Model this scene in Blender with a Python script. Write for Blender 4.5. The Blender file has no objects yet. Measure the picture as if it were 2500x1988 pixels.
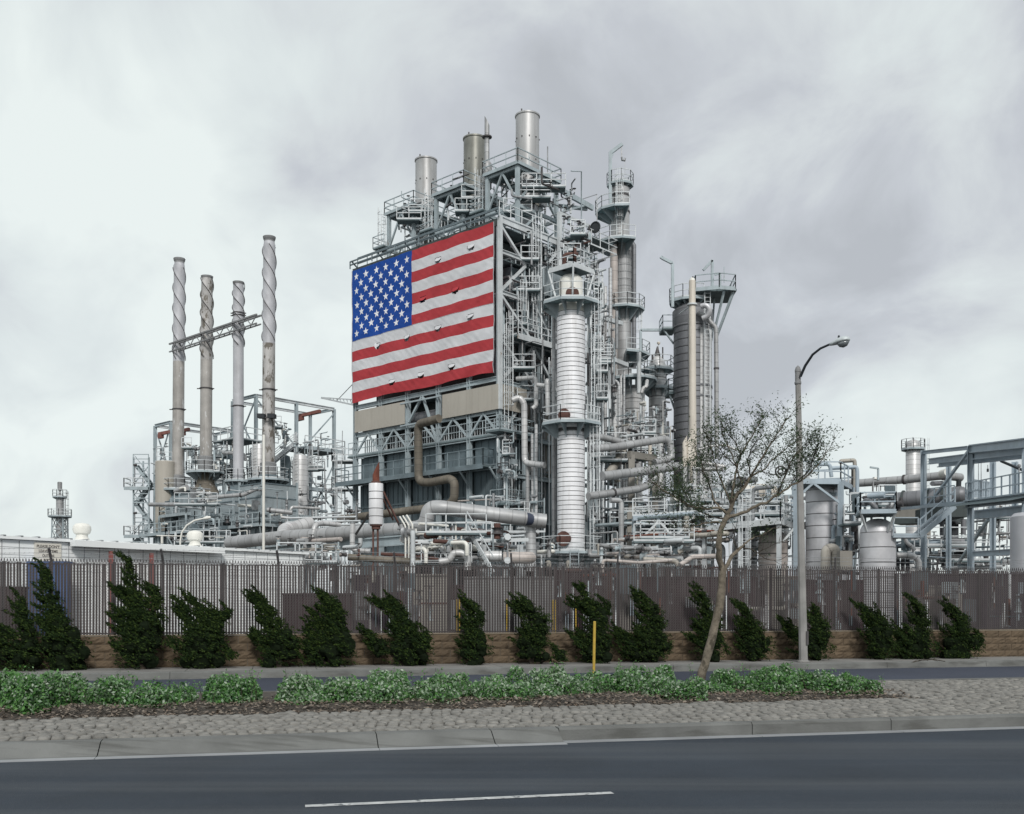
import bpy, math, random
from mathutils import Vector, Matrix, noise
V = Vector
rnd = random.Random(7)
S = bpy.context.scene
COL = S.collection
# ------------------------------------------------------------------ camera, world, sun, exposure
CAMH, FPX, HOR = 1.65, 2500.0, 1480.0
cd = bpy.data.cameras.new('camera'); cam = bpy.data.objects.new('camera', cd); COL.objects.link(cam)
cam.location = (0, 0, CAMH); cam.rotation_euler = (math.radians(90), 0, 0)
cd.sensor_width = 36.0; cd.lens = 36.0; cd.shift_y = 0.1944; cd.clip_start = 0.1; cd.clip_end = 6000
S.camera = cam
SUN_EL, SUN_AZ = 38.0, 171.0          # azimuth clockwise from +Y
W = bpy.data.worlds.new('World'); S.world = W; W.use_nodes = True
SKY_BRIGHT = 0.575
sun = bpy.data.lights.new('sun', 'SUN'); sun.energy = 1.5; sun.angle = math.radians(11); sun.color = (1.0, .97, .93)
so = bpy.data.objects.new('sun', sun); COL.objects.link(so)
_d = V((math.sin(math.radians(SUN_AZ))*math.cos(math.radians(SUN_EL)), math.cos(math.radians(SUN_AZ))*math.cos(math.radians(SUN_EL)), math.sin(math.radians(SUN_EL))))
so.rotation_euler = _d.to_track_quat('Z', 'Y').to_euler()
S.view_settings.view_transform = 'Standard'; S.view_settings.look = 'None'
S.view_settings.exposure = 0.72; S.view_settings.gamma = 1.0; S.view_settings.use_curve_mapping = False

def world_nodes():
    nt = W.node_tree; N = nt.nodes; L = nt.links
    for n in list(N): N.remove(n)
    out = N.new('ShaderNodeOutputWorld')
    sky = N.new('ShaderNodeTexSky'); sky.sky_type = 'NISHITA'; sky.sun_disc = False
    sky.sun_elevation = math.radians(SUN_EL); sky.sun_rotation = math.radians(SUN_AZ)
    b1 = N.new('ShaderNodeBackground'); b1.inputs[1].default_value = 0.1
    L.new(sky.outputs[0], b1.inputs[0])
    tc = N.new('ShaderNodeTexCoord'); sep = N.new('ShaderNodeSeparateXYZ'); L.new(tc.outputs['Generated'], sep.inputs[0])
    def M(op, a, b=None, c=None):
        m = N.new('ShaderNodeMath'); m.operation = op
        for i, x in enumerate((a, b, c)):
            if x is None: continue
            if isinstance(x, (int, float)): m.inputs[i].default_value = x
            else: L.new(x, m.inputs[i])
        return m.outputs[0]
    zz = M('MAXIMUM', sep.outputs[2], 0.0)
    k = M('ADD', zz, 0.75)
    px = M('DIVIDE', sep.outputs[0], k); py = M('DIVIDE', sep.outputs[1], k)
    cmb = N.new('ShaderNodeCombineXYZ'); L.new(px, cmb.inputs[0]); L.new(py, cmb.inputs[1])
    def noise_(scale, det, rough, off, dist=0.0, sc=(1, 1, 1)):
        mp = N.new('ShaderNodeMapping'); mp.inputs['Location'].default_value = off; mp.inputs['Scale'].default_value = sc
        mp.inputs['Rotation'].default_value = (0, 0, .5)
        L.new(cmb.outputs[0], mp.inputs[0])
        n = N.new('ShaderNodeTexNoise'); n.inputs['Scale'].default_value = scale; n.inputs['Detail'].default_value = det
        n.inputs['Roughness'].default_value = rough; n.inputs['Distortion'].default_value = dist
        L.new(mp.outputs[0], n.inputs['Vector']); return n.outputs[0]
    n1 = noise_(2.3, 4.0, .48, (3.1, 1.7, 0), .3)
    n2 = noise_(6.5, 6.0, .55, (8.4, 2.2, 0), .5)
    f = M('ADD', M('MULTIPLY', n1, .95), M('MULTIPLY', n2, .72)); f = M('SUBTRACT', f, .335)
    # thinner, brighter cloud to the left, thicker violet-grey cloud to the right
    lr = M('MULTIPLY', sep.outputs[0], -.05)
    f = M('ADD', f, lr)
    def lobe(d, k, amp):
        v = N.new('ShaderNodeVectorMath'); v.operation = 'DOT_PRODUCT'; L.new(tc.outputs['Generated'], v.inputs[0]); v.inputs[1].default_value = V(d).normalized()
        return M('MULTIPLY', M('POWER', M('MAXIMUM', v.outputs['Value'], 0.0), k), amp)
    for d, k, amp in (((-.27, 1, .34), 40, .15), ((.42, 1, .56), 60, .12), ((-.06, 1, .52), 240, -.07), ((-.17, 1, .43), 500, -.06), ((-.5, 1, .5), 30, -.10), ((.42, 1, .26), 24, -.03), ((-.5, 1, .1), 60, -.07)):
        f = M('ADD', f, lobe(d, k, amp))
    r = N.new('ShaderNodeValToRGB'); e = r.color_ramp.elements; L.new(f, r.inputs[0])
    e[0].position = .30; e[0].color = (.52, .545, .58, 1)
    e[1].position = .70; e[1].color = (.89, .955, .935, 1)
    for p, c in ((.40, (.61, .64, .68, 1)), (.47, (.70, .74, .76, 1)), (.56, (.78, .84, .84, 1))):
        x = e.new(p); x.color = c
    b2 = N.new('ShaderNodeBackground'); L.new(r.outputs[0], b2.inputs[0]); b2.inputs[1].default_value = SKY_BRIGHT
    mx = N.new('ShaderNodeMixShader'); mx.inputs[0].default_value = .96
    L.new(b1.outputs[0], mx.inputs[1]); L.new(b2.outputs[0], mx.inputs[2]); L.new(mx.outputs[0], out.inputs[0])
world_nodes()

# ------------------------------------------------------------------ coordinates
def at(px, py, Y): return V(((px-1250)/FPX*Y, Y, CAMH+(HOR-py)/FPX*Y))
def zat(py, Y): return CAMH+(HOR-py)/FPX*Y
UR = V((.974, .2266, 0)); NR = V((-.2266, .974, 0))            # along and across the street
def ST(s, t, z=0.0): v = UR*s+NR*t; v.z = z; return v
def s_at(px, t):                                                 # position along the street line t seen at column px
    k = (px-1250)/FPX
    return (k*NR.y*t-NR.x*t)/(UR.x-k*UR.y)
AX = V((.677, .736, 0)); BX = V((-.7366, .6765, 0))             # the plant grid: right-back and left-back
def PG(a, b, z=0.0, o=(-1.0, 80.0)): v = V((o[0], o[1], 0))+AX*a+BX*b; v.z = z; return v

# ------------------------------------------------------------------ materials
MATS = {}
def mat(name, col, rough=.7, metal=0.0, var=.25, scale=.6, streak=0.0, seam=None, patch=None, island=None, bump=0.0, bscale=30., seamd=.45, spec=.4, trans=False, along=None):
    m = bpy.data.materials.new(name); m.use_nodes = True; MATS[name] = m
    nt = m.node_tree; N = nt.nodes; L = nt.links; B = N['Principled BSDF']
    B.inputs['Roughness'].default_value = rough; B.inputs['Metallic'].default_value = metal
    B.inputs['Specular IOR Level'].default_value = spec
    geo = N.new('ShaderNodeNewGeometry')
    def mth(op, a, b):
        q = N.new('ShaderNodeMath'); q.operation = op
        for i, x in enumerate((a, b)):
            if isinstance(x, (int, float)): q.inputs[i].default_value = x
            else: L.new(x, q.inputs[i])
        return q.outputs[0]
    def mixc(fac, a, b, mode='MIX'):
        q = N.new('ShaderNodeMix'); q.data_type = 'RGBA'; q.blend_type = mode
        for s_, x in ((q.inputs[0], fac), (q.inputs[6], a), (q.inputs[7], b)):
            if isinstance(x, (int, float)): s_.default_value = x
            elif isinstance(x, tuple): s_.default_value = (*x[:3], 1)
            else: L.new(x, s_)
        return q.outputs[2]
    def nz(sc, det=4, vec=(1, 1, 1), rough_=.55):
        mp = N.new('ShaderNodeMapping'); mp.inputs['Scale'].default_value = vec; L.new(geo.outputs['Position'], mp.inputs[0])
        q = N.new('ShaderNodeTexNoise'); q.inputs['Scale'].default_value = sc; q.inputs['Detail'].default_value = det; q.inputs['Roughness'].default_value = rough_
        L.new(mp.outputs[0], q.inputs['Vector']); return q.outputs[0]
    def rampf(x, lo, hi):
        q = N.new('ShaderNodeMapRange'); q.inputs[1].default_value = lo; q.inputs[2].default_value = hi; L.new(x, q.inputs[0]); return q.outputs[0]
    c = tuple(col)
    cur = mixc(rampf(nz(scale), .3, .7), tuple(x*(1-var) for x in c), tuple(min(1, x*(1+var*.55)) for x in c))
    if island:
        cur2 = N.new('ShaderNodeValToRGB'); L.new(geo.outputs['Random Per Island'], cur2.inputs[0])
        e = cur2.color_ramp.elements; n = len(island)
        e[0].position = 0; e[0].color = (*island[0], 1); e[1].position = 1; e[1].color = (*island[-1], 1)
        for i in range(1, n-1):
            q = e.new(i/(n-1)); q.color = (*island[i], 1)
        cur = mixc(.5 if var > .4 else .85, cur, cur2.outputs[0])
    if streak:
        cur = mixc(mth('MULTIPLY', rampf(nz(3.2, 3, (1, 1, .09)), .5, .8), streak), cur, tuple(x*.42 for x in (c[0], c[1]*.93, c[2]*.85)))
    if patch:
        pc, amt, psc = patch
        cur = mixc(rampf(nz(psc, 6, (1, 1, .45), .65), amt, amt+.05), cur, pc)
    if along:      # tyre-worn bands running with the street
        ac, lo, hi, sc_, amt_ = along
        mp = N.new('ShaderNodeMapping'); mp.inputs['Rotation'].default_value = (0, 0, -.2286); mp.inputs['Scale'].default_value = (.035, 1, 1); L.new(geo.outputs['Position'], mp.inputs[0])
        q = N.new('ShaderNodeTexNoise'); q.inputs['Scale'].default_value = sc_; q.inputs['Detail'].default_value = 5; q.inputs['Roughness'].default_value = .6; L.new(mp.outputs[0], q.inputs['Vector'])
        cur = mixc(mth('MULTIPLY', rampf(q.outputs[0], lo, hi), amt_), cur, ac)
    if seam:
        uv = N.new('ShaderNodeUVMap'); sp = N.new('ShaderNodeSeparateXYZ'); L.new(uv.outputs[0], sp.inputs[0])
        fr = mth('FRACT', mth('DIVIDE', sp.outputs[1], seam), 0)
        ln = mth('LESS_THAN', fr, .055/seam)
        cur = mixc(mth('MULTIPLY', ln, seamd), cur, (.05, .05, .05))
        # every jacket sheet weathered a little differently
        fl = mth('FLOOR', mth('DIVIDE', sp.outputs[1], seam), 0)
        wn = N.new('ShaderNodeTexWhiteNoise'); wn.noise_dimensions = '1D'; L.new(fl, wn.inputs[1])
        cur = mixc(mth('MULTIPLY', wn.outputs[0], .34), cur, tuple(x*.5 for x in c))
    L.new(cur, B.inputs['Base Color'])
    if bump:
        bp = N.new('ShaderNodeBump'); bp.inputs['Strength'].default_value = bump; bp.inputs['Distance'].default_value = .02
        L.new(nz(bscale, 5), bp.inputs['Height']); L.new(bp.outputs[0], B.inputs['Normal'])
    if trans:
        t = N.new('ShaderNodeBsdfTranslucent'); L.new(cur, t.inputs[0]); ms = N.new('ShaderNodeMixShader'); ms.inputs[0].default_value = .3
        L.new(B.outputs[0], ms.inputs[1]); L.new(t.outputs[0], ms.inputs[2]); L.new(ms.outputs[0], N['Material Output'].inputs[0])
    return m

mat('asphalt', (.029, .039, .053), .82, var=.3, scale=.5, bump=.7, bscale=70, spec=.3, along=((.078, .086, .094), .46, .72, 1.1, .75), patch=((.055, .06, .066), .60, 26.))
mat('asphalt_far', (.042, .049, .070), .85, var=.2, scale=.3, bump=.2, bscale=90, spec=.3)
mat('concrete', (.145, .148, .142), .88, var=.30, scale=1.3, bump=.3, bscale=40, along=((.075, .075, .07), .52, .66, 5.5, .75))
mat('gutter_edge', (.26, .27, .28), .85, var=.2, scale=1.3, bump=.2)
mat('walk', (.21, .205, .195), .88, var=.25, scale=1.1, bump=.2, bscale=40)
mat('paint', (.46, .47, .47), .75, var=.25, scale=6, patch=((.12, .13, .14), .57, 11.))
mat('cobble', (.205, .198, .182), .88, var=.42, scale=5.5, bump=.5, bscale=45)
mat('mortar', (.115, .11, .10), .95, var=.3, scale=3, bump=.3)
mat('soil', (.070, .060, .050), .95, var=.55, scale=9, bump=.8, bscale=25)
mat('litter', (.17, .12, .085), .9, var=.45, scale=9, island=[(.08, .06, .045), (.20, .18, .15), (.30, .285, .25), (.13, .10, .08), (.20, .19, .165)])
mat('block', (.125, .092, .060), .95, var=.35, scale=2.2, bump=.9, bscale=45)
mat('blocktop', (.21, .175, .13), .9, var=.2, scale=3, bump=.3)
mat('yard', (.10, .095, .088), .95, var=.4, scale=.5, bump=.4, bscale=20)
mat('groundfar', (.13, .125, .11), .95, var=.3, scale=.05)
mat('slat', (.060, .050, .050), .7, var=.3, scale=1.2, streak=.35)
mat('wire', (.11, .105, .105), .6, .3, var=.3, scale=2)
mat('galv', (.30, .31, .32), .55, .5, var=.3, scale=3)
mat('galvdark', (.085, .08, .082), .6, .3, var=.3, scale=3)
mat('bluesteel', (.36, .42, .445), .6, .05, var=.2, scale=.9, streak=.35, patch=((.20, .15, .11), .68, 1.6))
mat('bluesteel_right', (.36, .425, .475), .55, .05, var=.15, scale=.9, streak=.25, patch=((.20, .16, .13), .70, 1.8))
mat('palesteel', (.58, .61, .625), .55, .1, var=.2, scale=.8, streak=.3, patch=((.26, .20, .15), .69, 1.7))
mat('raildark', (.15, .19, .21), .65, .1, var=.25, scale=1)
mat('deck', (.13, .17, .18), .7, .05, var=.25, scale=1)
mat('deck_teal', (.27, .37, .39), .7, .05, var=.2, scale=1)
mat('casing', (.135, .175, .195), .7, .05, var=.28, scale=.5, streak=.5)
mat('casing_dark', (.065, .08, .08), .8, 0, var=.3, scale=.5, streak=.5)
mat('casing_light', (.30, .345, .365), .6, .1, var=.2, scale=.6, streak=.45, seam=None)
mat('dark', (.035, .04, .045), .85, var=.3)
mat('black', (.012, .012, .012), .8, var=.2)
mat('whiteclad', (.80, .80, .82), .42, .12, var=.13, scale=.7, streak=.42, spec=.5)
mat('seamline', (.10, .10, .10), .7, .3, var=.3, scale=2)
mat('clad', (.62, .62, .62), .45, .25, var=.2, scale=.7, streak=.45, seam=.55)
mat('clad_fine', (.56, .57, .58), .45, .25, var=.18, scale=.7, streak=.3, seam=.35)
mat('clad_grey', (.42, .425, .43), .5, .3, var=.24, scale=.6, streak=.45, seam=.8, patch=((.23, .20, .17), .68, 1.2))
mat('clad_dark', (.22, .225, .24), .5, .3, var=.2, scale=.5, streak=.35, seam=.62)
mat('clad_beige', (.42, .395, .35), .6, .1, var=.2, scale=.6, streak=.4, seam=.7)
mat('clad_brown', (.175, .155, .125), .65, .1, var=.4, scale=.9, streak=.5, seam=.5, patch=((.42, .41, .39), .66, .9))
mat('clad_pink', (.50, .45, .42), .6, .1, var=.25, scale=.9, streak=.4, seam=.9)
mat('silver', (.58, .58, .60), .5, .35, var=.2, scale=.9, streak=.25)
mat('stackmetal', (.42, .42, .42), .45, .35, var=.2, scale=.35, streak=.45)
mat('stackmid', (.25, .25, .225), .42, .45, var=.3, scale=.5, streak=.5)
mat('stack_lilac', (.47, .475, .50), .6, .15, var=.15, scale=.7, streak=.25, patch=((.22, .21, .19), .70, 1.1))
mat('stack_tan', (.37, .355, .335), .6, .15, var=.25, scale=.7, streak=.45, patch=((.52, .52, .52), .60, 1.5))
mat('stack_peel', (.44, .43, .42), .65, .15, var=.3, scale=.8, streak=.5, patch=((.15, .135, .115), .52, 2.0))
mat('sleeve', (.25, .255, .26), .7, .2, var=.25, scale=.8, streak=.5)
mat('cream', (.62, .57, .50), .55, .05, var=.12, scale=.5, streak=.4, patch=((.38, .27, .14), .73, 1.4))
mat('creamwhite', (.72, .71, .66), .5, .05, var=.1, scale=.8, streak=.2)
mat('beige_panel', (.40, .375, .33), .65, .05, var=.07, scale=.4, streak=.18)
mat('shed', (.80, .82, .82), .6, var=.06, scale=.5, streak=.08)
mat('shedline', (.30, .31, .32), .7)
mat('signboard', (.66, .63, .56), .6, var=.05)
mat('ink', (.12, .11, .10), .7)
mat('rust', (.17, .055, .035), .85, var=.4, scale=2, streak=.3)
mat('redhoist', (.20, .080, .065), .6, var=.3, scale=2)
mat('redpost', (.28, .10, .09), .7, var=.2)
mat('rustbrown', (.11, .055, .045), .85, var=.4, scale=2)
mat('maroon', (.040, .022, .026), .9, var=.45, scale=.8)
mat('purplegrey', (.040, .030, .042), .9, var=.45, scale=.6)
mat('bluetarp', (.06, .11, .24), .7, var=.3, scale=2)
mat('navy', (.035, .045, .075), .6, var=.2)
mat('yellow', (.50, .33, .03), .6, var=.15, scale=4)
mat('yellow_faded', (.44, .30, .05), .7, var=.2, scale=6, streak=.3)
mat('flag_red', (.56, .060, .072), .75, var=.08, scale=.4, trans=True)
mat('flag_white', (.84, .85, .88), .75, var=.05, scale=.4, trans=True)
mat('flag_blue', (.012, .085, .42), .75, var=.10, scale=.4, trans=True)
mat('star', (.78, .79, .83), .75, var=.04)
mat('grommet', (.33, .34, .36), .75, var=.1)
mat('polewall', (.27, .265, .255), .9, var=.2, scale=2.5, streak=.3, bump=.5, bscale=80)
mat('armdark', (.02, .025, .03), .5, .2, var=.2)
mat('lampgrey', (.50, .54, .55), .5, .2, var=.1)
mat('glass', (.16, .18, .19), .15, .0, var=.2, spec=.7)
mat('bark', (.17, .145, .112), .95, var=.45, scale=9, bump=1.0, bscale=30, patch=((.07, .06, .045), .56, 4.5))
mat('barkdark', (.05, .04, .03), .95, var=.4, scale=7)
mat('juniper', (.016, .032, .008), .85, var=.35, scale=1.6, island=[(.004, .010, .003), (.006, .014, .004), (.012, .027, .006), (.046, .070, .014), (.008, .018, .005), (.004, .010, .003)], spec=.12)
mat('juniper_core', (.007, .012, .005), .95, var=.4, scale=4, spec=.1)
mat('treeleaf', (.045, .070, .035), .7, var=.3, scale=2, island=[(.025, .045, .03), (.06, .095, .04), (.04, .07, .045), (.10, .13, .06)], spec=.3, trans=True)
mat('cover', (.07, .16, .06), .6, var=.4, scale=1.3, island=[(.015, .055, .012), (.06, .18, .035), (.10, .26, .055), (.17, .33, .11), (.02, .075, .022), (.26, .40, .22)], spec=.35, trans=True)  # dark leaf tones mixed in as the shadow between leaves
mat('cover_pale', (.20, .29, .18), .65, var=.3, scale=1.3, island=[(.09, .18, .08), (.19, .29, .17), (.36, .45, .34), (.50, .56, .46), (.07, .15, .06)], spec=.3, trans=True)
mat('rubber', (.03, .03, .03), .8)
mat('lightspot', (.9, .9, .8), .4)

# ------------------------------------------------------------------ mesh building
class MB:
    def __init__(s): s.v = []; s.f = []; s.sm = []; s.uv = []; s.mi = []; s.has = False
    def add(s, vs, fs, smooth=False, uvs=None, mi=0):
        k = len(s.v); s.v.extend(vs)
        for i, f in enumerate(fs):
            s.f.append([q+k for q in f]); s.sm.append(smooth); s.mi.append(mi)
            if uvs is None: s.uv.append(None)
            else: s.uv.append(uvs[i]); s.has = True
    def box(s, lo, hi):
        x0, y0, z0 = lo; x1, y1, z1 = hi
        s.add([V((x, y, z)) for z in (z0, z1) for y in (y0, y1) for x in (x0, x1)],
              [(0, 2, 3, 1), (4, 5, 7, 6), (0, 1, 5, 4), (2, 6, 7, 3), (0, 4, 6, 2), (1, 3, 7, 5)])
        return s
    def obox(s, o, ex, ey, ez):
        """parallelepiped: corner o, edge vectors"""
        s.add([o+ex*i+ey*j+ez*k for k in (0, 1) for j in (0, 1) for i in (0, 1)],
              [(0, 2, 3, 1), (4, 5, 7, 6), (0, 1, 5, 4), (2, 6, 7, 3), (0, 4, 6, 2), (1, 3, 7, 5)])
        return s
    def bar(s, p, q, w, h=None, up=V((0, 0, 1))):
        h = h or w; d = q-p
        if d.length < 1e-5: return s
        d.normalize(); x = d.cross(up)
        if x.length < 1e-3: x = d.cross(V((1, 0, 0)) if abs(d.x) < .9 else V((0, 1, 0)))
        x.normalize(); y = x.cross(d); x = x*(w/2); y = y*(h/2)
        s.add([p-x-y, p+x-y, p+x+y, p-x+y, q-x-y, q+x-y, q+x+y, q-x+y],
              [(0, 1, 2, 3), (7, 6, 5, 4), (0, 4, 5, 1), (1, 5, 6, 2), (2, 6, 7, 3), (3, 7, 4, 0)])
        return s
    def tube(s, pts, r, n=10, fil=0.0, caps=True, smooth=True, v0=0.0):
        pts = [V(p) for p in pts]
        if fil and len(pts) > 2: pts = fillet(pts, fil)
        rr = r if isinstance(r, (list, tuple)) else [r]*len(pts)
        if len(rr) != len(pts): rr = [rr[0]+(rr[-1]-rr[0])*i/(len(pts)-1) for i in range(len(pts))]
        t = (pts[1]-pts[0]).normalized(); x = t.cross(V((0, 0, 1)))
        if x.length < 1e-3: x = V((1, 0, 0))
        x.normalize(); vs = []; L = v0; ls = []
        for i, p in enumerate(pts):
            if i: L += (p-pts[i-1]).length
            ls.append(L)
            a = (pts[i]-pts[i-1]).normalized() if i else t
            b = (pts[i+1]-pts[i]).normalized() if i < len(pts)-1 else a
            t2 = (a+b)
            t2 = t2.normalized() if t2.length > 1e-4 else b
            x = x-t2*x.dot(t2)
            if x.length < 1e-4: x = t2.orthogonal()
            x.normalize(); y = t2.cross(x)
            sc = 1.0/max(.6, a.dot(t2)) if i and i < len(pts)-1 else 1.0
            for k in range(n):
                an = 2*math.pi*k/n; vs.append(p+(x*math.cos(an)+y*math.sin(an))*rr[i]*(sc if sc < 1.2 else 1.2))
        fs = []; uv = []
        for i in range(len(pts)-1):
            for k in range(n):
                k2 = (k+1) % n
                fs.append((i*n+k, i*n+k2, (i+1)*n+k2, (i+1)*n+k))
                u0, u1 = k/n, (k+1)/n
                uv.append(((u0, ls[i]), (u1, ls[i]), (u1, ls[i+1]), (u0, ls[i+1])))
        s.add(vs, fs, smooth, uv)
        if caps:
            s.add(vs[:n], [tuple(range(n))[::-1]]); s.add(vs[-n:], [tuple(range(n))])
        return s
    def lathe(s, c, prof, n=24, smooth=True, a0=0.0, a1=2*math.pi, close=True):
        c = V(c); full = abs(a1-a0-2*math.pi) < 1e-6; m = n if full else n+1
        vs = []; L = [0]
        if smooth and len(prof) > 2:      # keep hard edges where the profile turns sharply
            runs = [[prof[0]]]
            for i in range(1, len(prof)):
                runs[-1].append(prof[i])
                if i < len(prof)-1:
                    a_ = math.atan2(prof[i][1]-prof[i-1][1], prof[i][0]-prof[i-1][0]); b_ = math.atan2(prof[i+1][1]-prof[i][1], prof[i+1][0]-prof[i][0])
                    d_ = abs((b_-a_+math.pi) % (2*math.pi)-math.pi)
                    if d_ > .5: runs.append([prof[i]])
            if len(runs) > 1:
                for q in runs: s.lathe(c, q, n, True, a0, a1, False)
                if close and full:
                    for (r, z), rev in ((prof[0], True), (prof[-1], False)):
                        if r > 1e-3:
                            ring = [c+V((math.cos(2*math.pi*k/n)*r, math.sin(2*math.pi*k/n)*r, z)) for k in range(n)]
                            s.add(ring, [tuple(range(n))[::-1] if rev else tuple(range(n))])
                return s
        for i in range(1, len(prof)): L.append(L[-1]+math.hypot(prof[i][0]-prof[i-1][0], prof[i][1]-prof[i-1][1]))
        for r, z in prof:
            for k in range(m):
                an = a0+(a1-a0)*k/n; vs.append(c+V((math.cos(an)*r, math.sin(an)*r, z)))
        fs = []; uv = []
        for i in range(len(prof)-1):
            for k in range(n):
                k2 = (k+1) % m if full else k+1
                fs.append((i*m+k, i*m+k2, (i+1)*m+k2, (i+1)*m+k)); uv.append(((k/n, L[i]), ((k+1)/n, L[i]), ((k+1)/n, L[i+1]), (k/n, L[i+1])))
        s.add(vs, fs, smooth, uv)
        if close and full:
            if prof[0][0] > 1e-3: s.add(vs[:m], [tuple(range(m))[::-1]])
            if prof[-1][0] > 1e-3: s.add(vs[-m:], [tuple(range(m))])
        return s
    def mesh(s, name, mats, off=None):
        me = bpy.data.meshes.new(name)
        vs = [(p-off)[:] for p in s.v] if off is not None else [tuple(p) for p in s.v]
        me.from_pydata(vs, [], s.f)
        if s.has:
            ul = me.uv_layers.new(name='UVMap'); flat = []
            for f, u in zip(s.f, s.uv):
                if u is None: flat.extend([0.0, .3]*len(f))
                else:
                    for a in u: flat.extend(a)
            ul.data.foreach_set('uv', flat)
        me.polygons.foreach_set('use_smooth', s.sm)
        for m in (mats if isinstance(mats, (list, tuple)) else [mats]): me.materials.append(MATS[m])
        if any(s.mi): me.polygons.foreach_set('material_index', s.mi)
        me.update(); return me

def fillet(pts, rad, k=6):
    out = [pts[0]]
    for i in range(1, len(pts)-1):
        p = pts[i]; d1 = pts[i-1]-p; d2 = pts[i+1]-p; l1, l2 = d1.length, d2.length
        if l1 < 1e-4 or l2 < 1e-4: continue
        d1 /= l1; d2 /= l2; ang = d1.angle(d2)
        if ang > math.pi-.04 or ang < .25: out.append(p); continue
        tl = min(rad/math.tan(ang/2), .49*l1, .49*l2); a = p+d1*tl; b = p+d2*tl
        for j in range(k+1):
            u = j/k; out.append(a*(1-u)**2+p*2*u*(1-u)+b*u*u)
    out.append(pts[-1])
    res = [out[0]]
    for p in out[1:]:
        if (p-res[-1]).length > 1e-3: res.append(p)
    return res

def tag(o, label=None, cat=None, group=None, kind=None):
    if label: o['label'] = label
    if cat: o['category'] = cat
    if group: o['group'] = group
    if kind: o['kind'] = kind
    return o
def thing(name, label, cat, loc=(0, 0, 0), group=None):
    o = bpy.data.objects.new(name, None); COL.objects.link(o); o.location = loc; o.empty_display_size = .3
    return tag(o, label, cat, group)
def world_loc(o):
    l = V(o.location)
    while o.parent: o = o.parent; l += V(o.location)
    return l
def part(name, mb, m, parent=None, label=None, kind=None, at_=None):
    """one mesh object; geometry given in world coordinates, origin at its parent's (or at at_)"""
    base = world_loc(parent) if parent else V((0, 0, 0))
    o3 = V(at_) if at_ is not None else base
    o = bpy.data.objects.new(name, mb.mesh(name, m, o3)); COL.objects.link(o); o.parent = parent; o.location = o3-base
    if label: o['label'] = label
    if kind: o['kind'] = kind
    return o
def solo(name, mb, m, label, cat, loc=(0, 0, 0), group=None):
    o = part(name, mb, m, None, at_=loc); return tag(o, label, cat, group)
def shared(name, me, loc, parent=None, rot=None, scale=None):
    o = bpy.data.objects.new(name, me); COL.objects.link(o); o.parent = parent
    o.location = V(loc)-(world_loc(parent) if parent else V((0, 0, 0)))
    if rot: o.rotation_euler = rot
    if scale: o.scale = scale
    return o
_unit = {}
def unitbox(m):
    if m not in _unit:
        _unit[m] = {}
        b = MB().box((-.5, -.5, 0), (.5, .5, 1)); _unit[m]['box'] = b.mesh('bar', m)
        b = MB()     # an I section
        b.box((-.5, -.5, 0), (.5, -.36, 1)); b.box((-.5, .36, 0), (.5, .5, 1)); b.box((-.08, -.36, 0), (.08, .36, 1))
        _unit[m]['i'] = b.mesh('section', m)
    return _unit[m]
def beam(name, p, q, w, h, m, parent, sec='box'):
    """a member between two points as an object of its own (shared mesh)"""
    d = q-p; L = d.length; d = d.normalized(); up = V((0, 0, 1)); x = d.cross(up)
    if x.length < 1e-3: x = V((AX.x, AX.y, 0))
    x.normalize(); y = x.cross(d)
    o = bpy.data.objects.new(name, unitbox(m)[sec]); COL.objects.link(o); o.parent = parent
    base = world_loc(parent) if parent else V((0, 0, 0))
    R = Matrix((x, -y, d)).transposed()     # columns x, y, d
    if R.determinant() < 0: R = Matrix((x, y, d)).transposed()
    o.matrix_local = Matrix.Translation(p-base) @ R.to_4x4() @ Matrix.Diagonal((w, h, L, 1))
    return o

def rail_mb(pts, closed=False, h=1.07, r=.028, mb=None, toe=True, step=1.3):
    mb = mb or MB(); P = [V(p) for p in pts]
    segs = list(zip(P, P[1:]+([P[0]] if closed else []))) if closed else list(zip(P, P[1:]))
    for p, q in segs:
        L = (q-p).length
        if L < .05: continue
        for z in (h, h*.52): mb.bar(p+V((0, 0, z)), q+V((0, 0, z)), r*2, r*2)
        if toe: mb.bar(p+V((0, 0, .06)), q+V((0, 0, .06)), .012, .12)
        k = max(1, round(L/step))
        for i in range(k+1):
            a = p.lerp(q, i/k); mb.bar(a, a+V((0, 0, h)), r*2, r*2)
    return mb
def ladder_mb(p, z1, face, cage=True, w=.45, mb=None):
    """p foot, z1 top, face unit vector pointing away from the wall"""
    mb = mb or MB(); p = V(p); side = V((-face.y, face.x, 0)); top = V((p.x, p.y, z1))
    for k in (-.5, .5): mb.bar(p+side*w*k, top+side*w*k, .06, .06)
    z = p.z+.3
    while z < z1: a = V((p.x, p.y, z)); mb.bar(a-side*w*.5, a+side*w*.5, .03, .03); z += .33
    if cage:
        z = p.z+2.2; ring = []
        for k in range(7):
            an = math.pi*k/6; ring.append(side*(math.cos(an)*.38)+face*(math.sin(an)*.62+.02))
        z0 = z
        while z < z1+.9:
            c = V((p.x, p.y, z))
            for i in range(6): mb.bar(c+ring[i], c+ring[i+1], .05, .03)
            z += .95
        for k in (1, 2, 3, 4, 5):
            mb.bar(V((p.x, p.y, z0))+ring[k], V((p.x, p.y, z1+.85))+ring[k], .035, .035)
    return mb
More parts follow.
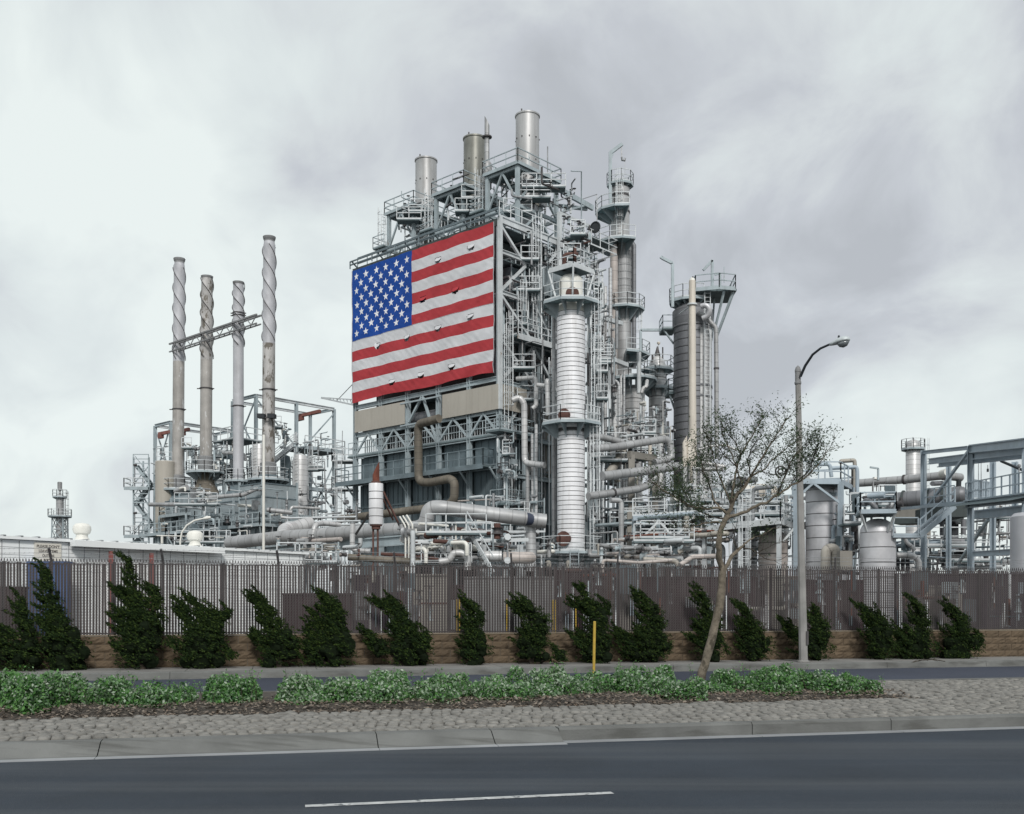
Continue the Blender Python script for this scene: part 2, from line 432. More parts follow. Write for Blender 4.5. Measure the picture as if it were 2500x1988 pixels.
def ring_platform(parent, c, z, ri, ro, a0=0, a1=360, seg=8, m='bluesteel', mdeck='deck_teal', rail='palesteel', brk=.9, gap=None):
    """walkway round a column: deck, brackets and railing as parts"""
    c = V((c[0], c[1], 0)); full = abs(a1-a0) >= 359
    an = [math.radians(a0+(a1-a0)*i/seg) for i in range(seg+(0 if full else 1))]
    d = MB(); n = len(an)
    O = [c+V((math.cos(a)*ro, math.sin(a)*ro, 0)) for a in an]; I = [c+V((math.cos(a)*ri, math.sin(a)*ri, 0)) for a in an]
    for i in range(n if full else n-1):
        j = (i+1) % n
        vs = [I[i], I[j], O[j], O[i]]
        lo = [v+V((0, 0, z-.06)) for v in vs]; hi = [v+V((0, 0, z)) for v in vs]
        d.add(lo+hi, [(3, 2, 1, 0), (4, 5, 6, 7), (0, 1, 5, 4), (2, 3, 7, 6), (0, 4, 7, 3), (1, 2, 6, 5)])
    part('platform_deck', d, mdeck, parent)
    e = MB()
    for i in range(n if full else n-1):
        e.bar(O[i]+V((0, 0, z-.08)), O[(i+1) % n]+V((0, 0, z-.08)), .05, .19)
    if not full:
        e.bar(I[0]+V((0, 0, z-.10)), O[0]+V((0, 0, z-.10)), .05, .24); e.bar(I[-1]+V((0, 0, z-.10)), O[-1]+V((0, 0, z-.10)), .05, .24)
    part('platform_edge', e, m, parent)
    b = MB()
    for i in range(n):
        a = an[i]; u = V((math.cos(a), math.sin(a), 0)); sd = V((-u.y, u.x, 0))*.02
        p0 = c+u*ri+V((0, 0, z-.06)); p1 = c+u*(ro-.03)+V((0, 0, z-.06)); p2 = c+u*ri+V((0, 0, z-.06-brk)); p3 = c+u*(ro-.03)+V((0, 0, z-.2))
        b.add([p0-sd, p1-sd, p3-sd, p2-sd, p0+sd, p1+sd, p3+sd, p2+sd], [(0, 1, 2, 3), (7, 6, 5, 4), (0, 4, 5, 1), (1, 5, 6, 2), (2, 6, 7, 3), (3, 7, 4, 0)])
    part('bracket', b, m, parent)
    P = [o+V((0, 0, z)) for o in O]
    if full and gap is not None: P = P[gap+1:]+P[:gap+1]; part('railing', rail_mb(P, False), rail, parent)
    else: part('railing', rail_mb(P, full), rail, parent)

PIPE_TAGS = set()
def pipe(label, pts, w, m='clad', fil=None, n=12, cat='pipe', name='pipe', group=None, flanges=(), fm='galvdark'):
    """pipe through pixel stations (px, py, Y); w = apparent width in photo pixels at the first station"""
    P = [at(*p) for p in pts]; r = w/2*pts[0][2]/FPX
    mb = MB().tube(P, r, n, fil if fil is not None else r*2.6)
    o = part(name, mb, m, None, at_=P[0]); tag(o, label, cat, group)
    for i, u in flanges:
        c = P[i].lerp(P[i+1], u); d = (P[i+1]-P[i]).normalized()
        part('flange', MB().tube([c-d*.07, c+d*.07], r*1.22, n), fm, o)
    return o
# ================================================================== SETTING
def sheet(name, quad, m, z=None, kind='structure'):
    mb = MB(); mb.add([V(q) for q in quad], [(0, 1, 2, 3)]); o = part(name, mb, m); o['kind'] = kind; return o
sheet('ground', [(-3000, -300, -.05), (3000, -300, -.05), (3000, 3500, -.05), (-3000, 3500, -.05)], 'groundfar')
def strip(name, t0, t1, z, m, s0=-90, s1=140):
    return sheet(name, [ST(s0, t0, z), ST(s1, t0, z), ST(s1, t1, z), ST(s0, t1, z)], m)
strip('road', -12, 11.86, 0, 'asphalt')
strip('far_road', 18.70, 24.15, 0, 'asphalt_far')
strip('plant_yard', 26.7, 260, -.01, 'yard', -400, 500)

def extr(name, prof, s0, s1, m, parent=None, kind=None):
    """profile [(t,z)...] swept along the street between s0 and s1"""
    mb = MB(); n = len(prof)
    vs = [ST(s0, t, z) for t, z in prof]+[ST(s1, t, z) for t, z in prof]
    fs = [(i, (i+1) % n, n+(i+1) % n, n+i) for i in range(n)]+[tuple(range(n))[::-1], tuple(range(n, 2*n))]
    mb.add(vs, fs); o = part(name, mb, m, parent, kind=kind, at_=ST(s0, prof[0][0], 0)); return o

# near kerb: a sloped stretch up to the pale joint, then a square kerb with gutter
kerb = bpy.data.objects.new('kerb', None); COL.objects.link(kerb); kerb['kind'] = 'structure'; kerb.location = ST(0, 12)
sj = s_at(1372, 12.0)
joints = [s_at(240, 12.0)-2*3.15, s_at(240, 12.0)-3.15, s_at(240, 12.0), s_at(922, 12.0), s_at(1206, 12.0), sj]
joints = [joints[0]-3.15*k for k in (6, 5, 4, 3, 2, 1)]+joints
slope = [(11.86, -.02), (11.86, .012), (11.93, .016), (12.10, .105), (12.16, .138), (12.34, .15), (12.34, -.02)]
for a, b in zip(joints, joints[1:]): extr('kerb_section', slope, a+.006, b-.006, 'concrete', kerb)
sq = [(12.14, -.02), (12.14, .125), (12.165, .15), (12.34, .15), (12.34, -.02)]
for a, b in zip(joints, joints[1:]): extr('gutter_section', [(11.74, -.02), (11.74, .006), (11.855, .012), (11.855, -.02)], a+.003, b-.003, 'gutter_edge', kerb)
gu = [(11.86, -.02), (11.86, .010), (12.137, -.004), (12.137, -.02)]
js = [sj, s_at(1840, 12.1), s_at(2180, 12.1)]; step = js[2]-js[1]
while js[-1] < 60: js.append(js[-1]+3.05)
for a, b in zip(js, js[1:]):
    extr('kerb_section', sq, a+.006, b-.005, 'concrete', kerb); extr('gutter_section', gu, a+.006, b-.005, 'gutter_edge', kerb)
strip('median', 12.345, 18.42, .118, 'mortar')
k2 = bpy.data.objects.new('median_kerb', None); COL.objects.link(k2); k2['kind'] = 'structure'; k2.location = ST(0, 18.5)
k3 = bpy.data.objects.new('sidewalk_kerb', None); COL.objects.link(k3); k3['kind'] = 'structure'; k3.location = ST(0, 24.4)
s = -45.0
while s < 80:
    extr('kerb_section', [(18.43, -.02), (18.43, .15), (18.60, .15), (18.62, .12), (18.64, -.02)], s+.005, s+3.045, 'concrete', k2)
    extr('kerb_section', [(24.17, -.02), (24.17, .008), (24.42, .0), (24.44, .13), (24.47, .15), (24.62, .15), (24.62, -.02)], s+.005, s+3.045, 'concrete', k3)
    s += 3.05
side = bpy.data.objects.new('sidewalk', None); COL.objects.link(side); side['kind'] = 'structure'; side.location = ST(0, 25)
s = -44.0
while s < 80:
    extr('slab', [(24.63, -.02), (24.63, .147), (26.36, .149), (26.36, -.02)], s+.006, s+1.494, 'walk', side); s += 1.5

mk = MB()
def paint(s0, s1, t0, t1, z=.004): mk.add([ST(s0, t0, z), ST(s1, t0, z), ST(s1, t1, z), ST(s0, t1, z)], [(0, 1, 2, 3)])
o = s_at(745, 8.6); e = s_at(1503, 8.6)
lane = bpy.data.objects.new('lane_marking', None); COL.objects.link(lane); lane['kind'] = 'structure'; lane.location = ST(0, 8.6)
for k in (-4, -3, -2, -1, 0, 1, 2, 3, 4):
    m_ = MB(); a = o+k*9.0
    vs = [ST(a, 8.55, .004), ST(a+2.66, 8.55, .004), ST(a+2.66, 8.65, .004), ST(a, 8.65, .004)]
    m_.add(vs, [(0, 1, 2, 3)]); part('dash', m_, 'paint', lane)
m_ = MB(); m_.add([ST(-60, 19.05, .004), ST(100, 19.05, .004), ST(100, 19.17, .004), ST(-60, 19.17, .004)], [(0, 1, 2, 3)])
o = part('edge_line', m_, 'paint'); o['kind'] = 'structure'

# planting bed: a low mound of soil in the median
bed_s0, bed_s1, bt0, bt1 = -40.0, s_at(2125, 16.2), 14.85, 18.3
mb = MB(); nx, ny = 260, 22; vs = []
for j in range(ny+1):
    for i in range(nx+1):
        s = bed_s0+(bed_s1-bed_s0)*i/nx; t = bt0+(bt1-bt0)*j/ny; w = j/ny
        ed = min(1, w*5, (1-w)*6, (bed_s1-s)*2); edge = .10*noise.noise(V((s*.9, t*.3, 3)))
        z = .125+.085*ed+.03*noise.noise(V((s*1.7, t*2.2, 0)))*ed+.02*noise.noise(V((s*7, t*7, 5)))*ed
        if j == 0: t += edge*1.6-.05
        vs.append(ST(s, t, z))
mb.add(vs, [(j*(nx+1)+i, j*(nx+1)+i+1, (j+1)*(nx+1)+i+1, (j+1)*(nx+1)+i) for j in range(ny) for i in range(nx)], True)
o = part('planting_bed', mb, 'soil'); o['kind'] = 'structure'
def bed_z(s, t): return .20
mb = MB()
for i in range(9000):
    s = rnd.uniform(s_at(-60, 15), bed_s1); t = 14.8+abs(rnd.gauss(0, .75))
    if t > 18.2: continue
    p = ST(s, t, .135+min(.085, max(0, (t-14.9))*.25)+rnd.uniform(0, .03)); a = rnd.uniform(0, 6.28); l = rnd.uniform(.012, .045); w = l*rnd.uniform(.25, .7)
    u = V((math.cos(a), math.sin(a), rnd.uniform(-.4, .5)))*l; v = V((-math.sin(a), math.cos(a), rnd.uniform(-.3, .3)))*w
    mb.add([p-u, p+v, p+u, p-v], [(0, 1, 2, 3)])
o = part('leaf_litter', mb, 'litter'); o['kind'] = 'stuff'; tag(o, 'dry brown leaf litter and bark chips covering the median planting bed', 'leaf litter')

# cobbles -------------------------------------------------------------
def cobble_mesh(i):
    r = random.Random(100+i); mb = MB(); n = 10; rings = []
    for k, (f, z) in enumerate(((1.0, 0), (.985, .030), (.88, .050), (.45, .058))):
        ring = []
        for j in range(n):
            a = 2*math.pi*(j+r.uniform(-.12, .12)*0)/n+.35; q = 4.2
            c_, s_ = math.cos(a), math.sin(a); rad = 1/((abs(c_)**q+abs(s_)**q)**(1/q))
            rr = random.Random(i*50+j); jit = rr.uniform(.88, 1.05)
            ring.append(V((c_*rad*.070*f*jit, s_*rad*.098*f*jit, z+(.006*r.uniform(-1, 1) if k > 1 else 0))))
        rings.append(ring)
    vs = [v for q in rings for v in q]+[V((0, 0, .060))]
    fs = [(k*n+j, k*n+(j+1) % n, (k+1)*n+(j+1) % n, (k+1)*n+j) for k in range(3) for j in range(n)]+[(3*n+j, 3*n+(j+1) % n, 4*n) for j in range(n)]
    mb.add(vs, fs, True); return mb
cvar = [cobble_mesh(i) for i in range(7)]; cmesh = [c.mesh('cobble', 'cobble') for c in cvar]
pav = bpy.data.objects.new('cobble_paving', None); COL.objects.link(pav); pav['kind'] = 'structure'; pav.location = ST(0, 13, .118)
cells = []
t = 12.50; row = 0
while t < 18.4:
    s = -24.0+(.073 if row % 2 else 0)+.05*math.sin(row)
    while s < 34:
        tt = t+.05*math.sin(s*1.9+row)+rnd.uniform(-.02, .02)
        if tt < 18.32 and not (s < bed_s1+.05 and tt > 14.80+.06*math.sin(s*2.1)):
            P = ST(s+rnd.uniform(-.012, .012), tt, .118); px = 1250+P.x/P.y*FPX
            inview = -80 < px < 2580
            cells.append((0 if inview else 1, P.y, P, rnd.randrange(7), rnd.uniform(-.12, .12), rnd.uniform(.95, 1.07), rnd.uniform(.45, .9)))
        s += .146
    t += .195; row += 1
cells.sort(key=lambda c: (c[0], c[1]))
ang0 = math.atan2(UR.y, UR.x)
rest = MB()
for i, (q, y, P, k, a, sc, hz) in enumerate(cells):
    if i < 300: shared('cobble', cmesh[k], P, pav, (0, 0, ang0+a), (sc, sc, hz))
    else:
        if q and (P.x < -14 or P.x > 30): continue
        ca, sa = math.cos(ang0+a)*sc, math.sin(ang0+a)*sc
        rest.add([V((P.x+v.x*ca-v.y*sa, P.y+v.x*sa+v.y*ca, P.z+v.z*hz)) for v in cvar[k].v], cvar[k].f, True)
part('cobbles', rest, 'cobble', pav, kind='stuff')

# ================================================================== BLOCK WALL + SLATTED FENCE
TF = 26.42
s0w, s1w = s_at(-60, TF), s_at(2570, TF)
wall = thing('block_wall', 'low tan split-face block wall running along the sidewalk under the slatted fence', 'wall', ST(0, TF, .15))
def block_mesh(i):
    r = random.Random(500+i); mb = MB(); nx, nz = 6, 4; w, h = .436, .186; fr = []; 
    for k in range(nz+1):
        for j in range(nx+1):
            e = (j in (0, nx)) or (k in (0, nz)); fr.append(V((w*j/nx, (0 if e else -r.uniform(.008, .035)), h*k/nz)))
    bk = [V((x, .19, z)) for x, z in ((0, 0), (w, 0), (w, h), (0, h))]
    m = nx+1; fs = [(k*m+j, k*m+j+1, (k+1)*m+j+1, (k+1)*m+j) for k in range(nz) for j in range(nx)]
    n0 = len(fr); c = [0, nx, nz*m+nx, nz*m]
    fs += [(c[3], c[2], n0+2, n0+3), (c[0], n0+0, n0+1, c[1]), (c[0], c[3], n0+3, n0+0), (c[1], n0+1, n0+2, c[2])]
    mb.add(fr+bk, fs); return mb.mesh('block', 'block')
bm = [block_mesh(i) for i in range(6)]
nb = int((s1w-s0w)/.445)+1; count = 0
for c in range(4):
    for i in range(nb):
        s = s0w+i*.445+(.22 if c % 2 else 0)
        shared('block', bm[rnd.randrange(6)], ST(s, TF-.10+rnd.uniform(-.004, .004), .150+c*.193), wall, (0, 0, ang0)); count += 1
part('mortar_core', MB().obox(ST(s0w-.2, TF-.085, .14), UR*(s1w-s0w+.6), NR*.15, V((0, 0, .775))), 'mortar', wall)
part('coping', MB().obox(ST(s0w-.2, TF-.115, .922), UR*(s1w-s0w+.6), NR*.21, V((0, 0, .03))), 'blocktop', wall)

FZ0, FZ1 = .955, 2.72
fence = thing('slatted_fence', 'long chain-link fence with dark brown vertical slats standing on the tan block wall', 'fence', ST(0, TF, FZ0))
sl = MB().box((-.0228, -.004, 0), (.0228, .004, 1)).mesh('slat', 'slat')
pitch = .0705; n = int((s1w-s0w)/pitch); rest = MB(); k = 0
for i in range(n):
    s = s0w+i*pitch+rnd.uniform(-.004, .004); top = FZ1-.03+rnd.uniform(-.02, .02); a = ang0+rnd.uniform(-.25, .25)
    P = ST(s, TF, FZ0); w = rnd.uniform(.88, 1.1)
    px = 1250+P.x/P.y*FPX
    if rnd.random() < .012: continue
    if px >= -5 and k < 300: shared('slat', sl, P, fence, (rnd.uniform(-.006, .006), rnd.uniform(-.006, .006), a), (w, 1, top-FZ0)); k += 1
    else:
        u = V((math.cos(a), math.sin(a), 0))*.021*w; v = V((-math.sin(a), math.cos(a), 0))*.004; b = P-u-v
        rest.obox(b, u*2, v*2, V((0, 0, top-FZ0)))
part('slats', rest, 'slat', fence, kind='stuff')
# woven wire: two sets of diagonals plus the knuckles at the top
wi = MB(); dz = FZ1-FZ0; pitchw = .068
m = int((s1w-s0w+dz)/pitchw)
for sgn, off in ((1, -.009), (-1, .009)):
    for i in range(-int(dz/pitchw), m):
        s = s0w+i*pitchw; sa, sb = (s, s+dz*.98) if sgn > 0 else (s+dz*.98, s)
        wi.bar(ST(sa, TF+off, FZ0), ST(sb, TF+off, FZ1+.03), .0048, .0048)
part('wire_mesh', wi, 'wire', fence, kind='stuff')
kn = MB()
for i in range(int((s1w-s0w)/.068)):
    s = s0w+i*.068; kn.bar(ST(s, TF, FZ1-.02), ST(s+.014, TF, FZ1+.065+rnd.uniform(-.01, .01)), .012, .012); kn.bar(ST(s+.034, TF, FZ1-.02), ST(s+.018, TF, FZ1+.06), .012, .012)
part('wire_ends', kn, 'galvdark', fence, kind='stuff')
posts = [125-277, 125, 398, 680, 965, 1250, 1510, 1770, 2040, 2290, 2520]
for px in posts:
    s = s_at(px, TF)
    fp = part('fence_post', MB().tube([ST(s, TF+.05, .9), ST(s, TF+.05, FZ1+.02)], .035, 8), 'galvdark', fence)
    for extra in (1.42,):
        part('fence_post', MB().tube([ST(s+extra, TF+.05, .9), ST(s+extra, TF+.05, FZ1)], .04, 8), 'galvdark', fence)
    q = ST(s, TF+.05, FZ1+.0)
    part('barbed_wire_arm', MB().bar(q, q+V((-.045, 0, .33))-NR*.12, .045, .05), 'galvdark', fp)
part('bottom_rail', MB().tube([ST(s0w, TF+.03, FZ0+.03), ST(s1w, TF+.03, FZ0+.03)], .02, 6), 'galvdark', fence)
part('top_wire', MB().tube([ST(s0w, TF+.015, FZ1-.05), ST(s1w, TF+.015, FZ1-.05)], .012, 5), 'galvdark', fence)
for k in range(3):
    w_ = MB(); z = FZ1+.10+k*.105; t = TF-.0-.04*k; P = []
    for i in range(0, len(posts)):
        s = s_at(posts[i], TF); P.append(ST(s, t, z)); P.append(ST(s+1.4, t, z-.02))
    w_.tube(P, .0045, 4)
    for i in range(len(P)-1):
        for j in range(10):
            a = P[i].lerp(P[i+1], (j+.5)/10); w_.bar(a-V((.012, 0, .02)), a+V((.012, 0, .02)), .004, .004)
    part('barbed_wire', w_, 'galv', fence)

# ================================================================== JUNIPERS
def juniper(label, lobes, base, TJ=25.75, tufts=1.0):
    """lobes: (x0,y0,x1,y1,w0,w1) foot and tip of a sweeping mass in photo pixels with its half widths"""
    s = s_at(base[0], TJ); B = ST(s, TJ, .15); th = thing('juniper', label, 'juniper bush', B, 'wind-swept junipers along the block wall')
    Y = B.y
    def W_(px, py): return V(((px-1250)/FPX*Y, Y, CAMH+(HOR-py)/FPX*Y))
    trunk = MB(); core = MB(); leaf = MB(); k = Y/FPX
    for x0, y0, x1, y1, w0, w1 in lobes:
        w0 *= 1.08 if y0 > 1584 else .90; w1 *= .86
        P0, P1 = W_(x0, y0), W_(x1, y1); L = (P1-P0).length
        trunk.tube([B+V((rnd.uniform(-.05, .05), 0, -.03)), B.lerp(P0, .5)+V((0, .03, .02)), P0.lerp(P1, .8)], [.05, .035, .012], 6)
        # lumpy dark blobs standing in for the shaded inside of the bush
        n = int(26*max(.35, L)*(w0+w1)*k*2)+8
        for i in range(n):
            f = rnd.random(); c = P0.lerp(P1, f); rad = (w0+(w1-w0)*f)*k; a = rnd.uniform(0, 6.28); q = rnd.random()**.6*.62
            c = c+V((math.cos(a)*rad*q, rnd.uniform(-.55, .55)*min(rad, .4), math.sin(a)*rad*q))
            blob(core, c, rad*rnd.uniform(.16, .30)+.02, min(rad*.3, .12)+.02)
        ns = int(95*max(.35, L)*(w0+w1)*k*2.4*tufts)+26
        for i in range(ns):
            f = rnd.random()**.9; c = P0.lerp(P1, f); rad = (w0+(w1-w0)*f)*k
            a = rnd.uniform(0, 2*math.pi); q = rnd.uniform(.35, 1.0); dy = -math.sqrt(max(0, 1-q*q))*min(rad, .45)*rnd.uniform(.6, 1.15)
            if rnd.random() < .25: dy = -dy
            c = c+V((math.cos(a)*rad*q, dy, math.sin(a)*rad*q*.95))
            if c.z < .17: c.z = .17+rnd.uniform(0, .1)
            d = V((-.85+rnd.uniform(-.15, .35), rnd.uniform(-.35, .1), .40+rnd.uniform(-.30, .22))).normalized()
            spray(leaf, c, d, rnd.uniform(.13, .30)*(1 if rad > .12 else .7))
        for i in range(int(3+L*7)):       # tongues of foliage swept out of the mass by the wind
            f = rnd.random(); c = P0.lerp(P1, f); rad = (w0+(w1-w0)*f)*k; a = rnd.uniform(math.pi*.35, math.pi*1.15) if rnd.random() < .8 else rnd.uniform(0, 6.28)
            c = c+V((math.cos(a)*rad*.85, rnd.uniform(-.9, .3)*min(rad, .4), math.sin(a)*rad*.8)); d = V((-.85+rnd.uniform(-.1, .3), rnd.uniform(-.3, .1), .45+rnd.uniform(-.25, .25))).normalized(); TL = rnd.uniform(.16, .34)
            for j in range(11):
                u = j/10; q = c+d*TL*u+V((0, 0, .06*u*u)); w_ = .055*(1-u)+.008
                spray(leaf, q+V((rnd.uniform(-w_, w_), rnd.uniform(-w_, w_), rnd.uniform(-w_, w_))), d, .12)
    part('trunk', trunk, 'barkdark', th); part('shade_lumps', core, 'juniper_core', th, kind='stuff'); part('foliage', leaf, 'juniper', th)
    return th
_ico = None
def blob(mb, c, r, ry):
    n, m = 7, 5; vs = []
    for i in range(m+1):
        ph = math.pi*i/m
        for j in range(n):
            a = 2*math.pi*j/n; d = V((math.cos(a)*math.sin(ph), math.sin(a)*math.sin(ph), math.cos(ph)))
            q = 1+.25*noise.noise(c*3+d*2); z = c.z+d.z*r*q
            vs.append(V((c.x+d.x*r*q, c.y+d.y*ry*q, max(.12, z))))
    mb.add(vs, [(i*n+j, i*n+(j+1) % n, (i+1)*n+(j+1) % n, (i+1)*n+j) for i in range(m) for j in range(n)], False)
def spray(mb, c, d, L):
    side = d.cross(V((0, -1, 0))).normalized(); up = side.cross(d)
    for i in range(12):
        f = rnd.random(); r = .042*(1-f*.8)+.006
        p = c+d*(L*(f-.45))+side*rnd.uniform(-r, r)+up*rnd.uniform(-r, r)
        dd = (d+side*rnd.uniform(-.55, .55)+V((0, rnd.uniform(-.5, .3), 0))).normalized(); l = rnd.uniform(.036, .078); w = l*.19
        x = dd.cross(V((rnd.uniform(-1, 1), -1, rnd.uniform(-1, 1)))).normalized()*w
        mb.add([p-x*.4, p+dd*l*.5-x, p+dd*l, p+dd*l*.45+x], [(0, 1, 2, 3)])
JUN = [
 ('dark green juniper stub cut off by the left photo edge, lowest of the row', [(10, 1610, -5, 1530, 34, 14), (-30, 1600, -40, 1500, 40, 20)], (0, 1632)),
 ('small narrow juniper with a slim pointed top beside the tallest left cone', [(60, 1620, 70, 1560, 52, 36), (75, 1560, 55, 1462, 30, 8)], (60, 1632)),
 ('tall dark juniper cone with broad right-bulging base below the sign on the shed', [(160, 1600, 150, 1570, 76, 62), (160, 1570, 132, 1490, 48, 30), (140, 1490, 114, 1386, 26, 6)], (160, 1634)),
 ('tallest three-topped juniper with a leaning spike rising above the fence top', [(340, 1600, 350, 1545, 60, 55), (360, 1560, 340, 1470, 46, 28), (345, 1480, 314, 1364, 22, 6), (345, 1500, 286, 1436, 24, 9), (385, 1540, 384, 1436, 30, 10), (330, 1580, 286, 1482, 26, 8)], (350, 1634)),
 ('broad juniper with a ragged two-humped crown, immediately right of the three-topped one', [(490, 1605, 500, 1560, 68, 62), (510, 1560, 530, 1500, 40, 24), (480, 1560, 450, 1474, 28, 7), (520, 1520, 474, 1464, 22, 6), (520, 1540, 560, 1492, 24, 12), (570, 1605, 555, 1585, 12, 6)], (500, 1632)),
 ('juniper with a long yellow-green crest sloping up left against white shed gaps', [(685, 1600, 690, 1560, 58, 50), (690, 1560, 650, 1490, 36, 20), (650, 1490, 617, 1458, 16, 5), (660, 1590, 618, 1538, 20, 6), (670, 1500, 642, 1464, 14, 6)], (680, 1630)),
 ('juniper with curled top hump in front of the first dark brown backing screen', [(815, 1600, 820, 1560, 66, 52), (820, 1560, 815, 1500, 42, 30), (820, 1500, 786, 1448, 26, 9), (790, 1550, 770, 1500, 22, 6), (840, 1510, 822, 1468, 18, 9), (762, 1600, 756, 1535, 32, 12)], (810, 1628)),
 ('wide arching juniper with a hooked left crest and rounded right shoulder', [(1000, 1600, 1010, 1560, 60, 44), (1010, 1570, 975, 1500, 44, 26), (975, 1500, 922, 1472, 20, 8), (985, 1490, 938, 1464, 14, 6), (940, 1595, 905, 1545, 30, 8), (1030, 1580, 1035, 1550, 32, 20)], (990, 1626)),
 ('slim upright juniper just right of the leftmost yellow bollard', [(1165, 1595, 1160, 1555, 48, 34), (1160, 1560, 1165, 1500, 30, 26), (1165, 1500, 1140, 1476, 24, 9)], (1165, 1622)),
 ('juniper with an overhanging round head and pinched waist, left of the faded marker post', [(1300, 1590, 1305, 1560, 52, 34), (1310, 1560, 1320, 1510, 30, 40), (1310, 1510, 1278, 1466, 34, 10), (1270, 1500, 1262, 1480, 14, 6), (1365, 1605, 1372, 1597, 22, 10)], (1300, 1620)),
 ('tapering pointed juniper directly behind the faded yellow marker post', [(1455, 1590, 1460, 1560, 56, 36), (1460, 1560, 1460, 1500, 34, 34), (1450, 1500, 1418, 1424, 22, 6), (1440, 1580, 1408, 1560, 18, 6), (1450, 1500, 1402, 1478, 14, 5), (1475, 1500, 1486, 1476, 18, 9)], (1455, 1618)),
 ('large juniper with a low left arm, standing left of the leaning tree trunk', [(1590, 1590, 1600, 1550, 44, 44), (1600, 1560, 1595, 1490, 42, 30), (1590, 1490, 1560, 1446, 24, 8), (1570, 1600, 1512, 1540, 40, 8), (1600, 1590, 1640, 1575, 20, 10)], (1590, 1616)),
 ('slender juniper half hidden behind the leaning tree trunk', [(1735, 1590, 1735, 1550, 48, 36), (1735, 1560, 1725, 1490, 34, 22), (1725, 1490, 1711, 1438, 20, 6), (1720, 1575, 1692, 1562, 12, 5), (1745, 1530, 1755, 1510, 22, 10)], (1735, 1614)),
 ('tidy triangular juniper with a straight right slope, midway between trunk and lamp post', [(1850, 1590, 1845, 1560, 50, 38), (1850, 1560, 1830, 1510, 34, 20), (1830, 1510, 1813, 1474, 14, 5), (1830, 1550, 1812, 1528, 16, 6)], (1850, 1612)),
 ('round-backed juniper partly hidden behind the concrete lamp post', [(1985, 1590, 1990, 1560, 50, 46), (2000, 1560, 2005, 1520, 34, 26), (2000, 1520, 1988, 1482, 18, 6), (1950, 1560, 1922, 1524, 26, 10)], (1985, 1610)),
 ('dark sail-shaped juniper with the smooth curved right flank past the lamp post', [(2150, 1590, 2150, 1560, 42, 42), (2150, 1560, 2145, 1520, 40, 34), (2140, 1520, 2102, 1486, 28, 8)], (2150, 1610)),
 ('gappy double-peaked juniper, middle of the three darkest right-hand bushes', [(2235, 1595, 2240, 1560, 60, 48), (2250, 1560, 2245, 1500, 30, 26), (2250, 1500, 2228, 1466, 24, 8), (2210, 1590, 2200, 1545, 30, 10)], (2240, 1608)),
 ('last juniper at the right with a knobbly ear on its right side', [(2340, 1590, 2350, 1560, 60, 50), (2350, 1560, 2345, 1510, 36, 22), (2345, 1510, 2318, 1484, 22, 8), (2385, 1580, 2392, 1552, 18, 14)], (2345, 1608)),
]
for lb, lo, ba in JUN: juniper(lb, lo, ba)

# ================================================================== GROUND-COVER SHRUBS IN THE MEDIAN
def cover(label, px, py0, py1, hw, t=16.4, pale=.5, n=5200, dt=.75):
    s = s_at(px, t); P = ST(s, t, .17); Y = P.y; k = Y/FPX
    th = thing('groundcover_shrub', label, 'shrub', P, 'leafy shrubs in the median planting bed')
    h = max(.3, zat(py1, Y)-.17); hw_ = hw*k; lf = MB(); lp = MB(); st = MB()
    mounds = [(rnd.uniform(-.85, .85)*hw_, rnd.uniform(-.8, .8)*dt, rnd.uniform(.16, .34), rnd.uniform(.45, 1.12)) for _ in range(max(6, int(hw_*16)))]
    mounds.append((0, 0, .34, 1.0))
    for i in range(n):
        mx, my, mr, mh = mounds[rnd.randrange(len(mounds))]
        a = rnd.uniform(0, 2*math.pi); q = rnd.random()**.5; z = rnd.random()
        rad = mr*math.sqrt(max(0, 1-(z*.95)**2))*(.75+.25*q)
        x = mx+math.cos(a)*rad*q**.3; y = my+math.sin(a)*rad*q**.3*.9
        zz = z*h*mh*rnd.uniform(.8, 1.06)
        if abs(x) > hw_*1.08: continue
        p = ST(s+x, t+y, .15+zz)
        tn = V((rnd.uniform(-1, 1), rnd.uniform(-1, .6), rnd.uniform(-.3, 1))).normalized(); u = tn.orthogonal().normalized()
        b = rnd.uniform(0, 6.28); w = tn.cross(u); uu = u*math.cos(b)+w*math.sin(b); ww = tn.cross(uu)
        l = rnd.uniform(.018, .040)
        (lp if rnd.random() < pale*(.35+.65*z) else lf).add([p-uu*l, p+ww*l*.55+tn*.004, p+uu*l, p-ww*l*.55+tn*.004], [(0, 1, 2, 3)])
    for i in range(int(hw_*9)+5):
        x = rnd.uniform(-.95, .95)*hw_; y = rnd.uniform(-.8, .8)*dt; b = ST(s+x, t+y, .15); tp = b+V((rnd.uniform(-.15, .15), rnd.uniform(-.1, .1), h*rnd.uniform(.7, 1.22)))
        st.tube([b, b.lerp(tp, .5)+V((rnd.uniform(-.04, .04), 0, 0)), tp], [.006, .004, .002], 4)
        for j in range(16):
            f = rnd.uniform(.55, 1.02); p = b.lerp(tp, f)+V((rnd.uniform(-.05, .05), rnd.uniform(-.05, .05), rnd.uniform(-.02, .03)))
            l = rnd.uniform(.014, .028); uu = V((rnd.uniform(-1, 1), rnd.uniform(-1, 1), rnd.uniform(-.3, 1))).normalized(); ww = uu.orthogonal().normalized()
            lf.add([p-uu*l, p+ww*l*.5, p+uu*l, p-ww*l*.5], [(0, 1, 2, 3)])
    part('stems', st, 'barkdark', th, kind='stuff'); part('leaves', lf, 'cover', th); part('pale_leaves', lp, 'cover_pale', th)
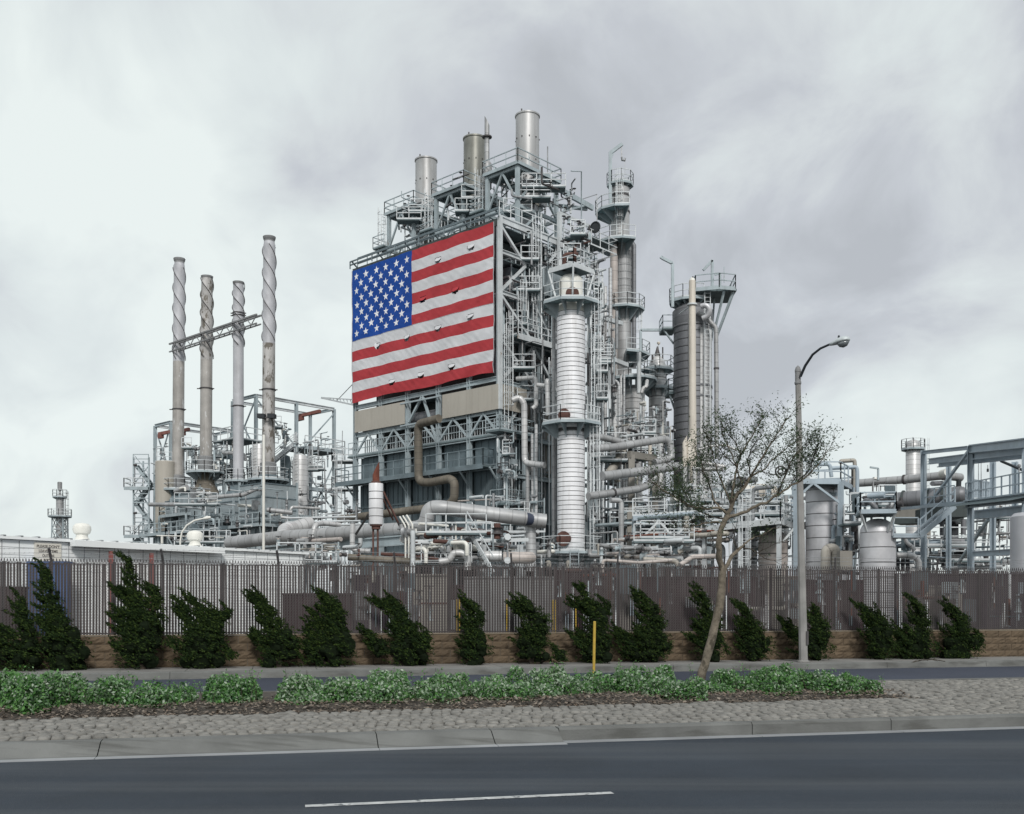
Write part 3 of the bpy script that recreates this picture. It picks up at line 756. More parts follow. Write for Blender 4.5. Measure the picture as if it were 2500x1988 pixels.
COV = [
 ('bushy green shrub at the far left end of the median bed', 20, 1700, 1640, 75, 16.3, .28, 6500),
 ('dense flowering shrub spreading in front of the tall left junipers', 130, 1735, 1642, 95, 16.2, .35, 9500),
 ('wide white-flecked shrub, biggest of the left median clump', 260, 1720, 1650, 90, 16.3, .42, 8500),
 ('low trailing shrub tapering off beside the first gap in the bed', 370, 1715, 1662, 62, 16.2, .35, 4200),
 ('sparse seedling-like shrub alone in the gap before the round green one', 440, 1715, 1668, 34, 16.4, .3, 1300),
 ('round bright green shrub standing alone between two gaps in the bed', 560, 1718, 1642, 72, 16.2, .25, 7500),
 ('pale silvery shrub beginning the long middle hedge after the second gap', 735, 1712, 1645, 58, 16.4, .6, 6000),
 ('silvery green shrub with one taller upright shoot, second in the middle hedge', 850, 1712, 1650, 70, 16.4, .6, 7000),
 ('shrub with a dark leafy sprig on top, under the slim upright juniper\'s left', 960, 1712, 1640, 66, 16.4, .5, 6800),
 ('soft blurred green shrub in the centre of the middle hedge', 1080, 1705, 1642, 72, 16.4, .5, 7200),
 ('dense pale shrub below the juniper with the overhanging head', 1205, 1700, 1650, 66, 16.5, .55, 6200),
 ('full silvery shrub bulging forward just left of the faded marker post', 1320, 1700, 1630, 78, 16.6, .6, 8200),
 ('low blue-green shrub right around the foot of the yellow marker post', 1430, 1685, 1645, 55, 16.9, .5, 4300),
 ('green shrub between the marker post and the leaning tree', 1555, 1680, 1624, 80, 17.0, .4, 7600),
 ('pale front shrub hanging over bare soil left of the tree foot', 1610, 1705, 1652, 85, 16.0, .55, 6800),
 ('dark green shrub hugging the right side of the leaning tree foot', 1770, 1695, 1632, 70, 16.7, .35, 7000),
 ('long bright green shrub, fullest in the right-hand hedge before the lamp post', 1880, 1705, 1626, 90, 16.4, .35, 9800),
 ('rounded green shrub in front of the lamp post foot', 2000, 1700, 1636, 75, 16.4, .35, 7600),
 ('last green shrub spilling onto the cobbles at the bed\'s right end', 2085, 1705, 1655, 46, 16.0, .35, 4800),
]
for c in COV: cover(c[0], c[1], c[2], c[3], c[4], c[5]-.3, c[6], c[7])
# ================================================================== MARKER POST, LAMP POST, TREE
P = at(1449, 1648, 18.6); P.z = .15
T = P+V((.02, 0, 0)); T.z = zat(1519, 18.6)
mb = MB().tube([P, T], .026, 10); mb.lathe(T, [(.026, 0), (.022, .012), (0, .016)], 10, close=False)
solo('marker_post', mb, 'yellow_faded', 'thin faded yellow marker post standing among the median shrubs', 'marker post', P)

B = at(1962, 1617, 27.4); B.z = .15; B = V((7.80, 27.4, .15))
lamp = thing('street_lamp', 'tall grey concrete lamp post with a dark curved arm on the far sidewalk', 'street lamp', B)
top = at(1948, 922, 27.4)
part('pole', MB().tube([B, B+(top-B)*.02, top], [.125, .118, .072], 8, smooth=False), 'polewall', lamp)
part('collar', MB().lathe(top, [(.078, -.19), (.092, -.17), (.092, -.12), (.078, -.10), (.078, .14), (.085, .15), (.085, .19), (.06, .27), (.0, .33)], 10, close=False), 'sleeve', lamp)
part('access_cover', MB().box((B.x-.02+.06, B.y-.128, .62), (B.x+.10, B.y-.09, .98)), 'galvdark', lamp)
part('base_plate', MB().lathe(B, [(.17, 0), (.17, .03), (.13, .05)], 8), 'polewall', lamp)
arm = [at(1954, 920, 27.3), at(1966, 893, 27.2), at(1984, 866, 27.0), at(2003, 851, 26.85), at(2028, 840, 26.7)]
part('arm', MB().tube(arm, [.038, .036, .034, .032, .030], 8), 'armdark', lamp)
hd = at(2026, 841, 26.7); he = at(2075, 829, 26.4); d = (he-hd).normalized(); sd = V((-d.y, d.x, 0)).normalized(); upv = V((0, 0, 1))
def ell_rows(c0, c1, prof, n, sq=1.0, lift=0.0):
    """body along c0-c1: prof of (fraction, half width, half height up, half height down)"""
    vs = []
    for f, w, hu, hl in prof:
        c = c0.lerp(c1, f)
        for k in range(n):
            a = 2*math.pi*k/n; vs.append(c+sd*(math.cos(a)*w)+upv*(math.sin(a)*(hu if math.sin(a) > 0 else hl)))
    m = len(prof); return vs, [(i*n+k, i*n+(k+1) % n, (i+1)*n+(k+1) % n, (i+1)*n+k) for i in range(m-1) for k in range(n)]+[tuple(range(n))[::-1], tuple(range((m-1)*n, m*n))]
mb = MB(); vs, fs = ell_rows(hd, he, [(0, .04, .035, .04), (.15, .07, .06, .05), (.4, .13, .11, .05), (.7, .15, .125, .04), (.92, .11, .09, .03), (1.0, .03, .03, .02)], 14); mb.add(vs, fs, True)
lh = part('lamp_head', mb, 'lampgrey', lamp)
mb = MB(); vs, fs = ell_rows(hd.lerp(he, .36), hd.lerp(he, .97), [(0, .02, .0, .02), (.2, .10, .0, .10), (.5, .125, .0, .135), (.8, .10, .0, .11), (1, .02, .0, .02)], 14); mb.add([v-V((0, 0, .035)) for v in vs], fs, True)
part('lens', mb, 'glass', lh)
pc = hd.lerp(he, .45)+V((0, 0, .13)); part('photocell', MB().lathe(pc, [(.03, -.03), (.03, .02), (.02, .045), (0, .05)], 8, close=False), 'armdark', lh)

# ---- leaning street tree
TY = 18.2
def W3(px, py, dy=0.0): Y = TY+dy; return at(px, py, Y)
tb = W3(1704, 1684); tb.z = .16
tree = thing('tree', 'leaning sparse tree with a forked bare trunk and thin feathery crown in the median', 'tree', tb)
trunk = MB(); twigs = MB(); leaves = MB()
def limb(pts, r0, r1, n=8, mb=None, wob=.0):
    P = [W3(*p) for p in pts]; Q = [P[0]]
    for a, b in zip(P, P[1:]):      # subdivide with a little wander
        for j in (1, 2, 3):
            c = a.lerp(b, j/3); 
            if j < 3: c += V((rnd.uniform(-1, 1), rnd.uniform(-1, 1), rnd.uniform(-1, 1)))*wob
            Q.append(c)
    rr = [r0+(r1-r0)*(i/(len(Q)-1)) for i in range(len(Q))]
    rr = [x*rnd.uniform(.93, 1.07) for x in rr]
    (mb or trunk).tube(Q, rr, n); return Q
limb([(1704, 1690), (1712, 1655), (1724, 1610), (1738, 1560), (1752, 1500), (1762, 1440), (1765, 1400)], .082, .066, 10, wob=.014)
limb([(1765, 1405), (1757, 1370), (1754, 1330), (1758, 1300), (1770, 1270), (1777, 1258)], .056, .046, 9, wob=.010)
limb([(1764, 1410), (1772, 1385), (1785, 1360), (1800, 1345), (1812, 1335)], .042, .027, 8, wob=.010)
BR = [
 ([(1777, 1260), (1786, 1235), (1796, 1213), (1815, 1193), (1832, 1165)], .055, .030, -.1),
 ([(1832, 1165), (1850, 1135), (1866, 1110), (1880, 1085), (1905, 1050), (1925, 1020)], .028, .008, -.3),
 ([(1815, 1193), (1800, 1150), (1788, 1110), (1770, 1075), (1762, 1050)], .022, .006, .2),
 ([(1786, 1235), (1790, 1190), (1800, 1140), (1808, 1110), (1830, 1075), (1850, 1040), (1862, 1022)], .034, .007, .3),
 ([(1808, 1110), (1795, 1080), (1775, 1055), (1762, 1035)], .016, .005, .6),
 ([(1832, 1165), (1860, 1150), (1890, 1120), (1925, 1090), (1955, 1075)], .022, .006, .4),
 ([(1777, 1262), (1810, 1253), (1845, 1237), (1880, 1222), (1910, 1200), (1945, 1180), (1980, 1155), (2005, 1125), (2025, 1095)], .045, .006, -.5),
 ([(1895, 1214), (1910, 1180), (1922, 1150), (1935, 1120), (1960, 1095), (1985, 1080)], .022, .005, -.7),
 ([(1945, 1180), (1975, 1150), (1990, 1110), (1998, 1080)], .014, .004, -.9),
 ([(1777, 1258), (1765, 1245), (1750, 1240), (1720, 1243), (1690, 1238), (1665, 1225), (1640, 1210), (1610, 1190), (1590, 1175)], .036, .006, -.4),
 ([(1765, 1245), (1745, 1225), (1735, 1195), (1722, 1160), (1712, 1130), (1700, 1105)], .024, .006, .5),
 ([(1690, 1238), (1670, 1200), (1655, 1165), (1640, 1140)], .014, .005, .1),
 ([(1770, 1278), (1740, 1275), (1705, 1283), (1680, 1290), (1655, 1286)], .022, .005, .1),
 ([(1775, 1265), (1740, 1262), (1700, 1245), (1672, 1215), (1650, 1205), (1620, 1215)], .020, .004, .7),
 ([(1786, 1235), (1770, 1195), (1755, 1160), (1742, 1125), (1735, 1085)], .024, .005, -.2),
 ([(1812, 1335), (1830, 1318), (1850, 1310), (1880, 1295), (1905, 1285)], .022, .004, .2),
 ([(1812, 1336), (1840, 1345), (1870, 1365), (1903, 1368)], .018, .004, -.3),
 ([(1800, 1345), (1790, 1320), (1792, 1300), (1800, 1270)], .012, .004, -.2),
 ([(1830, 1370), (1850, 1350), (1880, 1335), (1915, 1320)], .010, .003, .3),
 ([(1832, 1165), (1825, 1130), (1835, 1095), (1855, 1070)], .018, .005, -.5),
 ([(1860, 1150), (1885, 1160), (1920, 1150), (1950, 1130)], .012, .004, .2),
 ([(1800, 1140), (1778, 1120), (1750, 1090), (1722, 1060)], .014, .004, -.4),
]
ends = []
for pts, r0, r1, dy in BR:
    n = len(pts); P = [(x, y, dy*(i/(n-1))) for i, (x, y) in enumerate(pts)]
    Q = limb(P, r0*.76, r1, 6, trunk if r0 > .02 else twigs, .016); ends.append((Q, r1))
BARE = {15, 16, 17, 18}
def leafspray(p, d, n, sp=.16):
    for i in range(n):
        q = p+d*rnd.uniform(-.06, sp)+V((rnd.gauss(0, .05), rnd.gauss(0, .05), rnd.gauss(0, .045)))
        a = (d*.6+V((rnd.uniform(-1, 1), rnd.uniform(-1, 1), rnd.uniform(-.9, .6)))).normalized(); l = rnd.uniform(.016, .036); w = a.cross(V((rnd.uniform(-1, 1), rnd.uniform(-1, 1), rnd.uniform(-1, 1)))).normalized()*l*.32
        leaves.add([q-a*l, q+w, q+a*l, q-w], [(0, 1, 2, 3)])
for bi, (Q, r1) in enumerate(ends):
    n = len(Q)
    for i in range(int(n*.28), n):
        for rep in range(2 if bi not in BARE else 1):
            b = Q[i]; d0 = (Q[min(i+1, n-1)]-Q[i-1]).normalized()
            d = (d0*rnd.uniform(.3, 1.0)+V((rnd.uniform(-.8, .8), rnd.uniform(-.8, .8), rnd.uniform(-.15, .9)))).normalized(); L = rnd.uniform(.12, .25)
            pts = [b]; cur = b
            for k in range(4):
                d = (d+V((rnd.uniform(-.3, .3), rnd.uniform(-.3, .3), rnd.uniform(-.18, .28)))).normalized(); cur = cur+d*L/4; pts.append(cur)
            twigs.tube(pts, [.0055, .0045, .0035, .003, .002], 4)
            if bi in BARE:
                if rnd.random() < .3: leafspray(cur, d, 4)
                continue
            for k in (2, 3, 4):
                if rnd.random() < .8: leafspray(pts[k], d, rnd.randrange(3, 8))
            for q in range(2):
                d2 = (d+V((rnd.uniform(-.9, .9), rnd.uniform(-.9, .9), rnd.uniform(-.3, .7)))).normalized(); e = pts[3]+d2*rnd.uniform(.1, .24); twigs.tube([pts[3], e], [.0035, .0018], 3)
                leafspray(e, d2, rnd.randrange(4, 9))
for px, py, n_ in ((1745, 1288, 60), (1862, 1288, 70), (1868, 1302, 40), (1660, 1165, 200), (1700, 1130, 260), (1730, 1110, 160), (1640, 1190, 120), (1670, 1190, 120), (1590, 1262, 70), (1985, 1110, 140), (1960, 1100, 120), (1720, 1170, 140)):
    for i in range(n_//8): leafspray(W3(px+rnd.gauss(0, 16), py+rnd.gauss(0, 9), rnd.uniform(-.3, .3)), V((0, 0, -.5)), 8, .1)
part('trunk', trunk, 'bark', tree); part('twigs', twigs, 'barkdark', tree); part('foliage', leaves, 'treeleaf', tree)

fb = MB(); o_ = at(2240, 1618, 27.0); o_ = V((10.7, 27.3, .155))
for q, r in (([(0, 0, 0), (.25, .05, .05), (.55, .05, .07), (.85, .0, .02)], .012), ([(.25, .05, .05), (.05, -.1, .06), (-.1, -.15, .0)], .007), ([(.5, .05, .07), (.6, -.12, .03)], .006), ([(.3, .05, .05), (.35, .2, .08), (.5, .25, .02)], .006)):
    fb.tube([o_+V(x) for x in q], r, 5)
solo('fallen_branch', fb, 'barkdark', 'small dead branch lying on the far sidewalk right of the lamp post', 'branch', o_)

# ================================================================== WHITE SHED BEHIND THE FENCE
SA = V((-13.35-2.2, 26.7-2.9, 0)); SB = V((-7.07, 35.0, 0)); du = (SB-SA).normalized(); nu = V((-du.y, du.x, 0)); SL = (SB-SA).length
shed = thing('shed', 'long low white metal storage shed behind the left end of the slatted fence', 'shed', SA)
HT = 3.50
part('front_wall', MB().obox(SA, du*SL, nu*.12, V((0, 0, HT-.10))), 'shed', shed)
part('end_wall', MB().obox(SB-du*.12, du*.12, nu*4.5, V((0, 0, HT-.10))), 'shed', shed)
part('rear_wall', MB().obox(SA+nu*4.4, du*SL, nu*.12, V((0, 0, HT-.10))), 'shed', shed)
part('roof', MB().obox(SA-nu*.10-du*.1+V((0, 0, HT-.09)), du*(SL+.2), nu*4.8, V((0, 0, .08))), 'shed', shed)
ln = MB(); k = 0.
while k < SL:
    ln.obox(SA+du*k-nu*.006+V((0, 0, .1)), du*.018, nu*.008, V((0, 0, HT-.22))); k += .46
for z in (2.2, 2.6, 2.8, 3.0, 3.2): ln.obox(SA-nu*.005+V((0, 0, z)), du*SL, nu*.006, V((0, 0, .010)))
part('panel_seam', ln, 'shedline', shed)
ri = MB(); k = 0.
while k < SL: ri.obox(SA-nu*.105+du*k+V((0, 0, HT-.02)), du*.07, nu*4.8, V((0, 0, .035))); k += .46
part('roof_rib', ri, 'galv', shed)
def onshed(px):    # distance along the shed wall seen at column px
    kx = (px-1250)/FPX; return (kx*SA.y-SA.x)/(du.x-kx*du.y)
a0, a1 = onshed(166), onshed(532)
part('gutter_box', MB().obox(SA+du*a0-nu*.36+V((0, 0, HT-.21)), du*(a1-a0), nu*.25, V((0, 0, .17))), 'shed', shed)
a2 = onshed(445)
for px in (255, 354): part('red_post', MB().obox(SA+du*onshed(px)-nu*.30, du*.09, nu*.09, V((0, 0, HT-.3))), 'redpost', shed)
sg0, sg1 = onshed(83), onshed(148); sw = sg1-sg0; SZ0, SZ1 = 2.60, 3.36
sgn = thing('sign', 'cream sign asking people not to leave items outside, on the white shed wall', 'sign', SA+du*sg0-nu*.02+V((0, 0, SZ0)))
part('board', MB().obox(SA+du*sg0-nu*.04+V((0, 0, SZ0)), du*sw, nu*.028, V((0, 0, SZ1-SZ0))), 'signboard', sgn)
dg = None
for i, tx in enumerate(("PLEASE DON'T", 'LEAVE ITEMS', 'OUTSIDE', 'DOORS')):
    cu = bpy.data.curves.new('lettering', 'FONT'); cu.body = tx; cu.size = .125; cu.align_x = 'CENTER'; cu.extrude = .002; cu.offset = .002
    tmp = bpy.data.objects.new('lettering_source', cu); COL.objects.link(tmp); bpy.context.view_layer.update()
    me = bpy.data.meshes.new_from_object(tmp.evaluated_get(bpy.context.evaluated_depsgraph_get())); bpy.data.objects.remove(tmp)
    xs = [v.co.x for v in me.vertices]; wdt = max(xs)-min(xs)
    me.materials.clear(); me.materials.append(MATS['ink'])
    o = bpy.data.objects.new('lettering', me); COL.objects.link(o); o.parent = sgn
    pos = SA+du*(sg0+sw/2)-nu*.045+V((0, 0, SZ1-.135-.125*i)); o.location = pos-V(sgn.location)
    fx = min(1.25, sw*.86*(1, .82, .52, .4)[i]/wdt)
    o.rotation_euler = (math.radians(90), 0, math.atan2(du.y, du.x)); o.scale = (fx, .85, 1)
for px, lb in ((200, 'white mushroom roof vent on the shed, left of the two'), (476, 'white mushroom roof vent on the shed beside the gooseneck lamp')):
    Yv = SA.y+du.y*onshed(px)+1.3; c = V(((px-1250)/FPX*Yv, Yv, HT-.02)); sc = 1.45
    vt = thing('roof_vent', lb, 'roof vent', c, 'mushroom vents on the shed roof')
    part('stem', MB().lathe(c, [(.19*sc, 0), (.17*sc, .05), (.115*sc, .12*sc), (.11*sc, .2*sc)], 18), 'creamwhite', vt)
    part('cowl', MB().lathe(c, [(.11*sc, .17*sc), (.155*sc, .2*sc), (.178*sc, .27*sc), (.168*sc, .34*sc), (.12*sc, .39*sc), (0, .41*sc)], 20, close=False), 'creamwhite', vt)
g = [at(440, 1322, 40), at(444, 1300, 40), at(456, 1283, 40), at(475, 1271, 40), at(498, 1266, 40)]
gl = thing('gooseneck_lamp', 'white gooseneck lamp curving up from behind the white shed roof', 'lamp', V((g[0].x, 40, 0)))
part('arm', MB().tube([V((g[0].x, 40, 0))]+g, [.035]*5+[.03], 8), 'creamwhite', gl)
part('lamp_head', MB().tube([g[-1]-V((.02, 0, 0)), g[-1]+V((.10, 0, .02)), g[-1]+V((.26, 0, .04))], [.04, .075, .05], 8), 'creamwhite', gl)
q = at(643, 1345, 48); 
solo('white_pole', MB().tube([V((q.x, 48, 0)), at(644, 1062, 48)], .066, 10), 'creamwhite', 'slim plain white pole rising in front of the four-stack heater unit', 'pole', V((q.x, 48, 0)))

# low equipment seen through the slats; dark screens added so the gaps read dark
def slab(label, cat, name, x0, x1, y1, Y, m, d=.3, ribs=True):
    a, b = at(x0, 1500, Y), at(x1, 1500, Y); z = zat(y1, Y)
    o = thing(name, label, cat, (a.x, Y, 0))
    part('sheet', MB().box((a.x, Y, 0), (b.x, Y+d, z)), m, o)
    if ribs:
        r = MB(); x = a.x+.1
        while x < b.x: r.box((x, Y-.04, 0), (x+.05, Y-.001, z+.02)); x += .75
        part('rib', r, m, o)
    part('cap_rail', MB().box((a.x, Y-.05, z), (b.x, Y+d+.05, z+.06)), m, o)
    return o
slab('reddish brown bin behind the fence at the left photo edge', 'container', 'scrap_bin', -40, 55, 1438, 27.2-1.4, 'maroon')
slab('blue tarpaulin-covered crate against the shed under the sign', 'crate', 'blue_crate', 66, 164, 1376, 28.4-1.2, 'bluetarp', ribs=False)
slab('added dark brown backing screen just right of the white shed', 'screen', 'backing_panel', 690, 860, 1453, 32, 'maroon')
slab('added purplish brown backing screen behind the fence, left of the slanting stair', 'screen', 'backing_panel', 860, 1010, 1408, 36, 'purplegrey')
slab('wide added maroon backing screen behind the fence below the kinked pipe run', 'screen', 'backing_panel', 1010, 1150, 1432, 38, 'maroon')
slab('light grey trailer side behind the fence between the two bollard pairs', 'screen', 'backing_panel', 1130, 1352, 1412, 36.4, 'clad_grey')
slab('added dark maroon backing screen behind the fence right of the four bollards', 'screen', 'backing_panel', 1352, 1440, 1396, 37, 'maroon')
slab('tan crate wall behind the fence right of the faded marker post', 'crate', 'tan_box', 1492, 1562, 1456, 35.6, 'clad_beige')
slab('tan tall cabinet behind the fence right of the leaning tree', 'cabinet', 'tan_box', 1872, 1962, 1410, 35.2, 'clad_beige')
slab('tan low roof edge seen through the slats left of the three white conduits', 'crate', 'tan_box', 1000, 1100, 1406, 35.3, 'clad_beige', ribs=False)
slab('long added dark maroon backing screen behind the fence around the leaning tree', 'screen', 'backing_panel', 1430, 1850, 1412, 38, 'maroon')
slab('added dark maroon backing screen behind the fence, around the lamp post', 'screen', 'backing_panel', 1850, 2110, 1420, 36, 'maroon')
slab('added purple-black backing screen behind the fence, right of the squat round vessel', 'screen', 'backing_panel', 2190, 2560, 1404, 37, 'purplegrey')
slab('pale tan skid box behind the purple-black screen gap', 'container', 'tan_box', 2255, 2350, 1434, 35.6, 'clad_beige')
for px, Y, yt, lb in ((1119, 29.2, 1487, 'yellow bollard seen through the slats beside the slim juniper'), (1238, 29.8, 1487, 'yellow bollard between the slim juniper and the overhanging one'), (1353, 30.2, 1488, 'yellow bollard right of the overhanging juniper'), (1405, 30.4, 1490, 'yellow bollard close to the marker post, rightmost of the four')):
    a = at(px, yt, Y); c = V((a.x, Y, 0)); b_ = MB().tube([c, V((a.x, Y, a.z+.25))], .055, 10); b_.lathe(V((a.x, Y, a.z+.25)), [(.055, 0), (.04, .03), (0, .045)], 10, close=False)
    solo('bollard', b_, 'yellow', lb, 'bollard', c, 'yellow bollards behind the fence')

# distant flare tower
fc = at(146, 1312, 160); fx = fc.x
fl = thing('flare_tower', 'distant slender flare tower with two ring platforms at the far left', 'tower', (fx, 160, 0))
z1, z2, z3, z4 = zat(1262, 160), zat(1213, 160), zat(1198, 160), zat(1177, 160)
tw = MB(); k = 0; z = 0.; 
def fr(z): return 1.05-.22*(z/z1)
zs = [z1*i/8 for i in range(9)]
for i in range(8):
    za, zb = zs[i], zs[i+1]; A_ = [V((fx+sx*fr(za), 160+sy*fr(za), za)) for sx, sy in ((-1, -1), (1, -1), (1, 1), (-1, 1))]; B_ = [V((fx+sx*fr(zb), 160+sy*fr(zb), zb)) for sx, sy in ((-1, -1), (1, -1), (1, 1), (-1, 1))]
    for j in range(4):
        tw.bar(A_[j], B_[j], .16, .16); tw.bar(A_[j], A_[(j+1) % 4], .09, .09); tw.bar(A_[j], B_[(j+1) % 4], .08, .08); tw.bar(A_[(j+1) % 4], B_[j], .08, .08)
part('lattice', tw, 'bluesteel', fl)
part('riser', MB().tube([V((fx, 160, 0)), V((fx, 160, z2+.3))], .55, 12), 'clad_grey', fl)
part('flare_tip', MB().lathe((fx, 160, 0), [(.18, z2+.2), (.18, z3), (.34, z3+.1), (.36, z4-.1), (.30, z4), (.1, z4)], 10), 'sleeve', fl)
ring_platform(fl, (fx, 160), z1+.1, .5, 1.75, seg=10, brk=.4); ring_platform(fl, (fx, 160), z2, .5, 1.1, seg=8, brk=.4)
part('ladder', ladder_mb((fx+.75, 160, 0), z2, V((1, 0, 0)), True), 'galv', fl)
# ================================================================== PROCESS BUILDING WITH THE FLAG
def A_of(px, b=0.0, o=(-1.0, 80.0)):
    k = (px-1250)/FPX; x = o[0]+BX.x*b; y = o[1]+BX.y*b
    return (k*y-x)/(AX.x-k*AX.y)
def B_of(px, a=0.0, o=(-1.0, 80.0)):
    k = (px-1250)/FPX; x = o[0]+AX.x*a; y = o[1]+AX.y*a
    return (k*y-x)/(BX.x-k*BX.y)
LB = 17.7; LA = 11.6; ZT = 31.7
bld = thing('process_building', 'tall blue-grey open steel process structure that carries the giant flag', 'building', PG(0, 0, 0))
bp = [0, B_of(1146), B_of(1071), B_of(996), B_of(931), LB]
ap = [0, A_of(1362), A_of(1402), LA]
SW = .34
for b in bp: beam('post', PG(0, b, 0), PG(0, b, ZT), SW, SW, 'bluesteel', bld, 'i')
for a in ap[1:]:
    beam('post', PG(a, 0, 0), PG(a, 0, ZT if a < 11 else 28.5), SW, SW, 'palesteel' if a < 8 else 'bluesteel', bld, 'i')
    beam('post', PG(a, LB, 0), PG(a, LB, ZT), SW, SW, 'bluesteel', bld, 'i')
beam('post', PG(-.12, -.2, 17), PG(-.12, -.2, ZT+.3), .30, .30, 'palesteel', bld)          # bright corner column
for a in (A_of(1281), A_of(1317)): beam('post', PG(a, .1, 4), PG(a, .1, 29.5), .20, .20, 'bluesteel', bld)
for z in (ZT, 19.45, 16.95, 15.05, 12.6):
    beam('beam', PG(0, 0, z), PG(0, LB, z), .25, .38, 'bluesteel', bld, 'i')
beam('beam', PG(-.05, 0, ZT+.15), PG(LA, 0, ZT+.15), .25, .45, 'palesteel', bld)
for z, a1 in ((29.4, A_of(1317)), (26.2, A_of(1283)), (22.8, LA), (19.2, LA), (15.1, LA), (12.0, LA), (8.5, LA), (5.0, LA)):
    beam('beam', PG(0, -.02, z), PG(a1, -.02, z), .25, .34, 'palesteel' if z > 20 else 'bluesteel', bld, 'i')
a1 = A_of(1281)
for (a, z), (c, w_) in ((((0.1), 31.4), (a1, 29.0)), ((a1, 28.9), (.1, 26.3)), ((.1, 26.0), (a1+1.0, 22.9)), ((ap[1], 31.2), (a1+1.9, 29.0)), ((a1+1.9, 29.0), (a1+.2, 26.8)), ((ap[1], 31.0), (ap[2], 28.6)), ((ap[2], 31.2), (ap[1]+.3, 28.6)),
                        ((.1, 19.3), (a1+1, 22.6)), ((.1, 22.6), (a1+1.2, 19.4)), ((ap[1], 19.2), (a1+1, 22.6)), ((.2, 15.1), (a1+.6, 19.0)), ((ap[1], 22.7), (ap[1]-3, 26)), ((ap[1], 26), (ap[2], 22.8))):
    beam('brace', PG(a, -.04, z), PG(c, -.04, w_), .20, .20, 'palesteel', bld)
# bracing between the walkway and the beige panels on the flag side
for i in range(5):
    b0, b1 = bp[i], bp[i+1]; m = (b0+b1)/2
    beam('brace', PG(-.06, b0+.1, 15.2), PG(-.06, m, 16.9), .14, .16, 'bluesteel', bld); beam('brace', PG(-.06, b1-.1, 15.2), PG(-.06, m, 16.9), .14, .16, 'bluesteel', bld)
m = (bp[2]+bp[3])/2
beam('brace', PG(-.06, m, 19.3), PG(-.06, bp[2]+.2, 15.4), .18, .18, 'bluesteel', bld); beam('brace', PG(-.06, m, 19.3), PG(-.06, bp[3]-.2, 17.3), .18, .18, 'bluesteel', bld)
beam('beam', PG(-.3, bp[2]-.6, 18.9), PG(-.3, bp[3]+.6, 18.9), .12, .12, 'bluesteel', bld); beam('beam', PG(-.3, bp[2]-.6, 17.0), PG(-.3, bp[3]+.6, 17.0), .12, .12, 'bluesteel', bld)
# floors, closed solid to darken the inside of the open frame
def pbox(a0, a1, b0, b1, z0, z1): return MB().obox(PG(a0, b0, z0), AX*(a1-a0), BX*(b1-b0), V((0, 0, z1-z0)))
for z, a0, b0 in ((31.45, .2, .2), (29.1, .5, .6), (26.0, .3, .3), (22.6, .2, .2), (19.1, .3, .3), (15.0, -.1, .2), (12.5, .2, .2), (8.4, 1.4, .5), (5.0, 1.4, .4)):
    part('floor_plate', pbox(a0, LA-.2, b0, LB-.1, z, z+.08), 'deck', bld)
# dark core boxes added so the frame reads shaded inside, then casing panels
part('upper_shade_core', pbox(1.9, LA-.8, 2.0, LB-.6, 16.0, 31.2), 'casing_dark', bld)
part('lower_shade_core', pbox(1.35, LA-.4, 1.2, LB-.5, .2, 15.0), 'casing_dark', bld)
for i in range(5):
    b0, b1 = bp[i]+.22, bp[i+1]-.22
    part('casing_panel', pbox(.45, 1.3, b0, b1, 12.72, 14.9), 'casing', bld)
    part('casing_panel', pbox(.45, 1.34, b0-.1, b1+.1, .5, 12.45), 'casing', bld)
    k = b0+.5
    st = MB()
    while k < b1: st.obox(PG(.40, k, 12.72), AX*.05, BX*.05, V((0, 0, 2.2))); k += .82
    part('stiffener', st, 'casing', bld)
    k = b0+.3; st = MB()
    while k < b1: st.obox(PG(.37, k, 3), AX*.09, BX*.06, V((0, 0, 9.4))); k += .62
    for z in (4.4, 7.2, 10.4): st.obox(PG(.36, b0-.1, z), AX*.1, BX*(b1-b0+.2), V((0, 0, .12)))
    part('stiffener', st, 'casing', bld)
    st = MB(); k = b0-.1                   # bright vertical tubes behind the upper walkway
    while k < b1+.1:
        st.tube([PG(.75, k, 15.1), PG(.75, k, 16.6)], .055, 6, caps=False); k += .30
    part('tube_bank', st, 'palesteel', bld)
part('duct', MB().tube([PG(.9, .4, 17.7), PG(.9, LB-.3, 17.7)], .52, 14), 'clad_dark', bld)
# beige wind panels under the flag, made of upright sheets
for (x0, x1, z0, z1) in ((866, 988, 17.15, 19.05), (1080, 1216, 17.0, 18.95)):
    b1_, b0_ = B_of(x0, -.3), B_of(x1, -.3); n = 8 if x0 < 900 else 9; w_ = (b1_-b0_)/n
    for i in range(n): part('wind_panel', pbox(-.32, -.26, b0_+i*w_+.006, b0_+(i+1)*w_-.006, z0, z1), 'beige_panel', bld)
for i in range(2): part('wind_panel', pbox(.1+i*1.4, 1.46+i*1.4, -.34, -.28, 17.0, 18.95), 'beige_panel', bld)
# walkways with railing on the flag side
part('walkway', pbox(-.15, .4, -1.0, LB+1.0, 15.0, 15.12), 'deck', bld)
part('walkway', pbox(-1.2, .4, .6, LB+1.4, 12.52, 12.64), 'deck', bld)
part('walkway_edge', pbox(-1.26, -1.2, .6, LB+1.4, 12.35, 12.66), 'raildark', bld)
part('railing', rail_mb([PG(0, .6, 12.64), PG(-1.2, .6, 12.64), PG(-1.2, LB+1.4, 12.64), PG(.3, LB+1.4, 12.64)], h=1.3, r=.036), 'raildark', bld)
part('railing', rail_mb([PG(-.1, -.9, 15.12), PG(-.1, LB+.9, 15.12)], h=1.2), 'bluesteel', bld)
for b in bp: beam('brace', PG(-1.1, b, 12.4), PG(0, b, 11.2), .12, .12, 'bluesteel', bld)
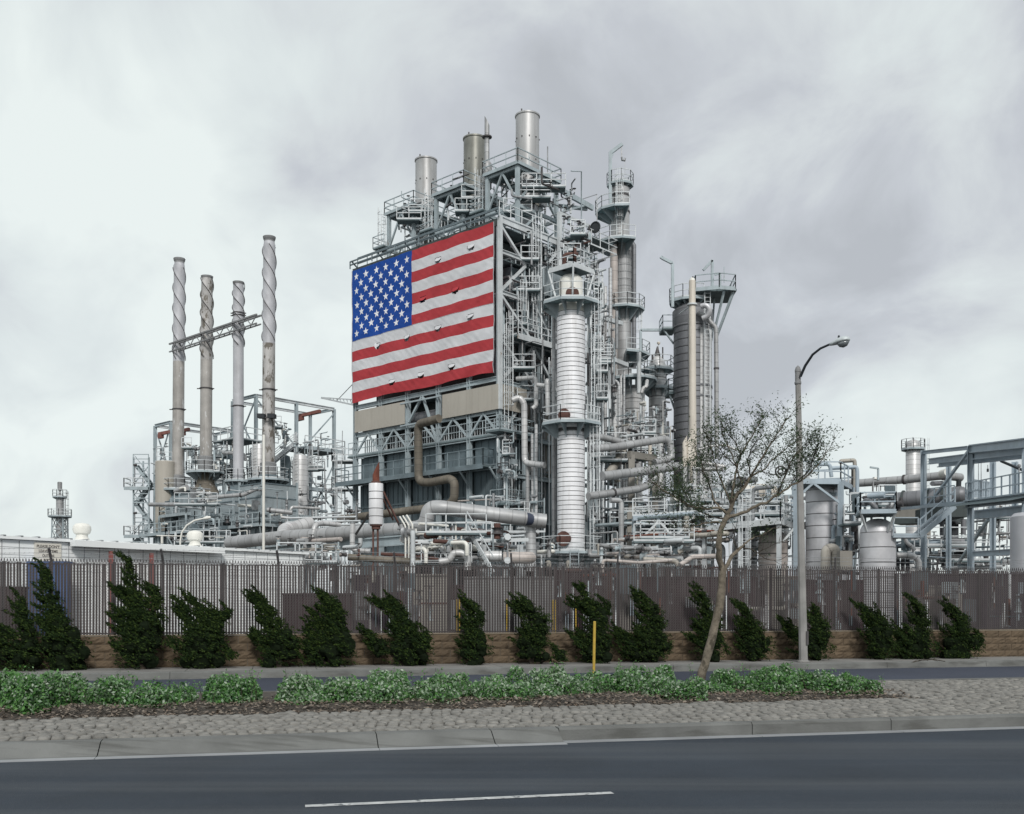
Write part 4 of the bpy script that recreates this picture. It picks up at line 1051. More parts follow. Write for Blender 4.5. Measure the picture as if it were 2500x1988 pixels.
# side balconies on the right face
part('walkway', pbox(.8, LA-1, -1.2, 0, 22.7, 22.85), 'deck', bld); part('walkway_edge', pbox(.8, LA-1, -1.26, -1.2, 22.5, 22.88), 'palesteel', bld)
part('railing', rail_mb([PG(.8, 0, 22.85), PG(.8, -1.2, 22.85), PG(LA-1, -1.2, 22.85)]), 'palesteel', bld)
part('walkway', pbox(5.2, LA-1, -1.3, 0, 26.8, 26.92), 'deck', bld); part('railing', rail_mb([PG(5.2, 0, 26.92), PG(5.2, -1.3, 26.92), PG(LA-1, -1.3, 26.92)]), 'bluesteel', bld)
part('walkway', pbox(-1.5, 2.4, -1.5, 0, 15.0, 15.14), 'deck', bld); part('railing', rail_mb([PG(-1.5, 0, 15.14), PG(-1.5, -1.5, 15.14), PG(2.4, -1.5, 15.14), PG(2.4, 0, 15.14)]), 'bluesteel', bld)
part('walkway', pbox(-1.0, 3.4, -1.6, 0, 9.4, 9.54), 'deck', bld); part('railing', rail_mb([PG(-1.0, 0, 9.54), PG(-1.0, -1.6, 9.54), PG(3.4, -1.6, 9.54), PG(3.4, 0, 9.54)]), 'bluesteel', bld)
part('caged_ladder', ladder_mb(PG(2.1, -.3, 22.8), 26.6, -BX, True), 'palesteel', bld)
part('caged_ladder', ladder_mb(PG(3.9, -.3, 24.0), 32.4, -BX, True), 'palesteel', bld)
part('caged_ladder', ladder_mb(PG(.35, -.45, 15.1), 23.6, -BX, True), 'palesteel', bld)
part('caged_ladder', ladder_mb(PG(.2, -.5, 3.0), 15.1, -BX, True), 'palesteel', bld)
# boxes, pipes and fittings inside the right face
for (a0, a1_, b0, b1_, z0, z1, m_) in ((5.0, 7.0, -.9, .6, 26.9, 29.2, 'casing_light'), (2.2, 4.6, .8, 1.8, 27.0, 28.9, 'casing'), (6.9, 9.0, .3, 1.4, 19.4, 21.9, 'casing_light'), (1.0, 3.8, .7, 1.5, 19.3, 22.2, 'casing'), (4.0, 6.6, .6, 1.6, 23.0, 25.7, 'casing_light'),
                                      (7.4, 10.4, .5, 1.6, 23.0, 25.6, 'casing'), (.8, 3.4, .6, 1.3, 12.7, 14.8, 'casing'), (4.0, 9.8, .5, 1.3, 12.3, 18.9, 'clad_beige'), (.6, 2.6, .5, 1.2, 5.4, 8.2, 'casing'), (3.2, 10.5, .5, 1.3, 5.3, 11.8, 'casing')):
    part('equipment_casing', pbox(a0, a1_, b0, b1_, z0, z1), m_, bld)
r2 = random.Random(21)
for i in range(44):
    a = r2.uniform(.5, LA-.5); b = r2.uniform(.05, 1.0); z0, z1 = sorted((r2.uniform(4, 30), r2.uniform(4, 30)))
    if z1-z0 < 2: z1 = z0+3
    part('riser_pipe', MB().tube([PG(a+r2.uniform(-.8, .8), b, z0), PG(a, b, z0), PG(a, b, z1), PG(a, b+1, z1)], r2.choice((.05, .07, .10, .14)), 7, .25), r2.choice(('bluesteel', 'galv', 'casing_light', 'clad_grey')), bld)
for i in range(26):
    z = r2.choice((29.6, 27.3, 25.2, 23.6, 21.4, 20.1, 18.3, 16.2, 13.8, 10.8, 7.3))+r2.uniform(-.4, .4); a = r2.uniform(.2, 6); b = r2.uniform(-.2, .9)
    part('cross_pipe', MB().tube([PG(a, b, z), PG(min(LA, a+r2.uniform(2, 6)), b, z+.02)], r2.choice((.05, .08, .12)), 7), r2.choice(('bluesteel', 'galvdark', 'casing_light')), bld)
# roof: handrail frame above the flag, edge beams
part('roof_railing', rail_mb([PG(-.4, -.3, ZT+.2), PG(-.4, LB+.3, ZT+.2)], h=.62, r=.05, toe=False, step=3.2), 'raildark', bld)
part('roof_railing', rail_mb([PG(.3, .3, ZT+.2), PG(.3, LB+.1, ZT+.2)], h=1.1, r=.035), 'raildark', bld)
part('roof_railing', rail_mb([PG(-.2, -.2, ZT+.35), PG(LA, -.2, ZT+.35)], h=1.15), 'palesteel', bld)
for b in [LB*i/5 for i in range(6)]: beam('brace', PG(-.4, b, ZT+.75), PG(.6, b, ZT+.1), .10, .10, 'raildark', bld)
part('parapet', pbox(-.2, .1, -.2, LB+.2, ZT-.35, ZT+.2), 'casing_dark', bld)
# raised second frame at the back right with sheaves
part('roof_platform', pbox(8.4, 12.5, -1.6, 1.5, 32.6, 32.8), 'deck', bld); part('railing', rail_mb([PG(7.2, -1.6, 32.0), PG(13.2, -1.6, 32.0), PG(13.2, 1.5, 32.0)], h=1.3), 'palesteel', bld)
beam('post', PG(ap[1]-.2, -.35, 4), PG(ap[1]-.2, -.35, 34.3), .30, .30, 'palesteel', bld); beam('beam', PG(ap[1]-.2, -.35, 34.2), PG(ap[3]-.3, -.35, 34.2), .2, .25, 'palesteel', bld)
fo = part('fan', MB().lathe((0, 0, 0), [(.05, -.05), (.5, -.05), (.5, .05), (.42, .06), (.42, 0), (.05, 0)], 16), 'dark', bld, at_=(0, 0, 0))
fo.location = PG(9.9, -1.75, 33.5)-V(bld.location); fo.rotation_euler = (math.radians(90), 0, math.radians(-36))
part('light_mast', MB().tube([PG(ap[2]+.6, -.3, 32), PG(ap[2]+.6, -.3, 38.6), PG(ap[2]-.8, -.3, 38.2)], .05, 6), 'bluesteel', bld)

# ---- three big stacks with braced platforms, in a row along the flag side
def roof_stack(label, b, ztop, m, cone, a=6.9, r=1.0, zd=37.9):
    c = PG(a, b, 0); th = thing('roof_stack', label, 'smokestack', PG(a, b, ZT+.1), 'wide stacks on the roof of the process building')
    if cone: part('cone', MB().lathe(c, [(.42, ZT+.3), (.5, 33.4), (r+.02, 35.6)], 28), 'silver', th)
    else: part('lower_shell', MB().lathe(c, [(r*1.45, ZT+.1), (r*1.4, 33.4), (r*1.08, 34.1), (r*1.02, 35.6)], 28), 'stackmid', th)
    part('shell', MB().lathe(c, [(r, 35.6), (r, ztop-.15), (r*1.07, ztop-.12), (r*1.07, ztop), (r*.93, ztop), (r*.93, ztop-1.5), (0, ztop-1.5)], 36, close=False), m, th)
    for z in (35.6, 35.9): part('flange', MB().lathe(c, [(r, z-.06), (r*1.12, z-.06), (r*1.12, z+.07), (r, z+.07)], 28, close=False), 'cream' if cone else 'sleeve', th)
    rb = MB()
    for z in (36.6, 37.9, 39.4, 41.3): 
        for k in range(10): 
            u = V((math.cos(k*.628+z), math.sin(k*.628+z), 0)); q = c+u*(r+.01); q.z = z; rb.bar(q, q+u*.05, .09, .09)
    part('bolt_pad', rb, 'galvdark', th)
    part('lifting_lug', MB().bar(c+V((-.5, -.75, ztop)), c+V((-.5, -.75, ztop+.25)), .12, .12), 'galvdark', th)
    fr_ = thing('stack_frame', 'braced steel frame and square railed deck round the '+label.split(' on ')[0].split(', ')[0], 'steel frame', PG(a-2.9, b-1.6, ZT+.3), 'stack frames on the roof')
    a0, a1_, b0, b1_ = a-2.9, a+2.0, b-1.5, b+1.9
    for aa in (a0, a1_):
        for bb in (b0, b1_): beam('leg', PG(aa, bb, ZT+.2), PG(aa, bb, zd), .30, .30, 'bluesteel', fr_)
    for z in (zd-.15, 34.6):
        beam('beam', PG(a0, b0, z), PG(a1_, b0, z), .18, .28, 'bluesteel', fr_); beam('beam', PG(a0, b1_, z), PG(a1_, b1_, z), .18, .28, 'bluesteel', fr_)
        beam('beam', PG(a0, b0, z), PG(a0, b1_, z), .18, .28, 'bluesteel', fr_); beam('beam', PG(a1_, b0, z), PG(a1_, b1_, z), .18, .28, 'bluesteel', fr_)
    for (p, q) in (((a0, b0), (a1_, b0)), ((a0, b0), (a0, b1_)), ((a1_, b0), (a1_, b1_))):
        mm = ((p[0]+q[0])/2, (p[1]+q[1])/2)
        for e_ in (p, q): beam('brace', PG(*e_, 34.8), PG(*mm, zd-.2), .15, .15, 'bluesteel', fr_); beam('brace', PG(*e_, 32.2), PG(*mm, 34.5), .15, .15, 'bluesteel', fr_)
    # deck as four strips round the stack
    for (x0, x1, y0, y1) in ((a0-.3, a-r-.1, b0-.3, b1_+.3), (a+r+.1, a1_+.3, b0-.3, b1_+.3), (a-r-.1, a+r+.1, b0-.3, b-r-.1), (a-r-.1, a+r+.1, b+r+.1, b1_+.3)):
        part('deck_plate', pbox(x0, x1, y0, y1, zd, zd+.07), 'deck', fr_)
    P_ = [PG(a0-.3, b0-.3, zd+.07), PG(a1_+.3, b0-.3, zd+.07), PG(a1_+.3, b1_+.3, zd+.07), PG(a0-.3, b1_+.3, zd+.07)]
    part('railing', rail_mb(P_, True, h=1.15, r=.035), 'bluesteel', fr_)
    part('deck_edge', MB().bar(P_[0], P_[1], .06, .26).bar(P_[0], P_[3], .06, .26).bar(P_[1], P_[2], .06, .26), 'bluesteel', fr_)
    part('caged_ladder', ladder_mb(PG(a0-.1, b1_+.7, ZT+.6), zd+.1, BX, True), 'palesteel', fr_)
    # lower landing
    part('landing', pbox(a0-.6, a0+1.0, b1_, b1_+1.6, 36.3-1.4, 36.4-1.4), 'deck', fr_)
    part('railing', rail_mb([PG(a0-.6, b1_, 35), PG(a0-.6, b1_+1.6, 35), PG(a0+1, b1_+1.6, 35)]), 'bluesteel', fr_)
    return th
roof_stack('wide grey stack on the roof nearest the building corner, tallest of three', 3.2, 43.4, 'stackmetal', True)
roof_stack('dull olive-grey stack on the roof, middle one of three', 9.5, 43.4, 'stackmid', False)
roof_stack('smooth grey stack on the roof, leftmost and lowest in the photo', 15.9, 43.35, 'stackmetal', False)
# slim exhaust beside the middle stack
sY = 87.0; sx = at(1189, 400, sY)
es = thing('slim_exhaust', 'slim pipe exhaust with a slanted black tip beside the middle roof stack', 'exhaust pipe', V((sx.x, sY, ZT+.2)))
zq = [zat(y, sY) for y in (430, 418, 402, 394, 335, 283)]
part('silencer', MB().lathe((sx.x, sY, 0), [(.2, ZT+.3), (.22, zq[0]-.8), (.42, zq[0]), (.44, zq[1]), (.42, zq[2]), (.24, zq[3])], 16), 'clad_grey', es)
v_ = MB(); v_.tube([V((sx.x, sY, zq[3]-.1)), V((sx.x, sY, zq[4])), V((sx.x, sY, zq[5]-.9))], .21, 14, caps=False)
ring = [V((sx.x+math.cos(2*math.pi*k/14)*.21, sY+math.sin(2*math.pi*k/14)*.21, zq[5]-.9)) for k in range(14)]; tip = [p+V((0, 0, .06+max(0, .21-(p.x-sx.x))*1.9)) for p in ring]
v_.add(ring+tip, [(k, (k+1) % 14, 14+(k+1) % 14, 14+k) for k in range(14)], True)
part('flue', v_, 'clad_grey', es); part('collar', MB().lathe((sx.x, sY, 0), [(.22, zq[4]-.08), (.42, zq[4]-.05), (.42, zq[4]+.05), (.22, zq[4]+.08)], 14), 'galvdark', es)
_m = MB(); _m.add([p-V((0, 0, .03)) for p in tip], [tuple(range(14))]); part('black_mouth', _m, 'black', es)  # flat black disc just below the slanted rim
q = PG(8.6, .6, 0); solo('lightning_rod', (lambda Y_: MB().tube([at(1337, 470, Y_), at(1337, 358, Y_)], .05, 6))(PG(9.2, 1.5).y), 'galv', 'thin upright rod standing right of the tallest roof stack', 'rod', PG(9.2, 1.5, 37))
# crane beam sticking out to the right of the stack frames
cb = thing('hoist_beam', 'light blue hoist beam jutting right from the tallest stack\'s frame', 'beam', PG(8.9, 1.4, 37.4))
part('girder', MB().bar(PG(8.6, 1.4, 37.3), PG(13.6, 1.4, 37.0), .22, .45), 'bluesteel', cb); part('girder', MB().bar(PG(8.6, 2.6, 36.2), PG(13.0, 1.6, 36.8), .2, .3), 'bluesteel', cb)
part('strut', MB().bar(PG(8.8, 1.4, 35.2), PG(12.6, 1.4, 37.0), .16, .16), 'bluesteel', cb); part('drop_wire', MB().bar(PG(14.2, 1.4, 38.4), PG(14.2, 1.4, 32.6), .07, .07).bar(PG(14.2, 1.4, 38.4), PG(12.2, 1.4, 37.4), .07, .07), 'galv', cb)

# ---- the flag
FB0, FB1, FZA, FZB = .22, LB-.05, 19.85, 31.62
fw, fh = FB1-FB0, FZB-FZA; NXF, NZF = 176, 117
cant_b = B_of(1008, -.35)
def fpos(u, v):
    """u along from the building corner to the far end (0..1), v up (0..1)"""
    b = FB0+fw*u; z = FZA+fh*v
    seamd = .02*abs(math.sin(u*math.pi*5.0))
    wob = .08*noise.noise(V((u*7, v*4, 1)))+.06*noise.noise(V((u*16+v*10, v*9, 4)))+.022*noise.noise(V((u*44-v*30, v*20, 7)))+seamd*2.5
    lowr = max(0, 1-v*7)*max(0, 1-u*2.2)          # gathered lower right hem
    wob += lowr*.14*math.sin(u*34+v*22)
    z -= .07*math.sin(u*math.pi*5)**2*(1 if v > .5 else -.3)
    z += lowr*.2*u+max(0, 1-v*6)*.07*math.sin(u*11)
    return PG(-.42-wob*1.0, b, z)
holes = []
for (px, py) in ((1150, 600), (1070, 632), (1111, 705), (1033, 727), (1150, 772), (1070, 799), (993, 822), (921, 842), (1103, 893), (1029, 913), (958, 932)):
    b = B_of(px, -.42); Y = PG(-.42, b).y; holes.append(((b-FB0)/fw, (zat(py, Y)-FZA)/fh))
fl_ = MB(); vs = []
us = [i/NXF for i in range(NXF+1)]; uc = (cant_b-FB0)/fw; ic = round(uc*NXF); us = [(uc*i/ic if i <= ic else uc+(1-uc)*(i-ic)/(NXF-ic)) for i in range(NXF+1)]
for j in range(NZF+1):
    for i in range(NXF+1): vs.append(fpos(us[i], j/NZF))
grp = {0: [], 1: [], 2: []}
for j in range(NZF):
    stripe = 12-(j//9)           # 0 = top
    for i in range(NXF):
        u, v = (us[i]+us[i+1])/2, (j+.5)/NZF
        cut = False
        for hu, hv in holes:
            du_, dv = (u-hu)*fw, (v-hv)*fh
            if du_*du_+dv*dv < .38**2 and dv < .10: cut = True; break
        if cut: continue
        c = 2 if (i >= ic and stripe < 7) else (0 if stripe % 2 == 0 else 1)
        grp[c].append((j*(NXF+1)+i, j*(NXF+1)+i+1, (j+1)*(NXF+1)+i+1, (j+1)*(NXF+1)+i))
flag = thing('flag', 'giant American flag stretched across the face of the process building', 'flag', PG(-.42, FB0, FZA))
m0 = MB(); m0.v = vs
for c in grp:
    for f in grp[c]: m0.f.append(f); m0.sm.append(True); m0.uv.append(None); m0.mi.append(c)
part('cloth', m0, ['flag_red', 'flag_white', 'flag_blue'], flag)
for n_, (hu, hv) in enumerate(holes):
    # slack flap hanging at every wind slit
    f = MB(); K = 10; base = []; lip = []
    for k in range(K+1):
        an = math.pi+math.pi*k/K; x = math.cos(an)*.36; y = math.sin(an)*.36
        base.append(fpos(hu+x/fw, hv+.10/fh)); g = fpos(hu+x/fw, hv+(y*.96)/fh)-AX*(.17*abs(y)/.36*(.8+.2*math.sin(n_*3+k*.6)))+V((0, 0, .13*abs(y)/.36)); lip.append(g)
    f.add(base+lip, [(k, k+1, K+2+k, K+1+k) for k in range(K)], True)
    stripe = 12-int(hv*13); part('wind_flap', f, 'flag_red' if stripe % 2 == 0 else 'flag_white', flag)
def star_mb(cu_, cv_, R_):
    m = MB(); pts = []
    for k in range(10):
        a = math.pi/2+math.pi*k/5; rr = R_ if k % 2 == 0 else R_*.40; pts.append((math.cos(a)*rr, math.sin(a)*rr))
    vs_ = [fpos(cu_, cv_)-AX*.014]+[fpos(cu_+x/fw, cv_+y/fh)-AX*.014 for x, y in pts]
    m.add(vs_, [(0, k+1, (k+1) % 10+1) for k in range(10)]); return m
cw = 1-uc
for r_ in range(9):
    nstar = 6 if r_ % 2 == 0 else 5
    for k in range(nstar):
        cu_ = uc+cw*((k*2+1+(1 if r_ % 2 else 0))/12.0); cv_ = 1-(7/13.0)*((r_+1)/10.0)
        part('star', star_mb(cu_, cv_, .37), 'star', flag)
sm_ = MB(); vseam = 6/13.0
for k in range(120): sm_.bar(fpos(k/120, vseam)-AX*.012, fpos((k+.55)/120, vseam)-AX*.012, .02, .035)
part('laced_seam', sm_, 'grommet', flag)
ed = MB()
ed.tube([fpos(0, v/20)-AX*.0-BX*.03 for v in range(21)], .035, 5); ed.tube([fpos(1, v/20)+BX*.03 for v in range(21)], .035, 5)
part('hem_rope', ed, 'grommet', flag)

# ================================================================== COLUMNS
def column(label, px, ytop, zbot, w, Y, m, bands=None, name='column', n=32, cat='column', dome=.35, extra=None, loc0=0.0, rows=None):
    """vertical vessel seen at column px, w photo pixels wide; bands = pitch of the jacket sheets in metres"""
    x = (px-1250)/FPX*Y; r = w/2*Y/FPX; zt = zat(ytop, Y)
    th = thing(name, label, cat, (x, Y, zbot))
    if bands:
        k = int((zt-dome*r-zbot)/bands); prof = [(r-.02, 0), (r, .008), (r, bands-.042), (r-.05, bands-.040)]
        me = MB().lathe((0, 0, 0), prof, n, close=False).mesh('jacket_band', m)
        for i in range(k): shared('jacket_band', me, (x, Y, zbot+i*bands), th)
        z0 = zbot+k*bands
        part('shell', MB().lathe((x, Y, 0), [(r-.03, zbot), (r-.03, z0)], n), 'seamline', th)
    else:
        z0 = zt-dome*r; part('shell', MB().lathe((x, Y, 0), [(r, zbot), (r, z0)], n, close=False), m, th)
    part('dome', MB().lathe((x, Y, 0), [(r-.004, z0-.01)]+[(r*math.cos(a), z0+(zt-z0)*math.sin(a)) for a in [math.pi/2*i/6 for i in range(1, 6)]]+[(0, zt)], n, close=False), m if not bands else m, th)
    return th, x, Y, r
def manhole(th, x, Y, z, r, ang, R_, m='rustbrown'):
    u = V((math.cos(ang), math.sin(ang), 0)); c = V((x, Y, z))+u*(r-.1)
    mh = part('manhole', MB().tube([c, c+u*.32], R_, 14), m, th); part('cover', MB().tube([c+u*.24, c+u*.33], R_*1.15, 14), m, mh)
FR = math.radians(-90)
# white column in front of the building
th, x, Y, r = column('big white banded column standing in front of the open right face', 1394, 1048, 4.2, 68, 74, 'whiteclad', .335, name='banded_column', dome=0.0)
zA = zat(1048, 74)
me = MB().lathe((0, 0, 0), [(r*1.03-.02, 0), (r*1.03, .008), (r*1.03, .293), (r*1.03-.05, .295)], 32, close=False).mesh('jacket_band', 'whiteclad')
z = zA; ztop = zat(775, 74)
while z < ztop: shared('jacket_band', me, (x, Y, z), th); z += .335
part('shell', MB().lathe((x, Y, 0), [(r, zA-.3), (r, z)], 32), 'seamline', th)
ru = 29*74/2500*1.0
part('upper_shell', MB().lathe((x, Y, 0), [(r*1.03, z), (ru, z+.5), (ru, zat(690, 74)), (ru*.93, zat(681, 74)), (ru*.7, zat(675, 74)), (0, zat(671, 74))], 32, close=False), 'creamwhite', th)
part('skirt', MB().lathe((x, Y, 0), [(r*1.02, 0), (r*1.02, 4.25)], 24), 'rust', th)
for z_, ro in ((zat(744, 74), 2.16), (zat(1037, 74), 2.25), (zat(1349, 74), 2.35)): ring_platform(th, (x, Y), z_, r*.98, ro, a0=22.5, a1=382.5, seg=8, brk=1.0)
manhole(th, x, Y, zat(728, 74), ru, math.radians(-88), .42, 'rustbrown'); manhole(th, x, Y, zat(1020, 74), r, math.radians(-118), .40); manhole(th, x, Y, zat(1318, 74), r, math.radians(-120), .48)
part('caged_ladder', ladder_mb((x+r+.45, Y-.6, 5.6), zat(1037, 74)+.2, V((.8, -.6, 0)), True), 'palesteel', th)
part('caged_ladder', ladder_mb((x+r+.55, Y-.5, zat(1037, 74)), zat(744, 74), V((.8, -.6, 0)), True), 'palesteel', th)
part('upper_deck', MB().obox(V((x, Y, zat(664, 74)))-AX*1.15-BX*1.15, AX*2.4, BX*2.3, V((0, 0, .1))), 'deck', th)
U = [V((x, Y, zat(664, 74)))+AX*a+BX*b for a, b in ((-1.15, -1.15), (1.25, -1.15), (1.25, 1.15), (-1.15, 1.15))]
part('railing', rail_mb([u+V((0, 0, .1)) for u in U], True, h=1.15), 'palesteel', th); part('deck_edge', MB().bar(U[0], U[1], .06, .28).bar(U[0], U[3], .06, .28), 'palesteel', th)
for u in U[:2]+[U[3]]: part('strut', MB().bar(u, V((u.x*.6+x*.4, u.y*.6+Y*.4, zat(744, 74))), .12, .12), 'palesteel', th)
part('relief_valve', MB().tube([V((x-.5, Y-.3, zat(664, 74))), V((x-.5, Y-.3, zat(625, 74))), V((x+.5, Y-.3, zat(625, 74)))], .16, 8, .3).tube([V((x+.3, Y+.2, zat(664, 74))), V((x+.3, Y+.2, zat(600, 74)))], .12, 8), 'rustbrown', th)
part('foot_ladder', ladder_mb((x+.1, Y-2.4, 0), 5.6, V((0, -1, 0)), False, .6), 'bluesteel', th)
part('hanging_lamp', MB().lathe((x-1.7, Y-2.0, 4.2), [(.12, 0), (.2, .1), (.2, .55), (.1, .65)], 10).lathe((x-.3, Y-2.2, 4.2), [(.12, 0), (.2, .1), (.2, .55), (.1, .65)], 10), 'clad_beige', th)

# tall thin column behind
th, x, Y, r = column('tallest slender grey column with half-ring balconies and a hook crane', 1523, 585, 0, 38, 96, 'clad_grey', None, name='slender_column', dome=0.3)
x2 = (1514-1250)/FPX*Y; r2_ = 23*Y/FPX
part('upper_shell', MB().lathe((x2, Y, 0), [(r2_, zat(600, Y)), (r2_, zat(462, Y)), (r2_*.6, zat(450, Y)), (0, zat(448, Y))], 28), 'stackmetal', th)
for yy in (481, 520): part('band', MB().lathe((x2, Y, 0), [(r2_+.01, zat(yy, Y)-.08), (r2_+.05, zat(yy, Y)-.08), (r2_+.05, zat(yy, Y)+.08), (r2_+.01, zat(yy, Y)+.08)], 28, close=False), 'galvdark', th)
ring_platform(th, (x2, Y), zat(452, Y), .2, r2_+.35, seg=8, brk=.5, m='bluesteel')
ring_platform(th, (x2, Y), zat(520, Y), r2_, r2_+1.45, a0=150, a1=285, seg=4, brk=1.0)
ring_platform(th, (x2, Y), zat(598, Y), r2_*.9, r2_+1.5, a0=150, a1=300, seg=5, brk=1.1)
ring_platform(th, (x, Y), zat(756, Y), r*.98, r+1.2, a0=200, a1=385, seg=5, brk=1.2)
ring_platform(th, (x, Y), zat(868, Y), r*.98, r+1.7, a0=-90, a1=60, seg=4, brk=1.2)
dv = at(1490, 455, Y-.6)
part('davit', MB().bar(dv+V((0, 0, -2)), at(1490, 372, Y-.6), .28, .28).bar(at(1490, 374, Y-.6), at(1519, 352, Y-.6), .24, .30).bar(at(1490, 392, Y-.6), at(1500, 366, Y-.6), .14, .14), 'bluesteel', th)
part('hook', MB().bar(at(1517, 354, Y-.6), at(1518, 384, Y-.6), .10, .10).tube([at(1518, 384, Y-.6), at(1519, 391, Y-.6), at(1525, 392, Y-.6), at(1526, 386, Y-.6)], .1, 6).bar(at(1526, 390, Y-.6), at(1526, 425, Y-.6), .04, .04), 'galv', th)
part('caged_ladder', ladder_mb((x2-.2, Y-r2_-.15, zat(600, Y)), zat(452, Y), V((0, -1, 0)), True), 'palesteel', th)
part('caged_ladder', ladder_mb((x+r+.3, Y-.3, zat(868, Y)), zat(756, Y), V((1, 0, 0)), True), 'palesteel', th)
for k in range(60):
    pass
gr = MB()
for k in range(9):
    a = math.radians(-160+k*17); u = V((math.cos(a), math.sin(a), 0)); gr.bar(V((x, Y, zat(750, Y)))+u*(r+.04), V((x, Y, zat(592, Y)))+u*(r+.04), .03, .03)
for yy in range(600, 750, 17): gr.lathe((x, Y, 0), [(r+.02, zat(yy, Y)-.02), (r+.05, zat(yy, Y)), (r+.02, zat(yy, Y)+.02)], 24, close=False)
part('strap_net', gr, 'galv', th)
solo('riser_duct', MB().tube([at(1499, 1090, 95), at(1499, 600, 95)], .36, 12), 'clad_pink', 'pale smooth riser pipe hugging the left side of the tallest slender column', 'pipe', at(1499, 1090, 95))
solo('riser_duct', MB().tube([at(1543, 592, 95.5), at(1548, 600, 95.5), at(1548, 900, 95.5)], .20, 8), 'clad_dark', 'thin dark riser pipe on the right side of the tallest slender column', 'pipe', at(1548, 900, 95.5))
# lower white columns right of it
th, x, Y, r = column('short pale column under the fan-shaped balcony', 1545, 940, 0, 44, 90, 'clad', .9, name='pale_column', dome=.2)
ring_platform(th, (x, Y), zat(928, Y), r*.6, 2.15, a0=180, a1=400, seg=6, brk=1.6)
part('caged_ladder', ladder_mb((x-r-.3, Y-.3, 8), zat(928, Y), V((-1, 0, 0)), True), 'palesteel', th)
th, x, Y, r = column('narrow silver column with a domed, spiky cage top', 1605, 868, 0, 42, 92, 'clad', .85, name='domed_column', dome=.9)
ring_platform(th, (x, Y), zat(950, Y), r, r+.75, a0=180, a1=405, seg=6, brk=.7); ring_platform(th, (x, Y), zat(903, Y), r, r+.7, seg=8, brk=.5)
part('vent_spike', MB().tube([at(1605, 868, Y), at(1605, 846, Y)], [.28, .05], 8).tube([at(1618, 880, Y-.3), at(1618, 848, Y-.3)], .06, 6).tube([at(1593, 885, Y-.4), at(1593, 866, Y-.4)], .09, 6), 'galvdark', th)
part('beacon', MB().lathe(at(1608, 838, Y), [(0, -.3), (.05, -.12), (.14, -.08), (.16, .06), (.0, .16)], 8, close=False), 'cream', th)
part('beacon_rod', MB().bar(at(1608, 870, Y), at(1608, 840, Y), .04, .04), 'galv', th)

# big dark drum column
th, x, Y, r = column('broad dark grey jacketed column with a huge railed top deck', 1691, 742, 0, 92, 85, 'clad_dark', .62, name='broad_column', dome=.55, n=40)
for yy in (770, 800, 948, 974): part('band', MB().lathe((x, Y, 0), [(r, zat(yy, Y)-.10), (r+.07, zat(yy, Y)-.09), (r+.07, zat(yy, Y)+.09), (r, zat(yy, Y)+.10)], 40, close=False), 'clad_dark', th)
part('pale_jacket', MB().lathe((x, Y, 0), [(r+.015, 3), (r+.03, 3.02), (r+.03, zat(812, Y)), (r+.015, zat(811, Y))], 16, a0=math.radians(-77), a1=math.radians(-8), close=False), 'clad', th)
part('upper_collar', MB().lathe((x, Y, 0), [(r+.03, zat(800, Y)), (r+.10, zat(796, Y)), (r+.10, zat(762, Y)), (r*.8, zat(748, Y))], 40, close=False), 'clad_dark', th)
zt = zat(729, Y)
ring_platform(th, (x-.2, Y), zt-.3, .3, r+.15, a0=150, a1=300, seg=5, brk=.9)
rp = MB().obox(V((x-.1, Y-1.9, zt)), V((3.3, -.2, 0)), V((.1, 3.4, 0)), V((0, 0, .16))); part('top_deck', rp, 'deck', th)
Q4 = [V((x-.1, Y-1.9, zt+.16)), V((x+1.7, Y-2.5, zt+.16)), V((x+3.1, Y-2.1, zt+.16)), V((x+3.3, Y+1.3, zt+.16)), V((x, Y+1.7, zt+.16))]
part('railing', rail_mb(Q4, True, h=1.15, r=.034), 'bluesteel', th); part('deck_edge', MB().bar(Q4[0], Q4[1], .06, .3).bar(Q4[1], Q4[2], .06, .3).bar(Q4[2], Q4[3], .06, .3), 'bluesteel', th)
part('strut', MB().bar(V((x+3.0, Y-1.8, zt)), V((x+1.75, Y-.8, zt-3.6)), .18, .18).bar(V((x+2.2, Y-2.0, zt)), V((x+1.6, Y-1, zt-3.0)), .15, .15).bar(V((x+1.8, Y+0, zt)), V((x+1.5, Y-.5, zt-3.6)), .12, .12), 'bluesteel', th)
part('caged_ladder', ladder_mb((x+.9, Y-r-.2, zat(1100, Y)), zt, V((0, -1, 0)), False), 'palesteel', th)
for xs_, w_ in ((-.55, .07), (.62, .07), (1.1, .05)): part('conduit', MB().tube([V((x+xs_, Y-math.sqrt(max(.1, r*r-xs_*xs_))-.07, 6)), V((x+xs_, Y-math.sqrt(max(.1, r*r-xs_*xs_))-.07, zt-1))], w_, 6), 'clad_grey', th)
def davit(label, pts, Y, w=.16, m='bluesteel', n='davit'):
    P = [at(a, b, Y) for a, b in pts]; mb = MB()
    for a, b in zip(P, P[1:]): mb.bar(a, b, w, w)
    return solo(n, mb, m, label, 'davit', P[0])
davit('angled davit arm left of the broad dark column', [(1642, 750), (1642, 643), (1616, 630), (1613, 627)], 84, .22)
davit('davit arm sloping down-left above the broad column top deck', [(1739, 700), (1739, 636), (1717, 660)], 84.5, .2)
davit('small thin lamp arm on the right side of the broad column deck', [(1759, 700), (1759, 668), (1745, 671)], 84, .12)
davit('thin whip rod at the far right of the broad column deck', [(1768, 690), (1768, 652)], 84, .06)
davit('level davit arm reaching left from the small balcony of the broad column', [(1564, 858), (1564, 806), (1614, 806)], 86, .2)
sb = thing('side_balcony', 'small railed balcony on the left flank of the broad dark column, upper one', 'balcony', at(1630, 812, 86)); 
